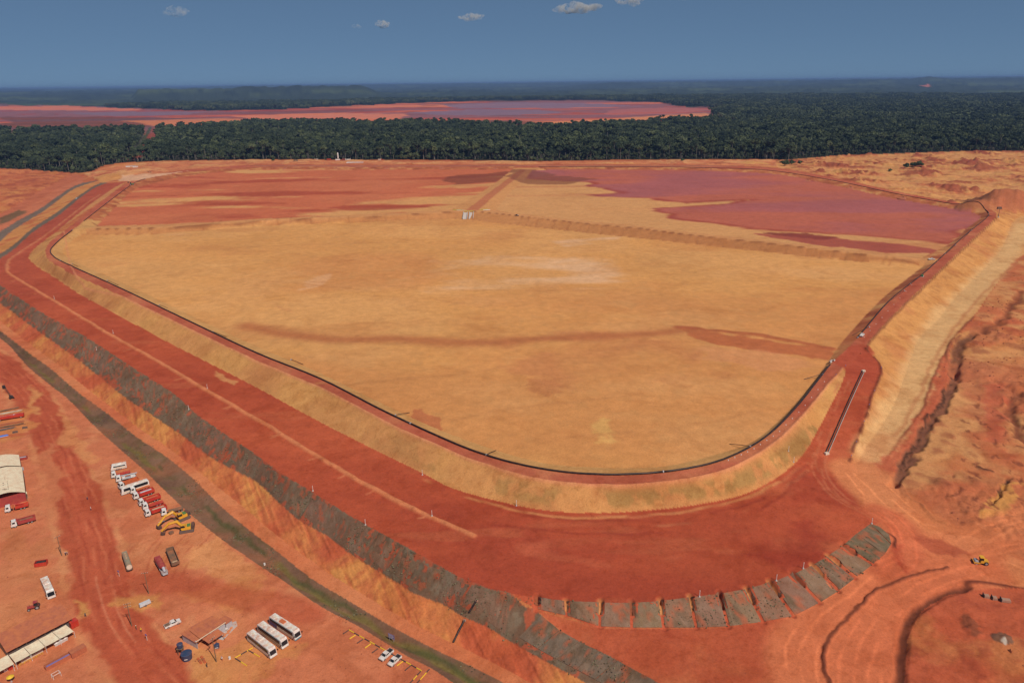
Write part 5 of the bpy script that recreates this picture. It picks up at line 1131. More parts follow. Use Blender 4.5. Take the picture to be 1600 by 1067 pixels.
def excavator(bucket, back, label):
    loc, rz, l = seat(bucket, back); t = thing('excavator', label, 'excavator', loc, rz, 'yellow excavators at the end of the row'); t.scale = (1.28,) * 3; h = l / 2.56
    cx = -h + 2.4
    for s in (-1, 1):
        tr = MB().prism([(cx - 2.1, .3), (cx - 2.3, .6), (cx - 2.0, .95), (cx + 2.0, .95), (cx + 2.3, .6), (cx + 2.1, .3), (cx + 1.8, .02), (cx - 1.8, .02)], s * 1.25 - .3, s * 1.25 + .3).build('track', 'darkgrey', t)
        for k in range(5): MB().tube([(0, -.31, 0), (0, .31, 0)], .22, 8).build('roller', 'brown', tr, (cx - 1.6 + k * .8, s * 1.25, .45))
    MB().box(cx - .9, cx + .9, -.95, .95, .5, 1.05).build('undercarriage', 'darkgrey', t)
    hs = MB().box(cx - 2.2, cx + 1.5, -1.35, 1.35, 1.1, 2.0, .1, .08).build('house', 'yellow', t)
    MB().box(cx - 2.45, cx - 1.3, -1.35, 1.35, 1.15, 2.15, .1, .05).build('counterweight', 'paintblack', hs)
    cb = MB().box(cx + .1, cx + 1.65, .35, 1.33, 1.5, 3.0, .12, .06).build('cab', 'yellow', t)
    MB().box(cx + .3, cx + 1.72, .30, 1.38, 2.05, 2.75, .1, .0).build('cab_window', 'glass', cb)
    MB().box(cx - 1.2, cx - .2, -.6, .9, 2.0, 2.25).build('engine_cover', 'green', hs)
    b = MB().tube([(cx + 1.2, -.2, 1.7), (cx + 2.7, -.2, 3.9), (cx + 5.0, -.2, 3.5)], [.48, .58, .42], 6).build('boom', 'yellow', t)
    MB().tube([(cx + 1.5, -.2, 1.5), (cx + 3.2, -.2, 3.4)], .11, 6).build('ram', 'steel', b)
    a = MB().tube([(cx + 4.8, -.2, 3.9), (h - .3, -.2, 1.3)], [.42, .32], 6).build('stick', 'yellow', t)
    MB().prism([(h - 1.3, .9), (h - .1, 1.4), (h + .1, .8), (h - .4, .05), (h - 1.2, .1)], -.85, .45).build('bucket', 'paintblack', a)
    return t
excavator((246.5,827.5), (296,806), 'yellow excavator with boom stretched out, farther of the pair')
excavator((252,836), (305,826.5), 'yellow excavator with boom stretched out, nearer of the pair')
tk = MB(); tk.box(-1.2, 1.2, -.35, .35, 0, .3); tag(tk.build('steel_beam', 'white', None, at(253,815.5, .02), (0, 0, .5)), 'white steel beam lying in front of the excavators', 'beam')
bk = MB().prism([(-.8, 0), (-.9, .8), (-.2, 1.1), (.9, .9), (.7, 0)], -.7, .7); tag(bk.build('spare_bucket', 'brown', None, at(268,833.5), (0, 0, .8)), 'brown digger bucket lying on the ground by the excavators', 'bucket')

def pickup(front, rear, label, group=None, cov='black', L=5.3, col='white', name='pickup_truck'):
    loc, rz, l = seat(front, rear); W = 1.85; h = L / 2
    t = thing(name, label, 'pickup', loc, rz, group)
    MB().prism([(-h, .5), (-h, 1.1), (-.45, 1.1), (h - 1.45, 1.12), (h - .2, 1.0), (h, .85), (h, .45), (-h + .2, .4)], -W / 2, W / 2).build('body', col, t)
    cb = MB().prism([(-.75, 1.1), (-.55, 1.72), (.75, 1.75), (1.35, 1.1)], -W / 2 + .1, W / 2 - .1).build('cabin', col, t)
    MB().prism([(.86, 1.7), (1.36, 1.14), (1.40, 1.15), (.90, 1.72)], -W / 2 + .2, W / 2 - .2).build('windscreen', 'glass', cb)
    for s in (-1, 1):
        MB().prism([(-.5, 1.2), (-.42, 1.62), (.68, 1.65), (1.1, 1.2)], s * (W / 2 - .09) - .02, s * (W / 2 - .09) + .02).build('side_window', 'glass', cb)
        for x in (-h + 1.05, h - .95): wheel(t, x, s * (W / 2 - .1), .38, .26)
        MB().box(-.03, .03, -.18, .18, -.08, .08).build('headlight', 'light', t, (h - .03, s * .65, .82))
        MB().box(-.07, .07, -.1, .1, -.07, .07).build('mirror', col, t, (.95, s * (W / 2 + .06), 1.22))
    MB().box(-h + .1, -.82, -W / 2 + .12, W / 2 - .12, 1.09, 1.16).build('bed_cover', cov, t)
    MB().box(h - .05, h + .08, -W / 2 + .1, W / 2 - .1, .4, .62).build('bumper', 'darkgrey', t)
    return t
pickup((594.8,1032.9), (612.7,1017), 'white pickup with black bed cover, farther one at the parking logs', 'white pickups at the parking logs')
pickup((610,1040.5), (623.7,1027.4), 'white pickup with black bed cover, nearer one at the parking logs', 'white pickups at the parking logs', L=5.0)
pickup((280.7,971.6), (259,981), 'white pickup standing alone above the canteen shed', cov='brown')
pickup((1462,406.2), (1449,406), 'white car parked where the dike meets the crest road', cov='white')
pickup((1349.5,522.5), (1344,527.5), 'white pickup on the crest road above the junction', cov='white')
pickup((803,337), (812,338), 'dark vehicle on the dividing dike', col='black', cov='white')
pickup((123,309), (117,312), 'grey pickup on the platform near the far corner', col='steel', cov='grey'); pickup((199,285), (202,286.5), 'dark pickup beside the green tractor', col='black', cov='black')

def tanker():
    loc, rz, l = seat((203.8,893.5), (195.5,869.5)); t = thing('tank_trailer', 'khaki tank trailer with a white round end on the yard', 'trailer', loc, rz); h = l / 2
    MB().tube([(-h + 1.2, 0, 2.1), (-h + 1.6, 0, 2.1), (h - .5, 0, 2.1), (h - .3, 0, 2.1)], [.7, 1.05, 1.05, .95], 18).build('tank', 'khaki', t, smooth=False)
    MB().tube([(h - .3, 0, 2.1), (h - .2, 0, 2.1)], 1.0, 18).build('tank_end', 'cream', t)
    MB().box(-h, h, -.9, .9, .8, 1.1).build('chassis', 'darkgrey', t)
    MB().box(-h, -h + 1.3, -1.0, 1.0, 1.1, 2.6, .1, .1).build('pump_box', 'khaki', t)
    for k in range(3): MB().tube([(-h + 3 + k * 1.7, 0, 3.1), (-h + 3 + k * 1.7, 0, 3.35)], .3, 10).build('manhole', 'tan', t)
    for s in (-1, 1):
        for x in (-h + 1.2, h - 1.3, h - 2.6): wheel(t, x, s * .95, .5, .36)
        MB().box(h - 3.3, h - .4, s * .95 - .25, s * .95 + .25, 1.08, 1.16).build('mudguard', 'brown', t)
tanker()
def mixer():
    loc, rz, l = seat((246.6,877.5), (259.2,900.5)); t = thing('mixer_truck', 'red drum concrete mixer with grey chute on the yard', 'truck', loc, rz); h = l / 2
    MB().tube([(h - 1.9, 0, 2.4), (h - 2.9, 0, 2.5), (-h + 3.4, 0, 2.7), (-h + 1.9, 0, 3.1)], [.7, 1.25, 1.15, .55], 16).build('drum', 'maroon', t)
    MB().tube([(-h + 2.0, 0, 3.0), (-h + .3, 0, 2.0)], [.55, .4], 8).build('chute', 'steel', t)
    cb = MB().prism([(h - 1.7, .7), (h - 1.7, 2.9), (h - .4, 2.9), (h, 1.7), (h, .7)], -1.2, 1.2, .1).build('cab', 'maroon', t)
    MB().prism([(h - .38, 2.75), (h - .05, 1.85), (h - .0, 1.85), (h - .33, 2.78)], -1.0, 1.0).build('windscreen', 'glass', cb)
    MB().box(-h, h - 1.6, -.9, .9, .75, 1.1).build('chassis', 'steel', t)
    MB().box(-h + .6, -h + 1.9, -1.15, 1.15, 1.1, 1.9).build('rear_platform', 'grey', t)
    for s in (-1, 1):
        MB().box(-h + 3, h - 2.4, s * 1.1 - .06, s * 1.1 + .06, 1.5, 1.8).build('side_frame', 'silver', t)
        for x in (h - 1.2, -h + 2.6, -h + 1.3): wheel(t, x, s * 1.0, .5, .36)
mixer()
def dump_box():
    loc, rz, l = seat((275.5,885.5), (266.5,863.5)); t = thing('dump_trailer', 'rusty brown open dump trailer beside the red drum mixer', 'trailer', loc, rz); h = l / 2; W = 2.7
    m = MB().box(-h, h, -W / 2, W / 2, .95, 1.1)
    for s in (-1, 1): m.box(-h, h, s * W / 2 - .08, s * W / 2 + .08, 1.1, 2.5)
    m.box(-h, -h + .14, -W / 2 + .08, W / 2 - .08, 1.1, 2.7); m.box(h - .14, h, -W / 2 + .08, W / 2 - .08, 1.1, 2.3)
    b = m.build('dump_body', 'brown', t)
    for k in range(6):
        for s in (-1, 1): MB().box(-.07, .07, -.06, .06, 1.0, 2.55).build('rib', 'darkgrey', b, (-h + .6 + k * (2 * h - 1.2) / 5, s * (W / 2 + .12), 0))
    MB().box(h - 2.6, h - .3, -W / 2 + .2, W / 2 - .2, 1.1, 1.6, .5, .3).build('load', 'tan', t)
    MB().box(-h, h, -.5, .5, .6, .95).build('chassis', 'black', t)
    for s in (-1, 1):
        for x in (h - 1.2, h - 2.5, -h + 1.2): wheel(t, x, s * 1.05, .5, .36)
dump_box()
def skip(px, py, rz, label, col='red', lid='black', L=4.2, W=2.2, Hh=1.7):
    t = thing('skip_container', label, 'container', at(px, py), rz); h = L / 2
    m = MB().box(-h, h, -W / 2, W / 2, .15, .3)
    for s in (-1, 1): m.box(-h, h, s * (W / 2 - .05) - .05, s * (W / 2 - .05) + .05, .3, Hh); m.box(s * (h - .05) - .05, s * (h - .05) + .05, -W / 2 + .1, W / 2 - .1, .3, Hh)
    b = m.build('body', col, t)
    for k in range(4):
        for s in (-1, 1): MB().box(-.05, .05, -.05, .05, .2, Hh).build('rib', col, b, (-h + .5 + k * (L - 1) / 3, s * (W / 2 + .04), 0))
    MB().box(-h + .2, h - .2, -W / 2 + .15, W / 2 - .15, .3, Hh - .1, .3, .2).build('contents', lid, t)
    MB().box(-h - .25, -h, -.5, .5, .3, .7).build('lift_bar', 'darkgrey', t)
skip(65,882.5, -.75 + 1.0, 'red skip container full of dark scrap, above the lone white bus')
skip(36.5,717.5, .35, 'small red and grey skip beside the tent roof', 'maroon', 'steel', 3.6, 1.8, 1.4)
def tractor(px, py, rz, label, col='green', name='tractor', s=1.0):
    t = thing(name, label, 'tractor', at(px, py), rz); t.scale = (s,) * 3
    MB().box(.1, 2.3, -.45, .45, .8, 1.6, .1, .06).build('hood', col, t)
    c = MB().box(-1.2, .2, -.75, .75, .9, 1.5).build('rear_body', col, t)
    cb = MB().box(-1.15, .15, -.7, .7, 1.5, 2.7, .12, .08).build('cab', 'glass', t); MB().box(-1.2, .2, -.75, .75, 2.7, 2.85).build('cab_roof', col, cb)
    for q in (-1, 1): wheel(t, -.8, q * .85, .8, .45); wheel(t, 1.8, q * .7, .5, .3)
    MB().tube([(1.4, .2, 1.6), (1.4, .2, 2.5)], .06, 6).build('exhaust', 'black', t)
tractor(205.5,289.5, .4, 'green tractor at the far left corner of the basin', s=1.6)
tractor(55,950.5, 3.6, 'red tractor parked behind the long shed', 'maroon')
def roller():
    t = thing('road_roller', 'yellow road roller on the dirt road junction', 'roller', at(1532,880), 2.9)
    MB().tube([(1.6, -1.0, .75), (1.6, 1.0, .75)], .75, 16).build('drum', 'steel', t)
    MB().box(.5, 2.6, -1.15, -1.02, .5, 1.0).box(.5, 2.6, 1.02, 1.15, .5, 1.0).box(2.35, 2.55, -1.02, 1.02, .6, .95).build('drum_yoke', 'yellow', t)
    MB().box(-2.3, .4, -.9, .9, .7, 1.7, .2, .1).build('engine_hood', 'yellow', t)
    c = MB().box(-.6, .6, -.8, .8, 1.7, 2.6, .06, .06).build('cab', 'glass', t); MB().box(-.75, .75, -.95, .95, 2.75, 2.9).build('canopy', 'yellow', c)
    for s in (-1, 1): wheel(t, -1.5, s * .85, .72, .5)
roller()

# --- buildings
def wall_box(parent, name, mat, P, z0, z1):           # upright slab under a polygon of world points
    n = len(P); V = [(p[0], p[1], z0) for p in P] + [(p[0], p[1], z1) for p in P]
    return MB().add(V, [tuple(range(n))[::-1], tuple(range(n, 2 * n))] + [(i, (i + 1) % n, (i + 1) % n + n, i + n) for i in range(n)]).build(name, mat, parent)
def W3(px, py, z): x, y = gp(px, py, z); return np.array([float(x), float(y)])
def slab(parent, name, mat, q, zs, th=.08):            # four world points with heights
    V = [(q[i][0], q[i][1], zs[i]) for i in range(4)] + [(q[i][0], q[i][1], zs[i] + th) for i in range(4)]
    return MB().add(V, [(0, 3, 2, 1), (4, 5, 6, 7)] + [(i, (i + 1) % 4, (i + 1) % 4 + 4, i + 4) for i in range(4)]).build(name, mat, parent)
def sheet_roof(parent, q, zs, n, mat, name='roof_sheet'):   # q0-q1 eave, q3-q2 ridge; n sheets laid side by side
    for k in range(n):
        a, b = k / n, (k + 1) / n + .002; d = .05 * (k % 2)
        f = lambda i, j, t: q[i] + (q[j] - q[i]) * t
        h_ = lambda i, j, t: zs[i] + (zs[j] - zs[i]) * t
        slab(parent, name, mat, [f(0, 1, a), f(0, 1, b), f(3, 2, b), f(3, 2, a)], [h_(0, 1, a) + d, h_(0, 1, b) + d, h_(3, 2, b) + d, h_(3, 2, a) + d], .06)
ORG = Vector((0, 0, 0))
def canteen_shed():
    Hs = 3.0
    k = lambda zx, zy, z: W3(270 + zx / 9.7, 940 + zy / 9.7, z)
    a, b, c, d = k(350,615,Hs), k(115,488,Hs), k(600,225,Hs + .3), k(805,318,Hs + .3)       # near, left, far, right corners of the roof
    t = thing('canteen_shed', 'small shed with rusty red corrugated roof and grey mesh wall', 'building', ORG)
    ins = lambda p, f=.06: p + ((a + b + c + d) / 4 - p) * f
    wall_box(t, 'wall', 'steel', [ins(a), ins(b), ins(b, .12), ins(a, .12)], 0, Hs - .1)
    wall_box(t, 'wall', 'concrete', [ins(b), ins(c), ins(c, .12), ins(b, .12)], 0, Hs - .05)
    wall_box(t, 'wall', 'greypad', [ins(c), ins(d), ins(d, .12), ins(c, .12)], 0, Hs + .1)
    wall_box(t, 'wall', 'steel', [ins(a + (d - a) * .45), ins(d), ins(d, .12), ins(a + (d - a) * .45, .12)], 0, Hs - .05)
    e = a + (d - a) * .16; e2 = b + (c - b) * .22
    sheet_roof(t, [e, d, c, e2], [Hs, Hs + .35, Hs + .75, Hs + .6], 9, 'rustroof')
    sheet_roof(t, [a, e - (d - a) * .01, e2, b], [Hs - .25, Hs - .15, Hs + .3, Hs + .2], 2, 'rustroof')
    slab(t, 'ridge_board', 'fabric', [a + (d - a) * .0, d, d + (c - d) * .03, a + (b - a) * .03], [Hs + .1, Hs + .45, Hs + .45, Hs + .1], .12)
    # porch along the near right side
    p0, p1 = a + (d - a) * .2, a + (d - a) * .72; o = (a - b) / np.linalg.norm(a - b)
    sheet_roof(t, [p0 + o * 3.2, p1 + o * 3.2, p1, p0], [2.4, 2.5, 2.95, 2.85], 5, 'rustroof', 'porch_sheet')
    for f_ in (.04, .5, .96):
        q = p0 + (p1 - p0) * f_ + o * 3.0; MB().tube([(q[0], q[1], 0), (q[0], q[1], 2.45)], .07, 6).build('post', 'wood', t)
    n = d + (c - d) * .1; u = (d - a) / np.linalg.norm(d - a); v = (c - d) / np.linalg.norm(c - d)
    wall_box(t, 'annex_wall', 'steel', [n + u * .3, n + u * 2.6, n + u * 2.6 + v * 3.4, n + u * .3 + v * 3.4], 0, 2.4)
    slab(t, 'annex_roof', 'rustroof', [n + u * .2 - v * .3, n + u * 3.0 - v * .3, n + u * 3.0 + v * 3.8, n + u * .2 + v * 3.8], [2.45, 2.5, 2.65, 2.6], .08)
    for (zx, zy) in ((672,450),(770,385),(800,430)):
        p = at(270 + zx / 9.7, 940 + zy / 9.7)
        tb = thing('round_table', ['round white table by the shed porch, nearest the porch', 'round white table by the shed, nearest the annex', 'round white table on the outer edge of the shed pad'][[672,770,800].index(zx)], 'table', p, 0, 'round tables by the shed')
        MB().tube([(0, 0, .70), (0, 0, .76)], .75, 16).build('table_top', 'white', tb); MB().tube([(0, 0, 0), (0, 0, .7)], .12, 8).build('leg', 'grey', tb)
    pad = [at(270 + x_ / 9.7, 940 + y_ / 9.7) for x_, y_ in ((640,470),(800,340),(960,290),(980,360),(760,580),(680,560))]
    tag(MB().add([(p.x, p.y, p.z + .05) for p in pad] + [(p.x, p.y, p.z - .1) for p in pad], [tuple(range(6)), tuple(range(11, 5, -1))] + [(i, (i + 1) % 6, (i + 1) % 6 + 6, i + 6) for i in range(6)]).build('concrete_pad', 'greypad'), 'pale concrete pad beside the canteen shed', 'pad', kind='structure')
canteen_shed()
def water_tank(px, py, r, h, label, stand=0.0):
    t = thing('water_tank', label, 'water tank', at(px, py), 0, 'blue water tanks by the shed')
    MB().tube([(0, 0, stand), (0, 0, stand + .15), (0, 0, stand + h * .92), (0, 0, stand + h)], [r * .9, r * .93, r, r * 1.03], 20).build('tank', 'tankblue', t)
    MB().tube([(0, 0, stand + h), (0, 0, stand + h + .12), (0, 0, stand + h + .2)], [r * 1.04, r * .9, r * .3], 20).build('lid', 'tankblue', t)
    if stand:
        for sx_ in (-1, 1):
            for sy_ in (-1, 1): MB().tube([(sx_ * r * .7, sy_ * r * .7, 0), (sx_ * r * .65, sy_ * r * .65, stand - .1)], .09, 6).build('leg', 'wood', t)
        MB().box(-r, r, -r, r, stand - .14, stand).build('stand_deck', 'wood', t)
    else: MB().box(-.5, .5, -.02, .02, -.12, .12).build('nameplate', 'white', t, (.25 * r, -r * .96, h * .45), (0, 0, .25))
water_tank(283.5,1021, .95, 1.4, 'small blue water tank raised on a wooden stand', 2.6)
water_tank(292.5,1028.5, 1.7, 2.3, 'large dark blue water tank on the ground with white nameplate')
water_tank(339.2,1011, .85, 1.2, 'small blue water tank near the shed porch pole', 0.0)
for i, (a, b) in enumerate((((309,1028.5),(315,1036.5)), ((314.5,1025.5),(321,1035.5)))):
    loc, rz, l = seat(a, b); t = thing('pipe_bundle', ['orange log lying by the pole, left of two', 'orange log lying by the pole, right of two'][i], 'log', loc, rz, 'orange logs by the pole')
    for k in range(2): MB().tube([(-l / 2, k * .36 - .18, .22), (l / 2, k * .36 - .18, .22)], .2, 8).build('log', 'orange', t)
    MB().box(-.08, .08, -.45, .45, .0, .48).build('strap', 'brown', t)

def long_shed():
    Hs = 3.4; P = lambda zx, zy, z: W3(zx / 7.786, 930 + zy / 7.786, z)
    fl, frr = P(80,695,Hs), P(880,285,Hs); dv = (P(0,585,Hs) - fl); dv = dv / np.linalg.norm(dv); u = (frr - fl) / np.linalg.norm(frr - fl)
    bl, br = fl + dv * 9.5, frr + dv * 9.5
    t = thing('long_shed', 'long low shed with dusty red sheet roof at the yard edge', 'building', ORG)
    sheet_roof(t, [fl, frr, br, bl], [Hs, Hs, Hs + 1.5, Hs + 1.5], 14, 'rustroof')
    wall_box(t, 'back_wall', 'brown', [bl - dv * .5, br - dv * .5, br - dv * .7, bl - dv * .7], 0, Hs + 1.3)
    wall_box(t, 'shade_panel', 'darkgrey', [fl + dv * 1.2, frr + dv * 1.2, frr + dv * 1.4, fl + dv * 1.4], 0, Hs)  # dark grey sheet stands in for the shade inside the open front
    for s_ in (0, 1):
        p, q = (fl, bl) if s_ == 0 else (frr, br); p = p + dv * 1.3; q = q - dv * .6; off = u * (.2 if s_ == 0 else -.3)
        wall_box(t, 'end_wall', 'brown', [p + off, q + off, q + off * 1.5, p + off * 1.5], 0, Hs)
    for k in range(8):
        q = fl + (frr - fl) * (k / 7) * .98 + u * .2 + dv * .3; MB().tube([(q[0], q[1], 0), (q[0], q[1], Hs)], .08, 6).build('post', 'wood', t)
    # fabric awning in front
    Ha = 2.7; a0, a1 = P(110,722,Ha + .3), P(805,352,Ha + .3); b0, b1 = P(185,815,Ha), P(900,432,Ha)
    w = thing('awning', 'cream fabric awning in four bays along the front of the long shed', 'awning', ORG)
    def bay(w, A, B, Cc, D, z0, z1):
        n = 7; V = []
        for i in range(n):
            for j in range(n):
                u_, v_ = i / (n - 1), j / (n - 1); p = (A * (1 - u_) + B * u_) * (1 - v_) + (D * (1 - u_) + Cc * u_) * v_
                V.append((p[0], p[1], z0 * (1 - v_) + z1 * v_ - .28 * math.sin(math.pi * u_) * math.sin(math.pi * (.15 + .7 * v_))))
        Fs = [(i * n + j, (i + 1) * n + j, (i + 1) * n + j + 1, i * n + j + 1) for i in range(n - 1) for j in range(n - 1)]
        m2 = len(V); V += [(x, y, z - .04) for x, y, z in V]; Fs += [tuple(m2 + q for q in f[::-1]) for f in Fs]
        MB().add(V, Fs).build('awning_sheet', 'fabric', w, smooth=True)
    for k in range(4):
        bay(w, a0 + (a1 - a0) * (k / 4), a0 + (a1 - a0) * ((k + .97) / 4), b0 + (b1 - b0) * ((k + .97) / 4), b0 + (b1 - b0) * (k / 4), Ha + .3, Ha)
    for k in range(5):
        q = b0 + (b1 - b0) * (k / 4) * .99 + u * .1; MB().tube([(q[0], q[1], 0), (q[0], q[1], Ha)], .06, 6).build('post', 'white', w)
    w2 = thing('awning', 'cream fabric awning cut by the left edge of the view', 'awning', ORG)
    c0 = P(105,724,Ha); c1 = P(178,825,Ha); bay(w2, c0 - u * 11, c0 - u * .2, c1 - u * .2, c1 - u * 11, Ha + .3, Ha)
    for f_ in (.5, 10.5): MB().tube([(*(c1 - u * f_), 0), (*(c1 - u * f_), Ha)], .06, 6).build('post', 'white', w2)
    G = lambda zx, zy: at(zx / 7.786, 930 + zy / 7.786); ang = math.atan2(u[1], u[0])
    def counter(zx, zy, L, cols, label):
        t = thing('food_counter', label, 'counter', G(zx, zy), ang)
        MB().box(-L / 2, L / 2, -.4, .4, 0, .9).build('counter_base', 'concrete', t); MB().box(-L / 2 - .1, L / 2 + .1, -.5, .5, .9, .98).build('counter_top', 'white', t)
        for i, c in enumerate(cols): MB().box(-.35, .35, -.3, .3, .98, 1.35, .05, .05).build('tray', c, t, (-L / 2 + .6 + i * (L - 1.2) / max(1, len(cols) - 1), 0, 0))
    counter(390,745, 6.5, ['white', 'steel', 'green', 'green', 'darkgrey', 'white'], 'serving counter with green and white trays under the awning')
    counter(745,575, 4.0, ['white', 'silver', 'white'], 'short counter with white boxes under the awning end')
    for i, (z0, z1) in enumerate((((245,860),(360,800)), ((370,795),(525,715)))):
        p, q = G(*z0), G(*z1); t = thing('guard_rail', ['yellow guard rail in front of the serving counter, left length', 'yellow guard rail in front of the serving counter, right length'][i], 'rail', p, math.atan2(q.y - p.y, q.x - p.x)); l = (q - p).length
        for z_ in (.5, 1.0): MB().tube([(0, 0, z_), (l, 0, z_)], .05, 6).build('bar', 'paintyellow', t)
        for k in range(3): MB().tube([(k * l / 2, 0, 0), (k * l / 2, 0, 1.0)], .05, 6).build('post', 'paintyellow', t)
    def container(zx, zy, L, W, Hh, col, label, open_=None, rz=None):
        t = thing('container', label, 'container', G(zx, zy), ang if rz is None else rz); h = L / 2
        if open_:
            m = MB().box(-h, h, -W / 2, W / 2, 0, .15)
            for s in (-1, 1): m.box(-h, h, s * (W / 2 - .05) - .05, s * (W / 2 - .05) + .05, .15, Hh); m.box(s * (h - .05) - .05, s * (h - .05) + .05, -W / 2 + .1, W / 2 - .1, .15, Hh)
            m.build('body', col, t); MB().box(-h + .3, h - .4, -W / 2 + .3, W / 2 - .3, .15, Hh - .4, .2, .2).build('contents', open_, t)
        else:
            b = MB().box(-h, h, -W / 2, W / 2, .1, Hh).build('body', col, t); MB().box(-h - .04, h + .04, -W / 2 - .04, W / 2 + .04, Hh, Hh + .1).build('lid', col, t)
            for k in range(7):
                for s in (-1, 1): MB().box(-.05, .05, -.03, .03, .2, Hh - .1).build('rib', col, b, (-h + .4 + k * (L - .8) / 6, s * (W / 2 + .02), 0))
    container(905,372, 2.4, 2.2, 2.3, 'red', 'bright red box container at the end of the long shed')
    container(720,812, 8.2, 1.9, 1.3, 'rustroof', 'long rusty open trough with purple contents', 'purple')
    container(955,705, 4.6, 2.3, 1.9, 'rustroof', 'closed rusty red container beside the open trough')
    container(130,895, 1.2, 1.1, 1.7, 'red', 'red drinks cabinet under the left awning')
    container(70,915, 1.1, 1.0, 1.3, 'white', 'white freezer box beside the red cabinet')
    t = thing('steel_frame', 'white tubular steel frame standing by the rusty trough', 'frame', G(690,990), ang)
    for x in (-1.1, 1.1):
        for y in (-.7, .7): MB().tube([(x, y, 0), (x, y, 1.5)], .06, 6).build('leg', 'white', t)
        MB().tube([(x, -.7, 1.5), (x, .7, 1.5)], .06, 6).build('cross_bar', 'white', t)
    for y in (-.7, .7): MB().tube([(-1.1, y, 1.5), (1.1, y, 1.5)], .06, 6).build('rail', 'white', t)
    p = G(140,1050); t = thing('parasol', 'yellow parasol at the bottom left corner', 'parasol', p)
    MB().tube([(0, 0, 2.0), (0, 0, 2.25), (0, 0, 2.5)], [1.1, .7, .05], 12).build('canopy', 'paintyellow', t); MB().tube([(0, 0, 0), (0, 0, 2.1)], .04, 6).build('pole', 'white', t); MB().tube([(0, 0, 0), (0, 0, .1)], .35, 10).build('base', 'grey', t)
long_shed()
def tent():
    Ht = 4.5; P = lambda zx, zy, z: W3(zx / 8.21, 700 + zy / 8.21, z)
    A0, A1 = P(243,88,Ht), P(268,232,Ht); B0, B1 = P(282,243,Ht), P(325,568,Ht)
    ax = (B1 - A0) / np.linalg.norm(B1 - A0); cr_ = np.array([-ax[1], ax[0]]); cr_ = cr_ if cr_[0] < 0 else -cr_
    t = thing('fabric_hangar', 'large cream fabric hangar with lettering on its roof', 'hangar', ORG); Wd = 15.0
    for i, (p, q) in enumerate(((A0, A1), (B0, B1))):
        n, mlen = 13, 9; V = []; Fs = []
        for j in range(mlen):
            for k in range(n):
                f_ = k / (n - 1); a_ = p + (q - p) * (j / (mlen - 1)) + cr_ * Wd * f_
                V.append((a_[0], a_[1], Ht + 2.2 * math.sin(math.pi * f_) + .10 * math.cos(j * math.pi * 2)))
        Fs = [(j * n + k, (j + 1) * n + k, (j + 1) * n + k + 1, j * n + k + 1) for j in range(mlen - 1) for k in range(n - 1)]
        m2 = len(V); V += [(x, y, z - .06) for x, y, z in V]; Fs += [tuple(m2 + z for z in f[::-1]) for f in Fs]
        MB().add(V, Fs).build('roof_fabric', 'fabric', t, smooth=True)
        wall_box(t, 'side_wall', 'brown', [p, q, q + cr_ * .2, p + cr_ * .2], 0, Ht - .1)
    wall_box(t, 'end_wall', 'maroon', [B1 - ax * .6, B1 - ax * .6 + cr_ * Wd, B1 - ax * .8 + cr_ * Wd, B1 - ax * .8], 0, Ht)
    wall_box(t, 'end_wall', 'maroon', [A0 + ax * .5, A0 + ax * .5 + cr_ * Wd, A0 + ax * .7 + cr_ * Wd, A0 + ax * .7], 0, Ht)
    def lettering(txt, pos, size, col, dz):
        cu = bpy.data.curves.new('lettering', 'FONT'); cu.body = txt; cu.size = size; cu.extrude = .02; cu.offset = .03; cu.materials.append(M[col]); tmp = bpy.data.objects.new('tmp', cu); COL.objects.link(tmp); cu_me = bpy.data.meshes.new_from_object(tmp.evaluated_get(bpy.context.evaluated_depsgraph_get())); bpy.data.objects.remove(tmp)
        q = B0 + (B1 - B0) * pos[1] + cr_ * pos[0] * Wd
        z = Ht + 2.2 * math.sin(math.pi * pos[0]) + dz
        link('lettering', cu_me, t, (q[0], q[1], z), (.13, 0, math.atan2(ax[1], ax[0])))
    lettering('Hos', (.68, .60), 4.3, 'darkgrey', .10)
    def strokes(name, col, segs):                # flat painted strokes lying on the fabric: (fraction across, fraction along) pairs
        for (c0, l0), (c1, l1), w_ in segs:
            P_ = []
            for c, l in ((c0, l0), (c1, l1)):
                q = B0 + (B1 - B0) * l + cr_ * c * Wd; P_.append(Vector((q[0], q[1], Ht + 2.2 * math.sin(math.pi * c) + .05)))
            d = (P_[1] - P_[0]); s_ = Vector((-d.y, d.x, 0)).normalized() * w_ / 2; up = Vector((0, 0, .03))
            V = [P_[0] - s_, P_[1] - s_, P_[1] + s_, P_[0] + s_]; MB().add([tuple(v) for v in V] + [tuple(v + up) for v in V], [(3,2,1,0),(4,5,6,7),(0,1,5,4),(1,2,6,5),(2,3,7,6),(3,0,4,7)]).build(name, col, t)
    strokes('painted_mark', 'khaki', [((.48, .40), (.74, .50), .35), ((.50, .47), (.74, .58), .3), ((.47, .40), (.46, .52), .3)])
    strokes('text_line', 'khaki', [((.42 - .003 * k, .58 + .055 * k), (.42 - .003 * k, .61 + .055 * k), .8) for k in range(6)])
    m = MB(); ap = at(36.5,779); t2 = thing('small_canopy', 'small cream canopy on posts at the hangar front', 'canopy', ap, math.atan2(cr_[1], cr_[0]) + math.pi)
    MB().box(-1.9, 1.9, -1.1, 1.1, 2.5, 2.6, .0, .0).build('roof', 'fabric', t2)
    for x in (-1.7, 1.7):
        for y in (-.9, .9): MB().tube([(x, y, 0), (x, y, 2.5)], .06, 6).build('post', 'grey', t2)
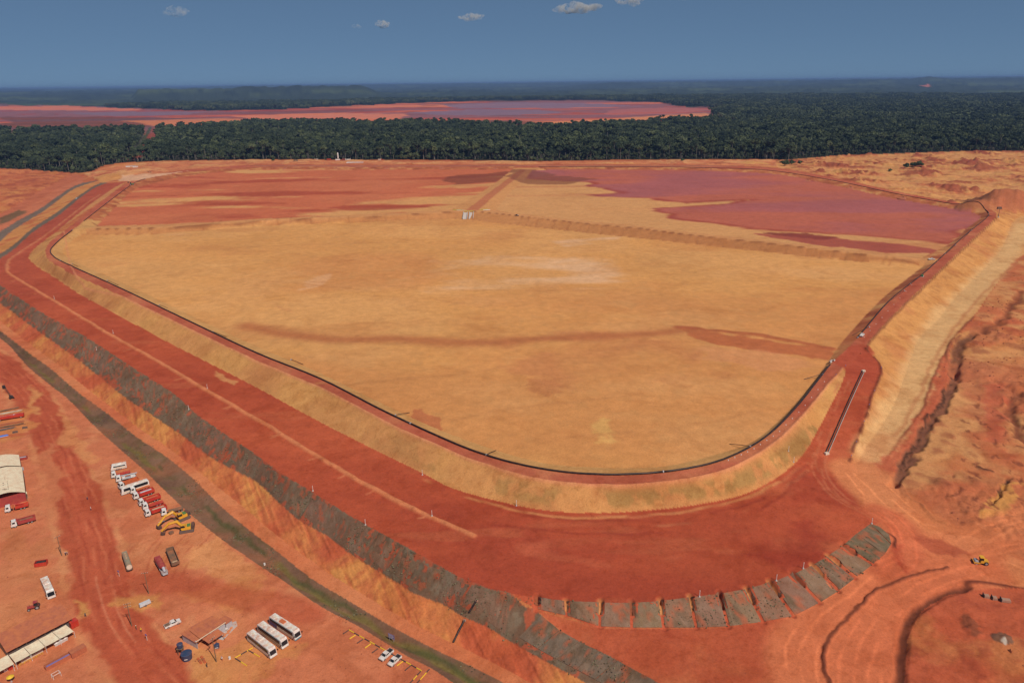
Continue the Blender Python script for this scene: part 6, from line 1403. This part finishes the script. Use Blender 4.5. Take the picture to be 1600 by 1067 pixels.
    for i, (zx, zy) in enumerate(((292,278),(298,362))):
        g = thing('generator', ['grey generator box beside the hangar, upper one', 'grey generator box beside the hangar, lower one'][i], 'generator', at(zx / 8.21, 700 + zy / 8.21), math.atan2(ax[1], ax[0]))
        MB().box(-.8, .8, -.5, .5, .15, 1.2, .05, .05).build('housing', 'steel', g); MB().box(-.9, .9, -.45, .45, 0, .15).build('skid', 'darkgrey', g); MB().tube([(.4, 0, 1.2), (.4, 0, 1.5)], .08, 6).build('exhaust', 'black', g)
tent()
def storage():
    P = lambda zx, zy: at(zx / 8.2, 590 + zy / 8.2)
    p, q = P(-60,560), P(315,500); ang = math.atan2(q.y - p.y, q.x - p.x); l = (q - p).length; c = (p + q) / 2
    t = thing('site_banner_trailer', 'long red flatbed trailer with white arrow mark in the storage yard', 'trailer', c, ang)
    MB().box(-l / 2, l / 2, -1.25, 1.25, .9, 1.1).build('deck', 'red', t); MB().box(-l / 2, l / 2, -1.27, -1.15, 1.1, 2.4).build('side_board', 'red', t); MB().box(-l / 2, l / 2, 1.15, 1.27, 1.1, 2.4).build('side_board', 'red', t)
    MB().box(-l / 2 + .1, l / 2 - .1, -1.14, 1.14, 1.1, 2.3).build('load_cover', 'red', t)
    MB().add([(x, y, 2.33) for x, y in ((1.6,-.8),(3.2,0),(1.6,.8),(2.1,0))], [(0,1,2,3)]).build('arrow_mark', 'white', t)
    for k in range(9): MB().box(-.3, .3, -.12, .12, 0, .02).build('lettering', 'cream', t, (-l / 2 + .8 + k * .9, 0, 2.32))
    for x in (-l / 2 + 1.2, -l / 2 + 2.5, l / 2 - 1.5):
        for s in (-1, 1): wheel(t, x, s * 1.0, .5, .35)
    for i, (zx0, zy0, zx1, zy1, col, nm) in enumerate(((-40,480,290,420,'cream','stack of pale planks behind the red trailer'), (-40,450,255,385,'brown','stack of brown timber behind the pale planks'), (-40,620,310,560,'rustroof','pile of rusty pipes in front of the red trailer'), (-40,655,320,590,'brown','pile of dark steel bars, second in front of the red trailer'), (-40,690,200,640,'darkgrey','pile of dark pipes at the storage yard edge'))):
        a, b = P(zx0, zy0), P(zx1, zy1); ag = math.atan2(b.y - a.y, b.x - a.x); ll = (b - a).length
        t = thing('pipe_stack' if col != 'cream' else 'plank_stack', nm, 'stack', (a + b) / 2, ag)
        g = np.random.default_rng(i)
        for k in range(7):
            o = g.normal(0, .5); y = -.8 + .27 * k; z = .15 + .25 * (k % 2) + .1 * g.random()
            if col == 'cream': MB().box(-ll / 2 + o + .5, ll / 2 + o - .5, y - .11, y + .11, z, z + .1).build('plank', col, t)
            else: MB().tube([(-ll / 2 + o + .5, y, z + .1), (ll / 2 + o - .5, y, z + .1)], .11, 6).build('pipe', col, t)
    a, b = P(-20,765), P(90,742); t = thing('tarpaulin', 'bright blue tarpaulin over a low pile at the left edge', 'tarpaulin', (a + b) / 2, math.atan2(b.y - a.y, b.x - a.x)); MB().box(-2.6, 2.6, -.7, .7, 0, .7, .5, .3).build('cover', 'brightblue', t); MB().tube([(-2.6, -.75, .08), (2.6, -.75, .08)], .08, 6).build('weight_rope', 'cream', t)
    for i, (zx, zy) in enumerate(((195,705),(320,648))):
        t = thing('scrap_crate', ['dark crate at the storage yard edge, left of two', 'dark crate at the storage yard corner, right of two'][i], 'crate', P(zx, zy), ang)
        MB().box(-1.3, 1.3, -.6, .6, 0, .12).build('pallet', 'wood', t); MB().box(-1.2, 1.2, -.55, .55, .12, .9, .1, .1).build('crate_body', 'coal', t); MB().box(-1.22, 1.22, -.1, .1, .3, .4).build('strap', 'steel', t)
    # lattice boom machine
    p, q = P(150,265), P(55,140); t = thing('crawler_crane', 'black crawler crane with boom laid down in the storage yard', 'crane', p, math.atan2(q.y - p.y, q.x - p.x)); l = (q - p).length
    for s in (-1, 1): MB().prism([(-1.6, .1), (-1.7, .6), (1.7, .6), (1.6, .1)], s * 1.0 - .25, s * 1.0 + .25).build('track', 'black', t)
    MB().box(-1.4, 1.0, -.9, .9, .65, 1.7, .1, .1).build('house', 'black', t); MB().box(.3, 1.2, .2, .95, .9, 2.0).build('cab', 'glass', t)
    b = MB()
    for y in (-.3, .3): b.tube([(1, y, 1.4), (l, y, 1.9)], .09, 5)
    for k in range(9): b.tube([(1 + k * (l - 1) / 9, -.3, 1.4 + k * .05), (1 + (k + 1) * (l - 1) / 9, .3, 1.45 + k * .05)], .06, 5)
    b.build('boom', 'black', t); MB().box(l - .8, l + 1.2, -.9, .9, .4, 2.0, .2, .2).build('winch_head', 'black', t)
storage()

# --- poles, signs, logs, markers
def pole(px, py, h, label, arms=1, rz=0.3):
    t = thing('utility_pole', label, 'pole', at(px, py), rz)
    MB().tube([(0, 0, -.5), (0, 0, h)], [.17, .11], 8).build('post', 'wood', t)
    for k in range(arms):
        a = MB().box(-1.1, 1.1, -.06, .06, h - .35 - k * 1.1, h - .22 - k * 1.1).build('cross_arm', 'wood', t)
        for x in (-1.0, -.4, .4, 1.0): MB().tube([(x, 0, h - .22 - k * 1.1), (x, 0, h + .02 - k * 1.1)], .05, 6).build('insulator', 'white', a)
pole(232.5,927, 9.2, 'wooden utility pole in front of the tank trailer and mixer', 1, .2)
pole(206,977.5, 9.4, 'wooden utility pole with two cross arms beside the dirt road', 2, .4)
pole(338.2,1033.5, 9.5, 'wooden utility pole in front of the canteen shed porch', 1, 1.2)
pole(96.7,868, 9.0, 'utility pole on the far side of the yard road', 1, .9)
pole(13.6,786, 7.5, 'utility pole in front of the hangar end', 1, .1)
def sign_post(px, py, label, col='purple', h=2.3, s=.45):
    t = thing('sign_post', label, 'sign', at(px, py), -.4)
    MB().tube([(0, 0, 0), (0, 0, h)], .06, 6).build('post', 'white', t); MB().tube([(0, -.05, h), (0, -.1, h)], s, 12).build('sign_face', col, t)
sign_post(186.5,900, 'round purple sign on a white post left of the tank trailer')
sign_post(230,1000, 'round purple sign beside the yard road bend')
def board():
    p = at(612,1001); t = thing('sign_board', 'blue and white notice board on posts beside the drainage channel', 'sign', p, -.55)
    for x in (-.9, .9): MB().tube([(x, 0, 0), (x, 0, 2.7)], .06, 6).build('post', 'grey', t)
    b = MB().box(-1.3, 1.3, -.05, .05, .95, 2.7).build('panel', 'purple', t)
    for k in range(4): MB().box(-1.1, 1.1 - .3 * (k % 2), -.065, -.052, 1.15 + k * .38, 1.27 + k * .38).build('text_line', 'white', b)
board()
LOGG = MB().tube([(-.5, 0, 0), (.5, 0, 0)], .5, 8)
logY = LOGG.mesh('parking_log', M['paintyellow']); logK = LOGG.mesh('parking_log', M['paintblack'])
def logs(a, b, cols, where, grp):
    pts = [lerp(a, b, i / len(cols)) for i in range(len(cols) + 1)]
    for i, c in enumerate(cols):
        if c == ' ': continue
        loc, rz, l = seat(pts[i], pts[i + 1]); o = link('parking_log', logY if c == 'y' else logK, None, loc + Vector((0, 0, .16)), (0, 0, rz)); o.scale = (l * .97, .36, .36)
        tag(o, ('yellow' if c == 'y' else 'black') + ' painted log ' + where, 'log', grp)
Q = lambda x, y: (480 + x / 7.27, 960 + y / 7.27)
GL = 'painted logs of the pickup parking bay'
logs(Q(475,175), Q(1300,640), 'ykykykyykykyky'[:14], 'in the long line of the pickup parking bay', GL)
for i, (a, b, c) in enumerate((((475,175),(405,222),'k'), ((550,232),(480,277),'y'), ((635,282),(565,327),'k'), ((725,332),(655,382),'y'), ((805,387),(735,437),'k'), ((1088,532),(1018,582),'y'), ((1175,582),(1110,637),'k'))):
    logs(Q(*a), Q(*b), c, 'dividing two bays, number %s from the coaches' % ['one', 'two', 'three', 'four', 'five', 'six', 'seven'][i], GL)
logs(Q(1290,645), Q(1160,790), 'kyk', 'closing the end of the pickup bay', GL); logs(Q(1390,620), Q(1245,785), 'kyyk', 'in the outer end row of the pickup bay', GL)
S3 = lambda x, y: (200 + x / 5.33, 920 + y / 5.33)
GB2 = 'painted logs beside the coaches'
logs(S3(890,575), S3(1040,490), 'yky', 'in the back line beside the nearest coach', GB2); logs(S3(892,577), S3(990,638), 'ky', 'in the lower side line beside the nearest coach', GB2); logs(S3(1000,510), S3(1098,565), 'ky', 'in the upper side line beside the nearest coach', GB2)
MPM = (MB().tube([(0, 0, 0), (0, 0, 2.6)], .09, 6).mesh('post', M['white']), MB().box(-.3, .3, -.3, .3, 0, .35, .08, .08).mesh('base', M['concrete']))
def marker(px, py, label, grp):
    t = thing('marker_post', label, 'post', at(px, py), 0, grp); link('post', MPM[0], t); link('base', MPM[1], t)
for px, py in [(85,467),(177,521),(324,607),(675,806)]: marker(px, py, 'white marker post on the pale berm of the platform', 'white marker posts on the berm')
for px, py in [(151,547),(295,640),(489,767),(571,820),(1093,932),(1213,907),(1255,888),(1362,818)]: marker(px, py, 'white marker post at the top edge of the planted slope', 'white marker posts at the slope top')
for px, py in [(660,742),(807,790),(1232,705),(1240,722)]: marker(px, py, 'white marker post at the toe of the sandy embankment', 'white marker posts at the embankment toe')
PEG = (MB().tube([(0, 0, 0), (0, 0, 1.0)], .08, 5).mesh('stake', M['wood']), MB().box(-.22, .22, -.03, .03, .7, 1.05).mesh('flag', M['brightblue']), MB().box(-.2, .2, -.2, .2, 0, .3, .05, .05).mesh('block', M['white']))
for px, py in [(1377,576),(1366,612),(1358,634),(1350,660),(1338,692),(1330,714),(1321,573),(1306,587)]:
    t = thing('flag_stake', 'wooden stake with a blue flag along the ramp road edge', 'stake', at(px, py), .5, 'flag stakes on the ramp road'); link('stake', PEG[0], t); link('flag', PEG[1], t)
for k in range(16):
    u_ = k / 15; px = 1288 - 150 * u_ ; py = float(np.interp(px, [p[0] for p in CO[18:23]], [p[1] for p in CO[18:23]])) - 11
    tag(link('marker_block', PEG[2], None, at(px, py)), 'small white marker block beside the crest pipeline bend', 'block', 'white blocks along the crest road')
for k in range(10):
    u_ = k / 9; px, py = 1356 + 84 * u_, 530 - 92 * u_
    tag(link('marker_block', PEG[2], None, at(px - 6, py - 3)), 'small white marker block on the right-hand crest road', 'block', 'white blocks on the far crest road')

# --- pipelines
def pipeline(idx, label, r=.36):
    L = LINES['CI'][idx]; pts = [(p[0], p[1], float(ground(p[0], p[1])) + r + .05) for p in L]
    t = thing('slurry_pipeline', label, 'pipeline', pts[0]); o = np.array(pts[0])
    n = 4; step = max(2, len(pts) // n)
    for k in range(0, len(pts) - 1, step):
        seg = pts[k:k + step + 1]
        MB().tube([tuple(np.array(p) - o) for p in seg], r, 8).build('pipe_run', 'hdpe', t, smooth=True)
        a = np.array(seg[0]) - o; d = np.array(seg[1]) - np.array(seg[0]); d = d / np.linalg.norm(d) * .25
        MB().tube([tuple(a - d), tuple(a + d)], r * 1.35, 10).build('flange', 'steel', t)
pipeline(np.arange(0, 125), 'black slurry pipeline along the front of the basin crest', .42)
pipeline(np.arange(130, 165), 'black slurry pipeline along the right side of the basin crest', .34)
pipeline(np.arange(165, 205), 'black slurry pipeline along the far right side of the basin crest', .34)
pipeline(np.arange(232, 249), 'black slurry pipeline along the far left side of the basin crest', .36)
SPG = [((113,413),(122,417)),((168,439),(185,446)),((249,477.5),(262,481.5)),((333,519.5),(354,527)),((455,563),(474,570)),((618,650),(640,645)),((760,712),(775,704)),((1172,699),(1140,694)),((1285,586),(1256,593)),((1358,512),(1332,524)),((1413,455),(1393,469)),((1441,431),(1423,440)),((1493,384),(1478,397)),((1518,360),(1504,375))]
for i, (a, b) in enumerate(SPG):
    p, q = at(*a, .35), at(*b, .2); t = thing('discharge_pipe', 'black discharge pipe running from the crest pipeline into the basin', 'pipe', p, 0, 'discharge pipes along the crest')
    MB().tube([(0, 0, .3), tuple((q - p) * .5 + Vector((0, 0, .25))), tuple(q - p)], .14, 6).build('pipe', 'hdpe', t); MB().box(-.3, .3, -.3, .3, -.2, .5).build('valve', 'steel', t)
for i, (px, py) in enumerate([(445,263.5),(525,263.5),(605,263.5),(690,263.5),(775,264),(882,265),(958,265),(1050,265),(1112,266),(1263,283),(1330,294),(1412,310),(1503,326)]):
    p = at(px, py); t = thing('spill_apron', 'low red spill mound below the far crest pipeline', 'mound', p, 0, 'spill mounds along the far crest'); g = np.random.default_rng(i)
    V = [(0, 4, 1.8)] + [(math.cos(a) * (7 + g.normal(0, 1)), math.sin(a) * (7 + g.normal(0, 1)) , -.4) for a in np.linspace(0, 2 * math.pi, 12, endpoint=False)]
    MB().add(V, [(0, 1 + k, 1 + (k + 1) % 12) for k in range(12)]).build('mound', 'rustroof', t, smooth=True); MB().tube([(0, 6, 1.9), (0, 0, 1.3)], .25, 6).build('pipe', 'hdpe', t)
def pipe_string():
    a, b = at(1349,580.5), at(1291.5,709.5); t = thing('pipe_string', 'long pair of grey pipes with yellow end blocks lying on the ramp road', 'pipe', a); n = 16; 
    for s in (-1, 1):
        pts = []
        for k in range(n + 1):
            p = a + (b - a) * (k / n); z = float(ground(p.x, p.y)); pts.append((p.x - a.x + s * .45, p.y - a.y - s * .28, z - a.z + .38))
        MB().tube(pts, .24, 8).build('pipe', 'dustypipe' if s > 0 else 'hdpe', t, smooth=True)
    for p in (a, b): MB().box(-1.0, 1.0, -.7, .7, 0, .9, .1, .1).build('end_block', 'cream', t, (p.x - a.x, p.y - a.y, float(ground(p.x, p.y)) - a.z), (0, 0, .3))
pipe_string()
t = thing('valve_station', 'cluster of white valve boxes at the basin corner', 'valve', at(1300,565.5), .6)
for x, y in ((-1.6, 0), (0, .4), (1.6, -.2)): MB().box(x - .5, x + .5, y - .4, y + .4, 0, 1.1, .05, .05).build('valve_box', 'white', t)
MB().tube([(-2.5, 0, .6), (2.5, 0, .6)], .22, 8).build('pipe', 'hdpe', t)
t = thing('pump_skid', 'green and grey pump skid on the right crest pipeline', 'pump', at(1441,432), .9)
MB().box(-2, 2, -1, 1, 0, .3).build('skid', 'steel', t); MB().box(-1.6, .4, -.7, .7, .3, 1.6).build('housing', 'green', t); MB().tube([(.4, 0, .9), (2.2, 0, .9)], .4, 8).build('pump', 'steel', t)
# --- spillway at the crossing of the dikes
p = at(731,342.5); q = at(731,332.5); d = (q - p); t = thing('spillway', 'white concrete spillway at the crossing of the dikes', 'spillway', p, 0)
for x in (-6.2, -1.2, 1.2, 6.2): MB().add([(x - .3, 0, 0), (x + .3, 0, 0), (x + .3, d.y, d.z), (x - .3, d.y, d.z), (x - .3, 0, 1.6), (x + .3, 0, 1.6), (x + .3, d.y, d.z + 1.4), (x - .3, d.y, d.z + 1.4)], [(3,2,1,0),(4,5,6,7),(0,1,5,4),(1,2,6,5),(2,3,7,6),(3,0,4,7)]).build('wing_wall', 'concrete', t)
for s in (-1, 1): MB().add([(s * 1.5, 0, .1), (s * 5.9, 0, .1), (s * 5.9, d.y, d.z + .25), (s * 1.5, d.y, d.z + .25), (s * 1.5, 0, -.4), (s * 5.9, 0, -.4), (s * 5.9, d.y, d.z - .4), (s * 1.5, d.y, d.z - .4)], [(0,1,2,3),(7,6,5,4),(0,4,5,1),(1,5,6,2),(2,6,7,3),(3,7,4,0)]).build('chute', 'concrete', t)
for z_ in (.7, 1.4): MB().tube([(-6.3, d.y + .5, d.z + 1.0 + z_), (6.3, d.y + .5, d.z + 1.0 + z_)], .14, 6).build('guard_rail', 'lime', t)
for i, (px0, px1, py) in enumerate(((708,722,328.8), (750,762,328.8))):
    a, b = at(px0, py), at(px1, py); t = thing('guard_rail', ['yellow guard rail left of the spillway', 'yellow guard rail right of the spillway'][i], 'rail', a, math.atan2(b.y - a.y, b.x - a.x)); l = (b - a).length
    for z_ in (.6, 1.2): MB().tube([(0, 0, z_), (l, 0, z_)], .14, 6).build('bar', 'lime', t)
    for k in range(5): MB().tube([(k * l / 4, 0, 0), (k * l / 4, 0, 1.3)], .12, 6).build('post', 'lime', t)
    MB().box(l * .4, l * 1.3, -.9, -.3, 0, .7).build('concrete_kerb', 'white', t)
# --- far works yard
t = thing('silo', 'white cylindrical silo in the works area before the forest', 'silo', at(528.5,250.5), .2)
MB().tube([(0, 0, 3), (0, 0, 4.5), (0, 0, 15), (0, 0, 16.5)], [.6, 1.5, 1.5, .3], 14).build('tank', 'white', t)
for x in (-1, 1):
    for y in (-1, 1): MB().tube([(x * 1.2, y * 1.2, 0), (x * 1.2, y * 1.2, 5)], .15, 6).build('leg', 'white', t)
MB().box(-6, 4, -2, 2, 0, 2.4).build('hopper_base', 'white', t)
def truckbox(px, py, col, cabc, label, L=9):
    t = thing('works_truck', label, 'truck', at(px, py), .05); MB().box(-L / 2, L / 2 - 2.4, -1.2, 1.2, .9, 2.6).build('box_body', col, t); MB().prism([(L / 2 - 2.2, .6), (L / 2 - 2.2, 2.7), (L / 2 - .5, 2.7), (L / 2, 1.5), (L / 2, .6)], -1.2, 1.2).build('cab', cabc, t)
    for x in (-L / 2 + 1.2, L / 2 - 1.2):
        for s in (-1, 1): wheel(t, x, s, .5, .35)
for a in [(494,250.6,'cream','white','cream truck in the works area, leftmost by the forest'), (514,250.4,'red','red','red truck in the works area left of the silo'), (538,250.5,'maroon','white','maroon truck right of the silo'), (545,250.6,'white','white','white truck second right of the silo'), (594,250.6,'cream','red','pale truck alone far right of the silo'), (462,252.2,'brown','darkgrey','low dark trailer truck on the far crest')]: truckbox(*a)
t = thing('stone_slab', 'white stack of concrete slabs below the silo', 'slab', at(553,254.5), .0)
for k in range(5): MB().box(-15 + k * 7, -8.6 + k * 7, -6, 6, 0, 1.2 - .1 * k).build('slab', 'white', t)
for i, (px, py, L) in enumerate(((203,261.5,16), (211,262,8))):
    t = thing('site_cabin', ['row of white cabins on the far left rise, longer one', 'small white cabin at the end of the cabin row'][i], 'cabin', at(px, py), .1)
    for k in range(int(L / 5) + 1): MB().box(-L / 2 + k * 5.2, -L / 2 + k * 5.2 + 4.8, -1.3, 1.3, .2, 2.8).build('cabin_unit', 'white', t)
    MB().box(-L / 2 - .3, -L / 2 + (int(L / 5) + 1) * 5.2, -1.6, 1.6, 2.8, 2.95).build('roof', 'silver', t)
a, b = at(223,263.5), at(233,270); t = thing('conveyor_frame', 'dark pipe rack running down the far left rise', 'rack', a); 
for s in (0, 4): MB().tube([(s, 0, .8), tuple(b - a + Vector((s, 0, .8)))], .4, 6).build('pipe', 'brown', t)
for k in range(5): MB().box(-.5, 4.8, -.2, .2, -.5, .7).build('support', 'khaki', t, tuple((b - a) * (k / 4)))
# lamp mast near the far right corner
p = at(1559.5,340); t = thing('light_mast', 'light mast with dark lamp box at the far right basin corner', 'mast', p); MB().tube([(0, 0, 0), (0, 0, 11)], [.25, .15], 6).build('post', 'darkgrey', t); MB().box(-3.2, 2.0, -1, 1, 9.6, 12.0, .5, .3).build('lamp_box', 'coal', t); MB().box(-1, 1, -1, 1, 0, .6).build('base', 'concrete', t)
# concrete slabs at lower right
for i, (px, py, w_) in enumerate(((1541,932.5,1.7), (1553.5,935.5,1.5), (1571,939,2.8))):
    t = thing('concrete_slab', ['grey concrete block by the dirt road, left of three', 'small grey concrete block, middle of three', 'largest concrete block, right of three by the dirt road'][i], 'block', at(px, py), -.25, 'concrete blocks at the lower right'); w_ *= .5
    MB().box(-w_, w_, -.8, .8, .1, .8, .05, .05).build('block', 'oldslab', t); MB().box(-w_ - .12, -w_, -.95, .95, .0, 1.2).build('end_board', 'coal', t); MB().box(-w_, w_, -.8, -.4, 0, .1).build('skid', 'wood', t)
t = thing('site_trailer', 'small silver trailer by the utility pole', 'trailer', at(227,945.5), .75); MB().box(-1.9, 1.9, -.7, .7, .5, 1.5, .1, .1).build('body', 'silver', t); MB().tube([(1.9, 0, .6), (3, 0, .5)], .06, 6).build('drawbar', 'darkgrey', t)
for s in (-1, 1): wheel(t, 0, s * .75, .35, .2)
for i, (px, py) in enumerate(((413.5,882.5), (359,1029))): tag(MB().tube([(0, 0, 0), (0, 0, .9)], [.38, .34], 10).build('drum', 'white', None, at(px, py)), ['white drum standing alone in the open yard', 'white drum by the parking logs and shed pole'][i], 'drum')
t = thing('drain_pipe', 'black drain pipe laid down the orange cut slope', 'pipe', at(708.5,1004)); a, b = at(708.5,1004), at(726,970); MB().tube([(0, 0, .3), tuple((b - a) * .5 + Vector((0, 0, .5))), tuple(b - a + Vector((0, 0, .4)))], .3, 8).build('pipe', 'hdpe', t); MB().box(-.5, .5, -.4, .4, 0, .45).build('headwall', 'oldslab', t, tuple(b - a))
t = thing('drain_pipe', 'short black drain pipe in the planted slope above the cut', 'pipe', at(733,958)); a, b = at(733,958), at(745,939); MB().tube([(0, 0, .35), tuple(b - a + Vector((0, 0, .5)))], .3, 8).build('pipe', 'hdpe', t); MB().box(-.5, .5, -.4, .4, 0, .45).build('headwall', 'oldslab', t, tuple(b - a))

# --- bushes and lone trees
BUSH = [crown_mesh('bush_crown', 3.6, 2.6, 2.4, 13, 22, .55, 400 + i, mat='leaf2') for i in range(2)]; BST = MB().tube([(0, 0, -.3), (.2, 0, 2.2)], [.25, .12], 6).mesh('trunk', M['bark'])
for i, (px, py, s, lb) in enumerate([(1226,259,2.2,'large dark bush behind the far crest, left one of a clump'), (1237,257,1.6,'smaller dark bush right in the clump behind the far crest'), (1250,256,1.3,'small bush right of the clump behind the far crest'), (1416,261.5,1.5,'dark bush on the sandy field, left part of the clump'), (1426,261,1.9,'dark bush on the sandy field, middle of the clump'), (1436,260.5,2.0,'tallest dark bush on the right end of the field clump'), (1391,268,1.0,'small round bush alone on the sandy field'), (427,251.5,1.1,'small dark bush on the sandy rise before the forest'), (845,253,1.6,'bush at the forest foot above the dividing track'), (862,252.5,1.2,'low bush at the forest foot, right of the larger one'), (926,251.5,1.0,'low bush alone at the middle of the forest foot'), (1066,252,1.1,'low bush at the forest foot right of the middle')]):
    t = thing('bush', lb, 'bush', at(px, py), i * 1.3); t.scale = (s, s, s * .9); link('trunk', BST, t); link('crown', BUSH[i % 2], t)

# --- people
def person_mesh(pose):
    me = bpy.data.meshes.new('body')
    J = {'pel': (0,0,.93), 'che': (0,.02,1.30), 'nec': (0,.02,1.50), 'hd': (0,.04,1.62), 'top': (0,.03,1.74), 'lh': (-.10,0,.90), 'lk': (-.12,.04 + pose * .12,.48), 'lf': (-.12,-.02 + pose * .2,.08), 'lt': (-.13,.14 + pose * .2,.04), 'rh': (.10,0,.90), 'rk': (.12,.04 - pose * .06,.48), 'rf': (.12,-.02 - pose * .2,.08), 'rt': (.13,.14 - pose * .2,.04),
         'ls': (-.19,.02,1.42), 'le': (-.26,-.02 - pose * .1,1.14), 'lw': (-.27,.06 - pose * .05,.90), 'lm': (-.27,.09,.80), 'rs': (.19,.02,1.42), 're': (.26,-.02 + pose * .12,1.14), 'rw': (.27,.08 + pose * .12,.90), 'rm': (.27,.12 + pose * .12,.80)}
    E = [('pel','che'),('che','nec'),('nec','hd'),('hd','top'),('pel','lh'),('lh','lk'),('lk','lf'),('lf','lt'),('pel','rh'),('rh','rk'),('rk','rf'),('rf','rt'),('che','ls'),('ls','le'),('le','lw'),('lw','lm'),('che','rs'),('rs','re'),('re','rw'),('rw','rm')]
    rad = {'pel': .15, 'che': .17, 'nec': .065, 'hd': .10, 'top': .07, 'lh': .10, 'rh': .10, 'lk': .07, 'rk': .07, 'lf': .05, 'rf': .05, 'lt': .04, 'rt': .04, 'ls': .075, 'rs': .075, 'le': .05, 're': .05, 'lw': .035, 'rw': .035, 'lm': .04, 'rm': .04}
    nm = list(J); me.from_pydata([J[n] for n in nm], [(nm.index(a), nm.index(b)) for a, b in E], []); o = bpy.data.objects.new('tmp', me); COL.objects.link(o)
    o.modifiers.new('s', 'SKIN'); sv = me.skin_vertices[0].data
    for i, n in enumerate(nm): sv[i].radius = (rad[n], rad[n] * .85)
    sv[0].use_root = True
    sb = o.modifiers.new('u', 'SUBSURF'); sb.levels = 1; sb.render_levels = 1
    dg = bpy.context.evaluated_depsgraph_get(); r_ = bpy.data.meshes.new_from_object(o.evaluated_get(dg)); bpy.data.objects.remove(o); return r_
PM = [person_mesh(0.0), person_mesh(1.0)]
def person(px, py, rz, label, shirt, trousers, helmet, pose=0):
    t = PM[pose].copy(); t.materials.clear()
    for c in (shirt, trousers, 'skin', 'black'): t.materials.append(M[c])
    for p in t.polygons:
        z = p.center.z; x = abs(p.center.x); p.material_index = 3 if z < .1 else (2 if (z > 1.5 or (x > .2 and z < 1.1)) else (0 if z > .95 else 1)); p.use_smooth = True
    o = tag(link('person', t, None, at(px, py), (0, 0, rz)), label, 'person')
    MB().tube([(0, .03, 1.68), (0, .03, 1.76), (0, .03, 1.82)], [.15, .13, .04], 10).build('helmet', helmet, o)
person(137,781, .5, 'person in yellow helmet and dark clothes on the yard road', 'navy', 'navy', 'paintyellow', 1)
person(142.5,797, 2.2, 'person in white shirt walking on the yard road', 'white', 'navy', 'white', 1)
person(103,868, .2, 'person in dark clothes by the pole, left of two', 'navy', 'black', 'white'); person(105.5,866.5, 2.6, 'person in grey shirt by the pole, right of two', 'steel', 'navy', 'paintyellow')
person(134,963.5, 1.2, 'person in dark clothes between shed and yard road', 'navy', 'navy', 'green', 1)
person(221,987, .9, 'person in yellow vest beside the yard road bend', 'paintyellow', 'navy', 'paintyellow'); person(213.5,983, 2.0, 'person in green shirt beside the yard road bend', 'green', 'navy', 'white')
person(324,1042, 1.7, 'person in dark clothes standing by the orange logs', 'black', 'navy', 'black'); person(347.5,1032, 2.9, 'person in white shirt near the shed pole', 'white', 'maroon', 'purple', 1)
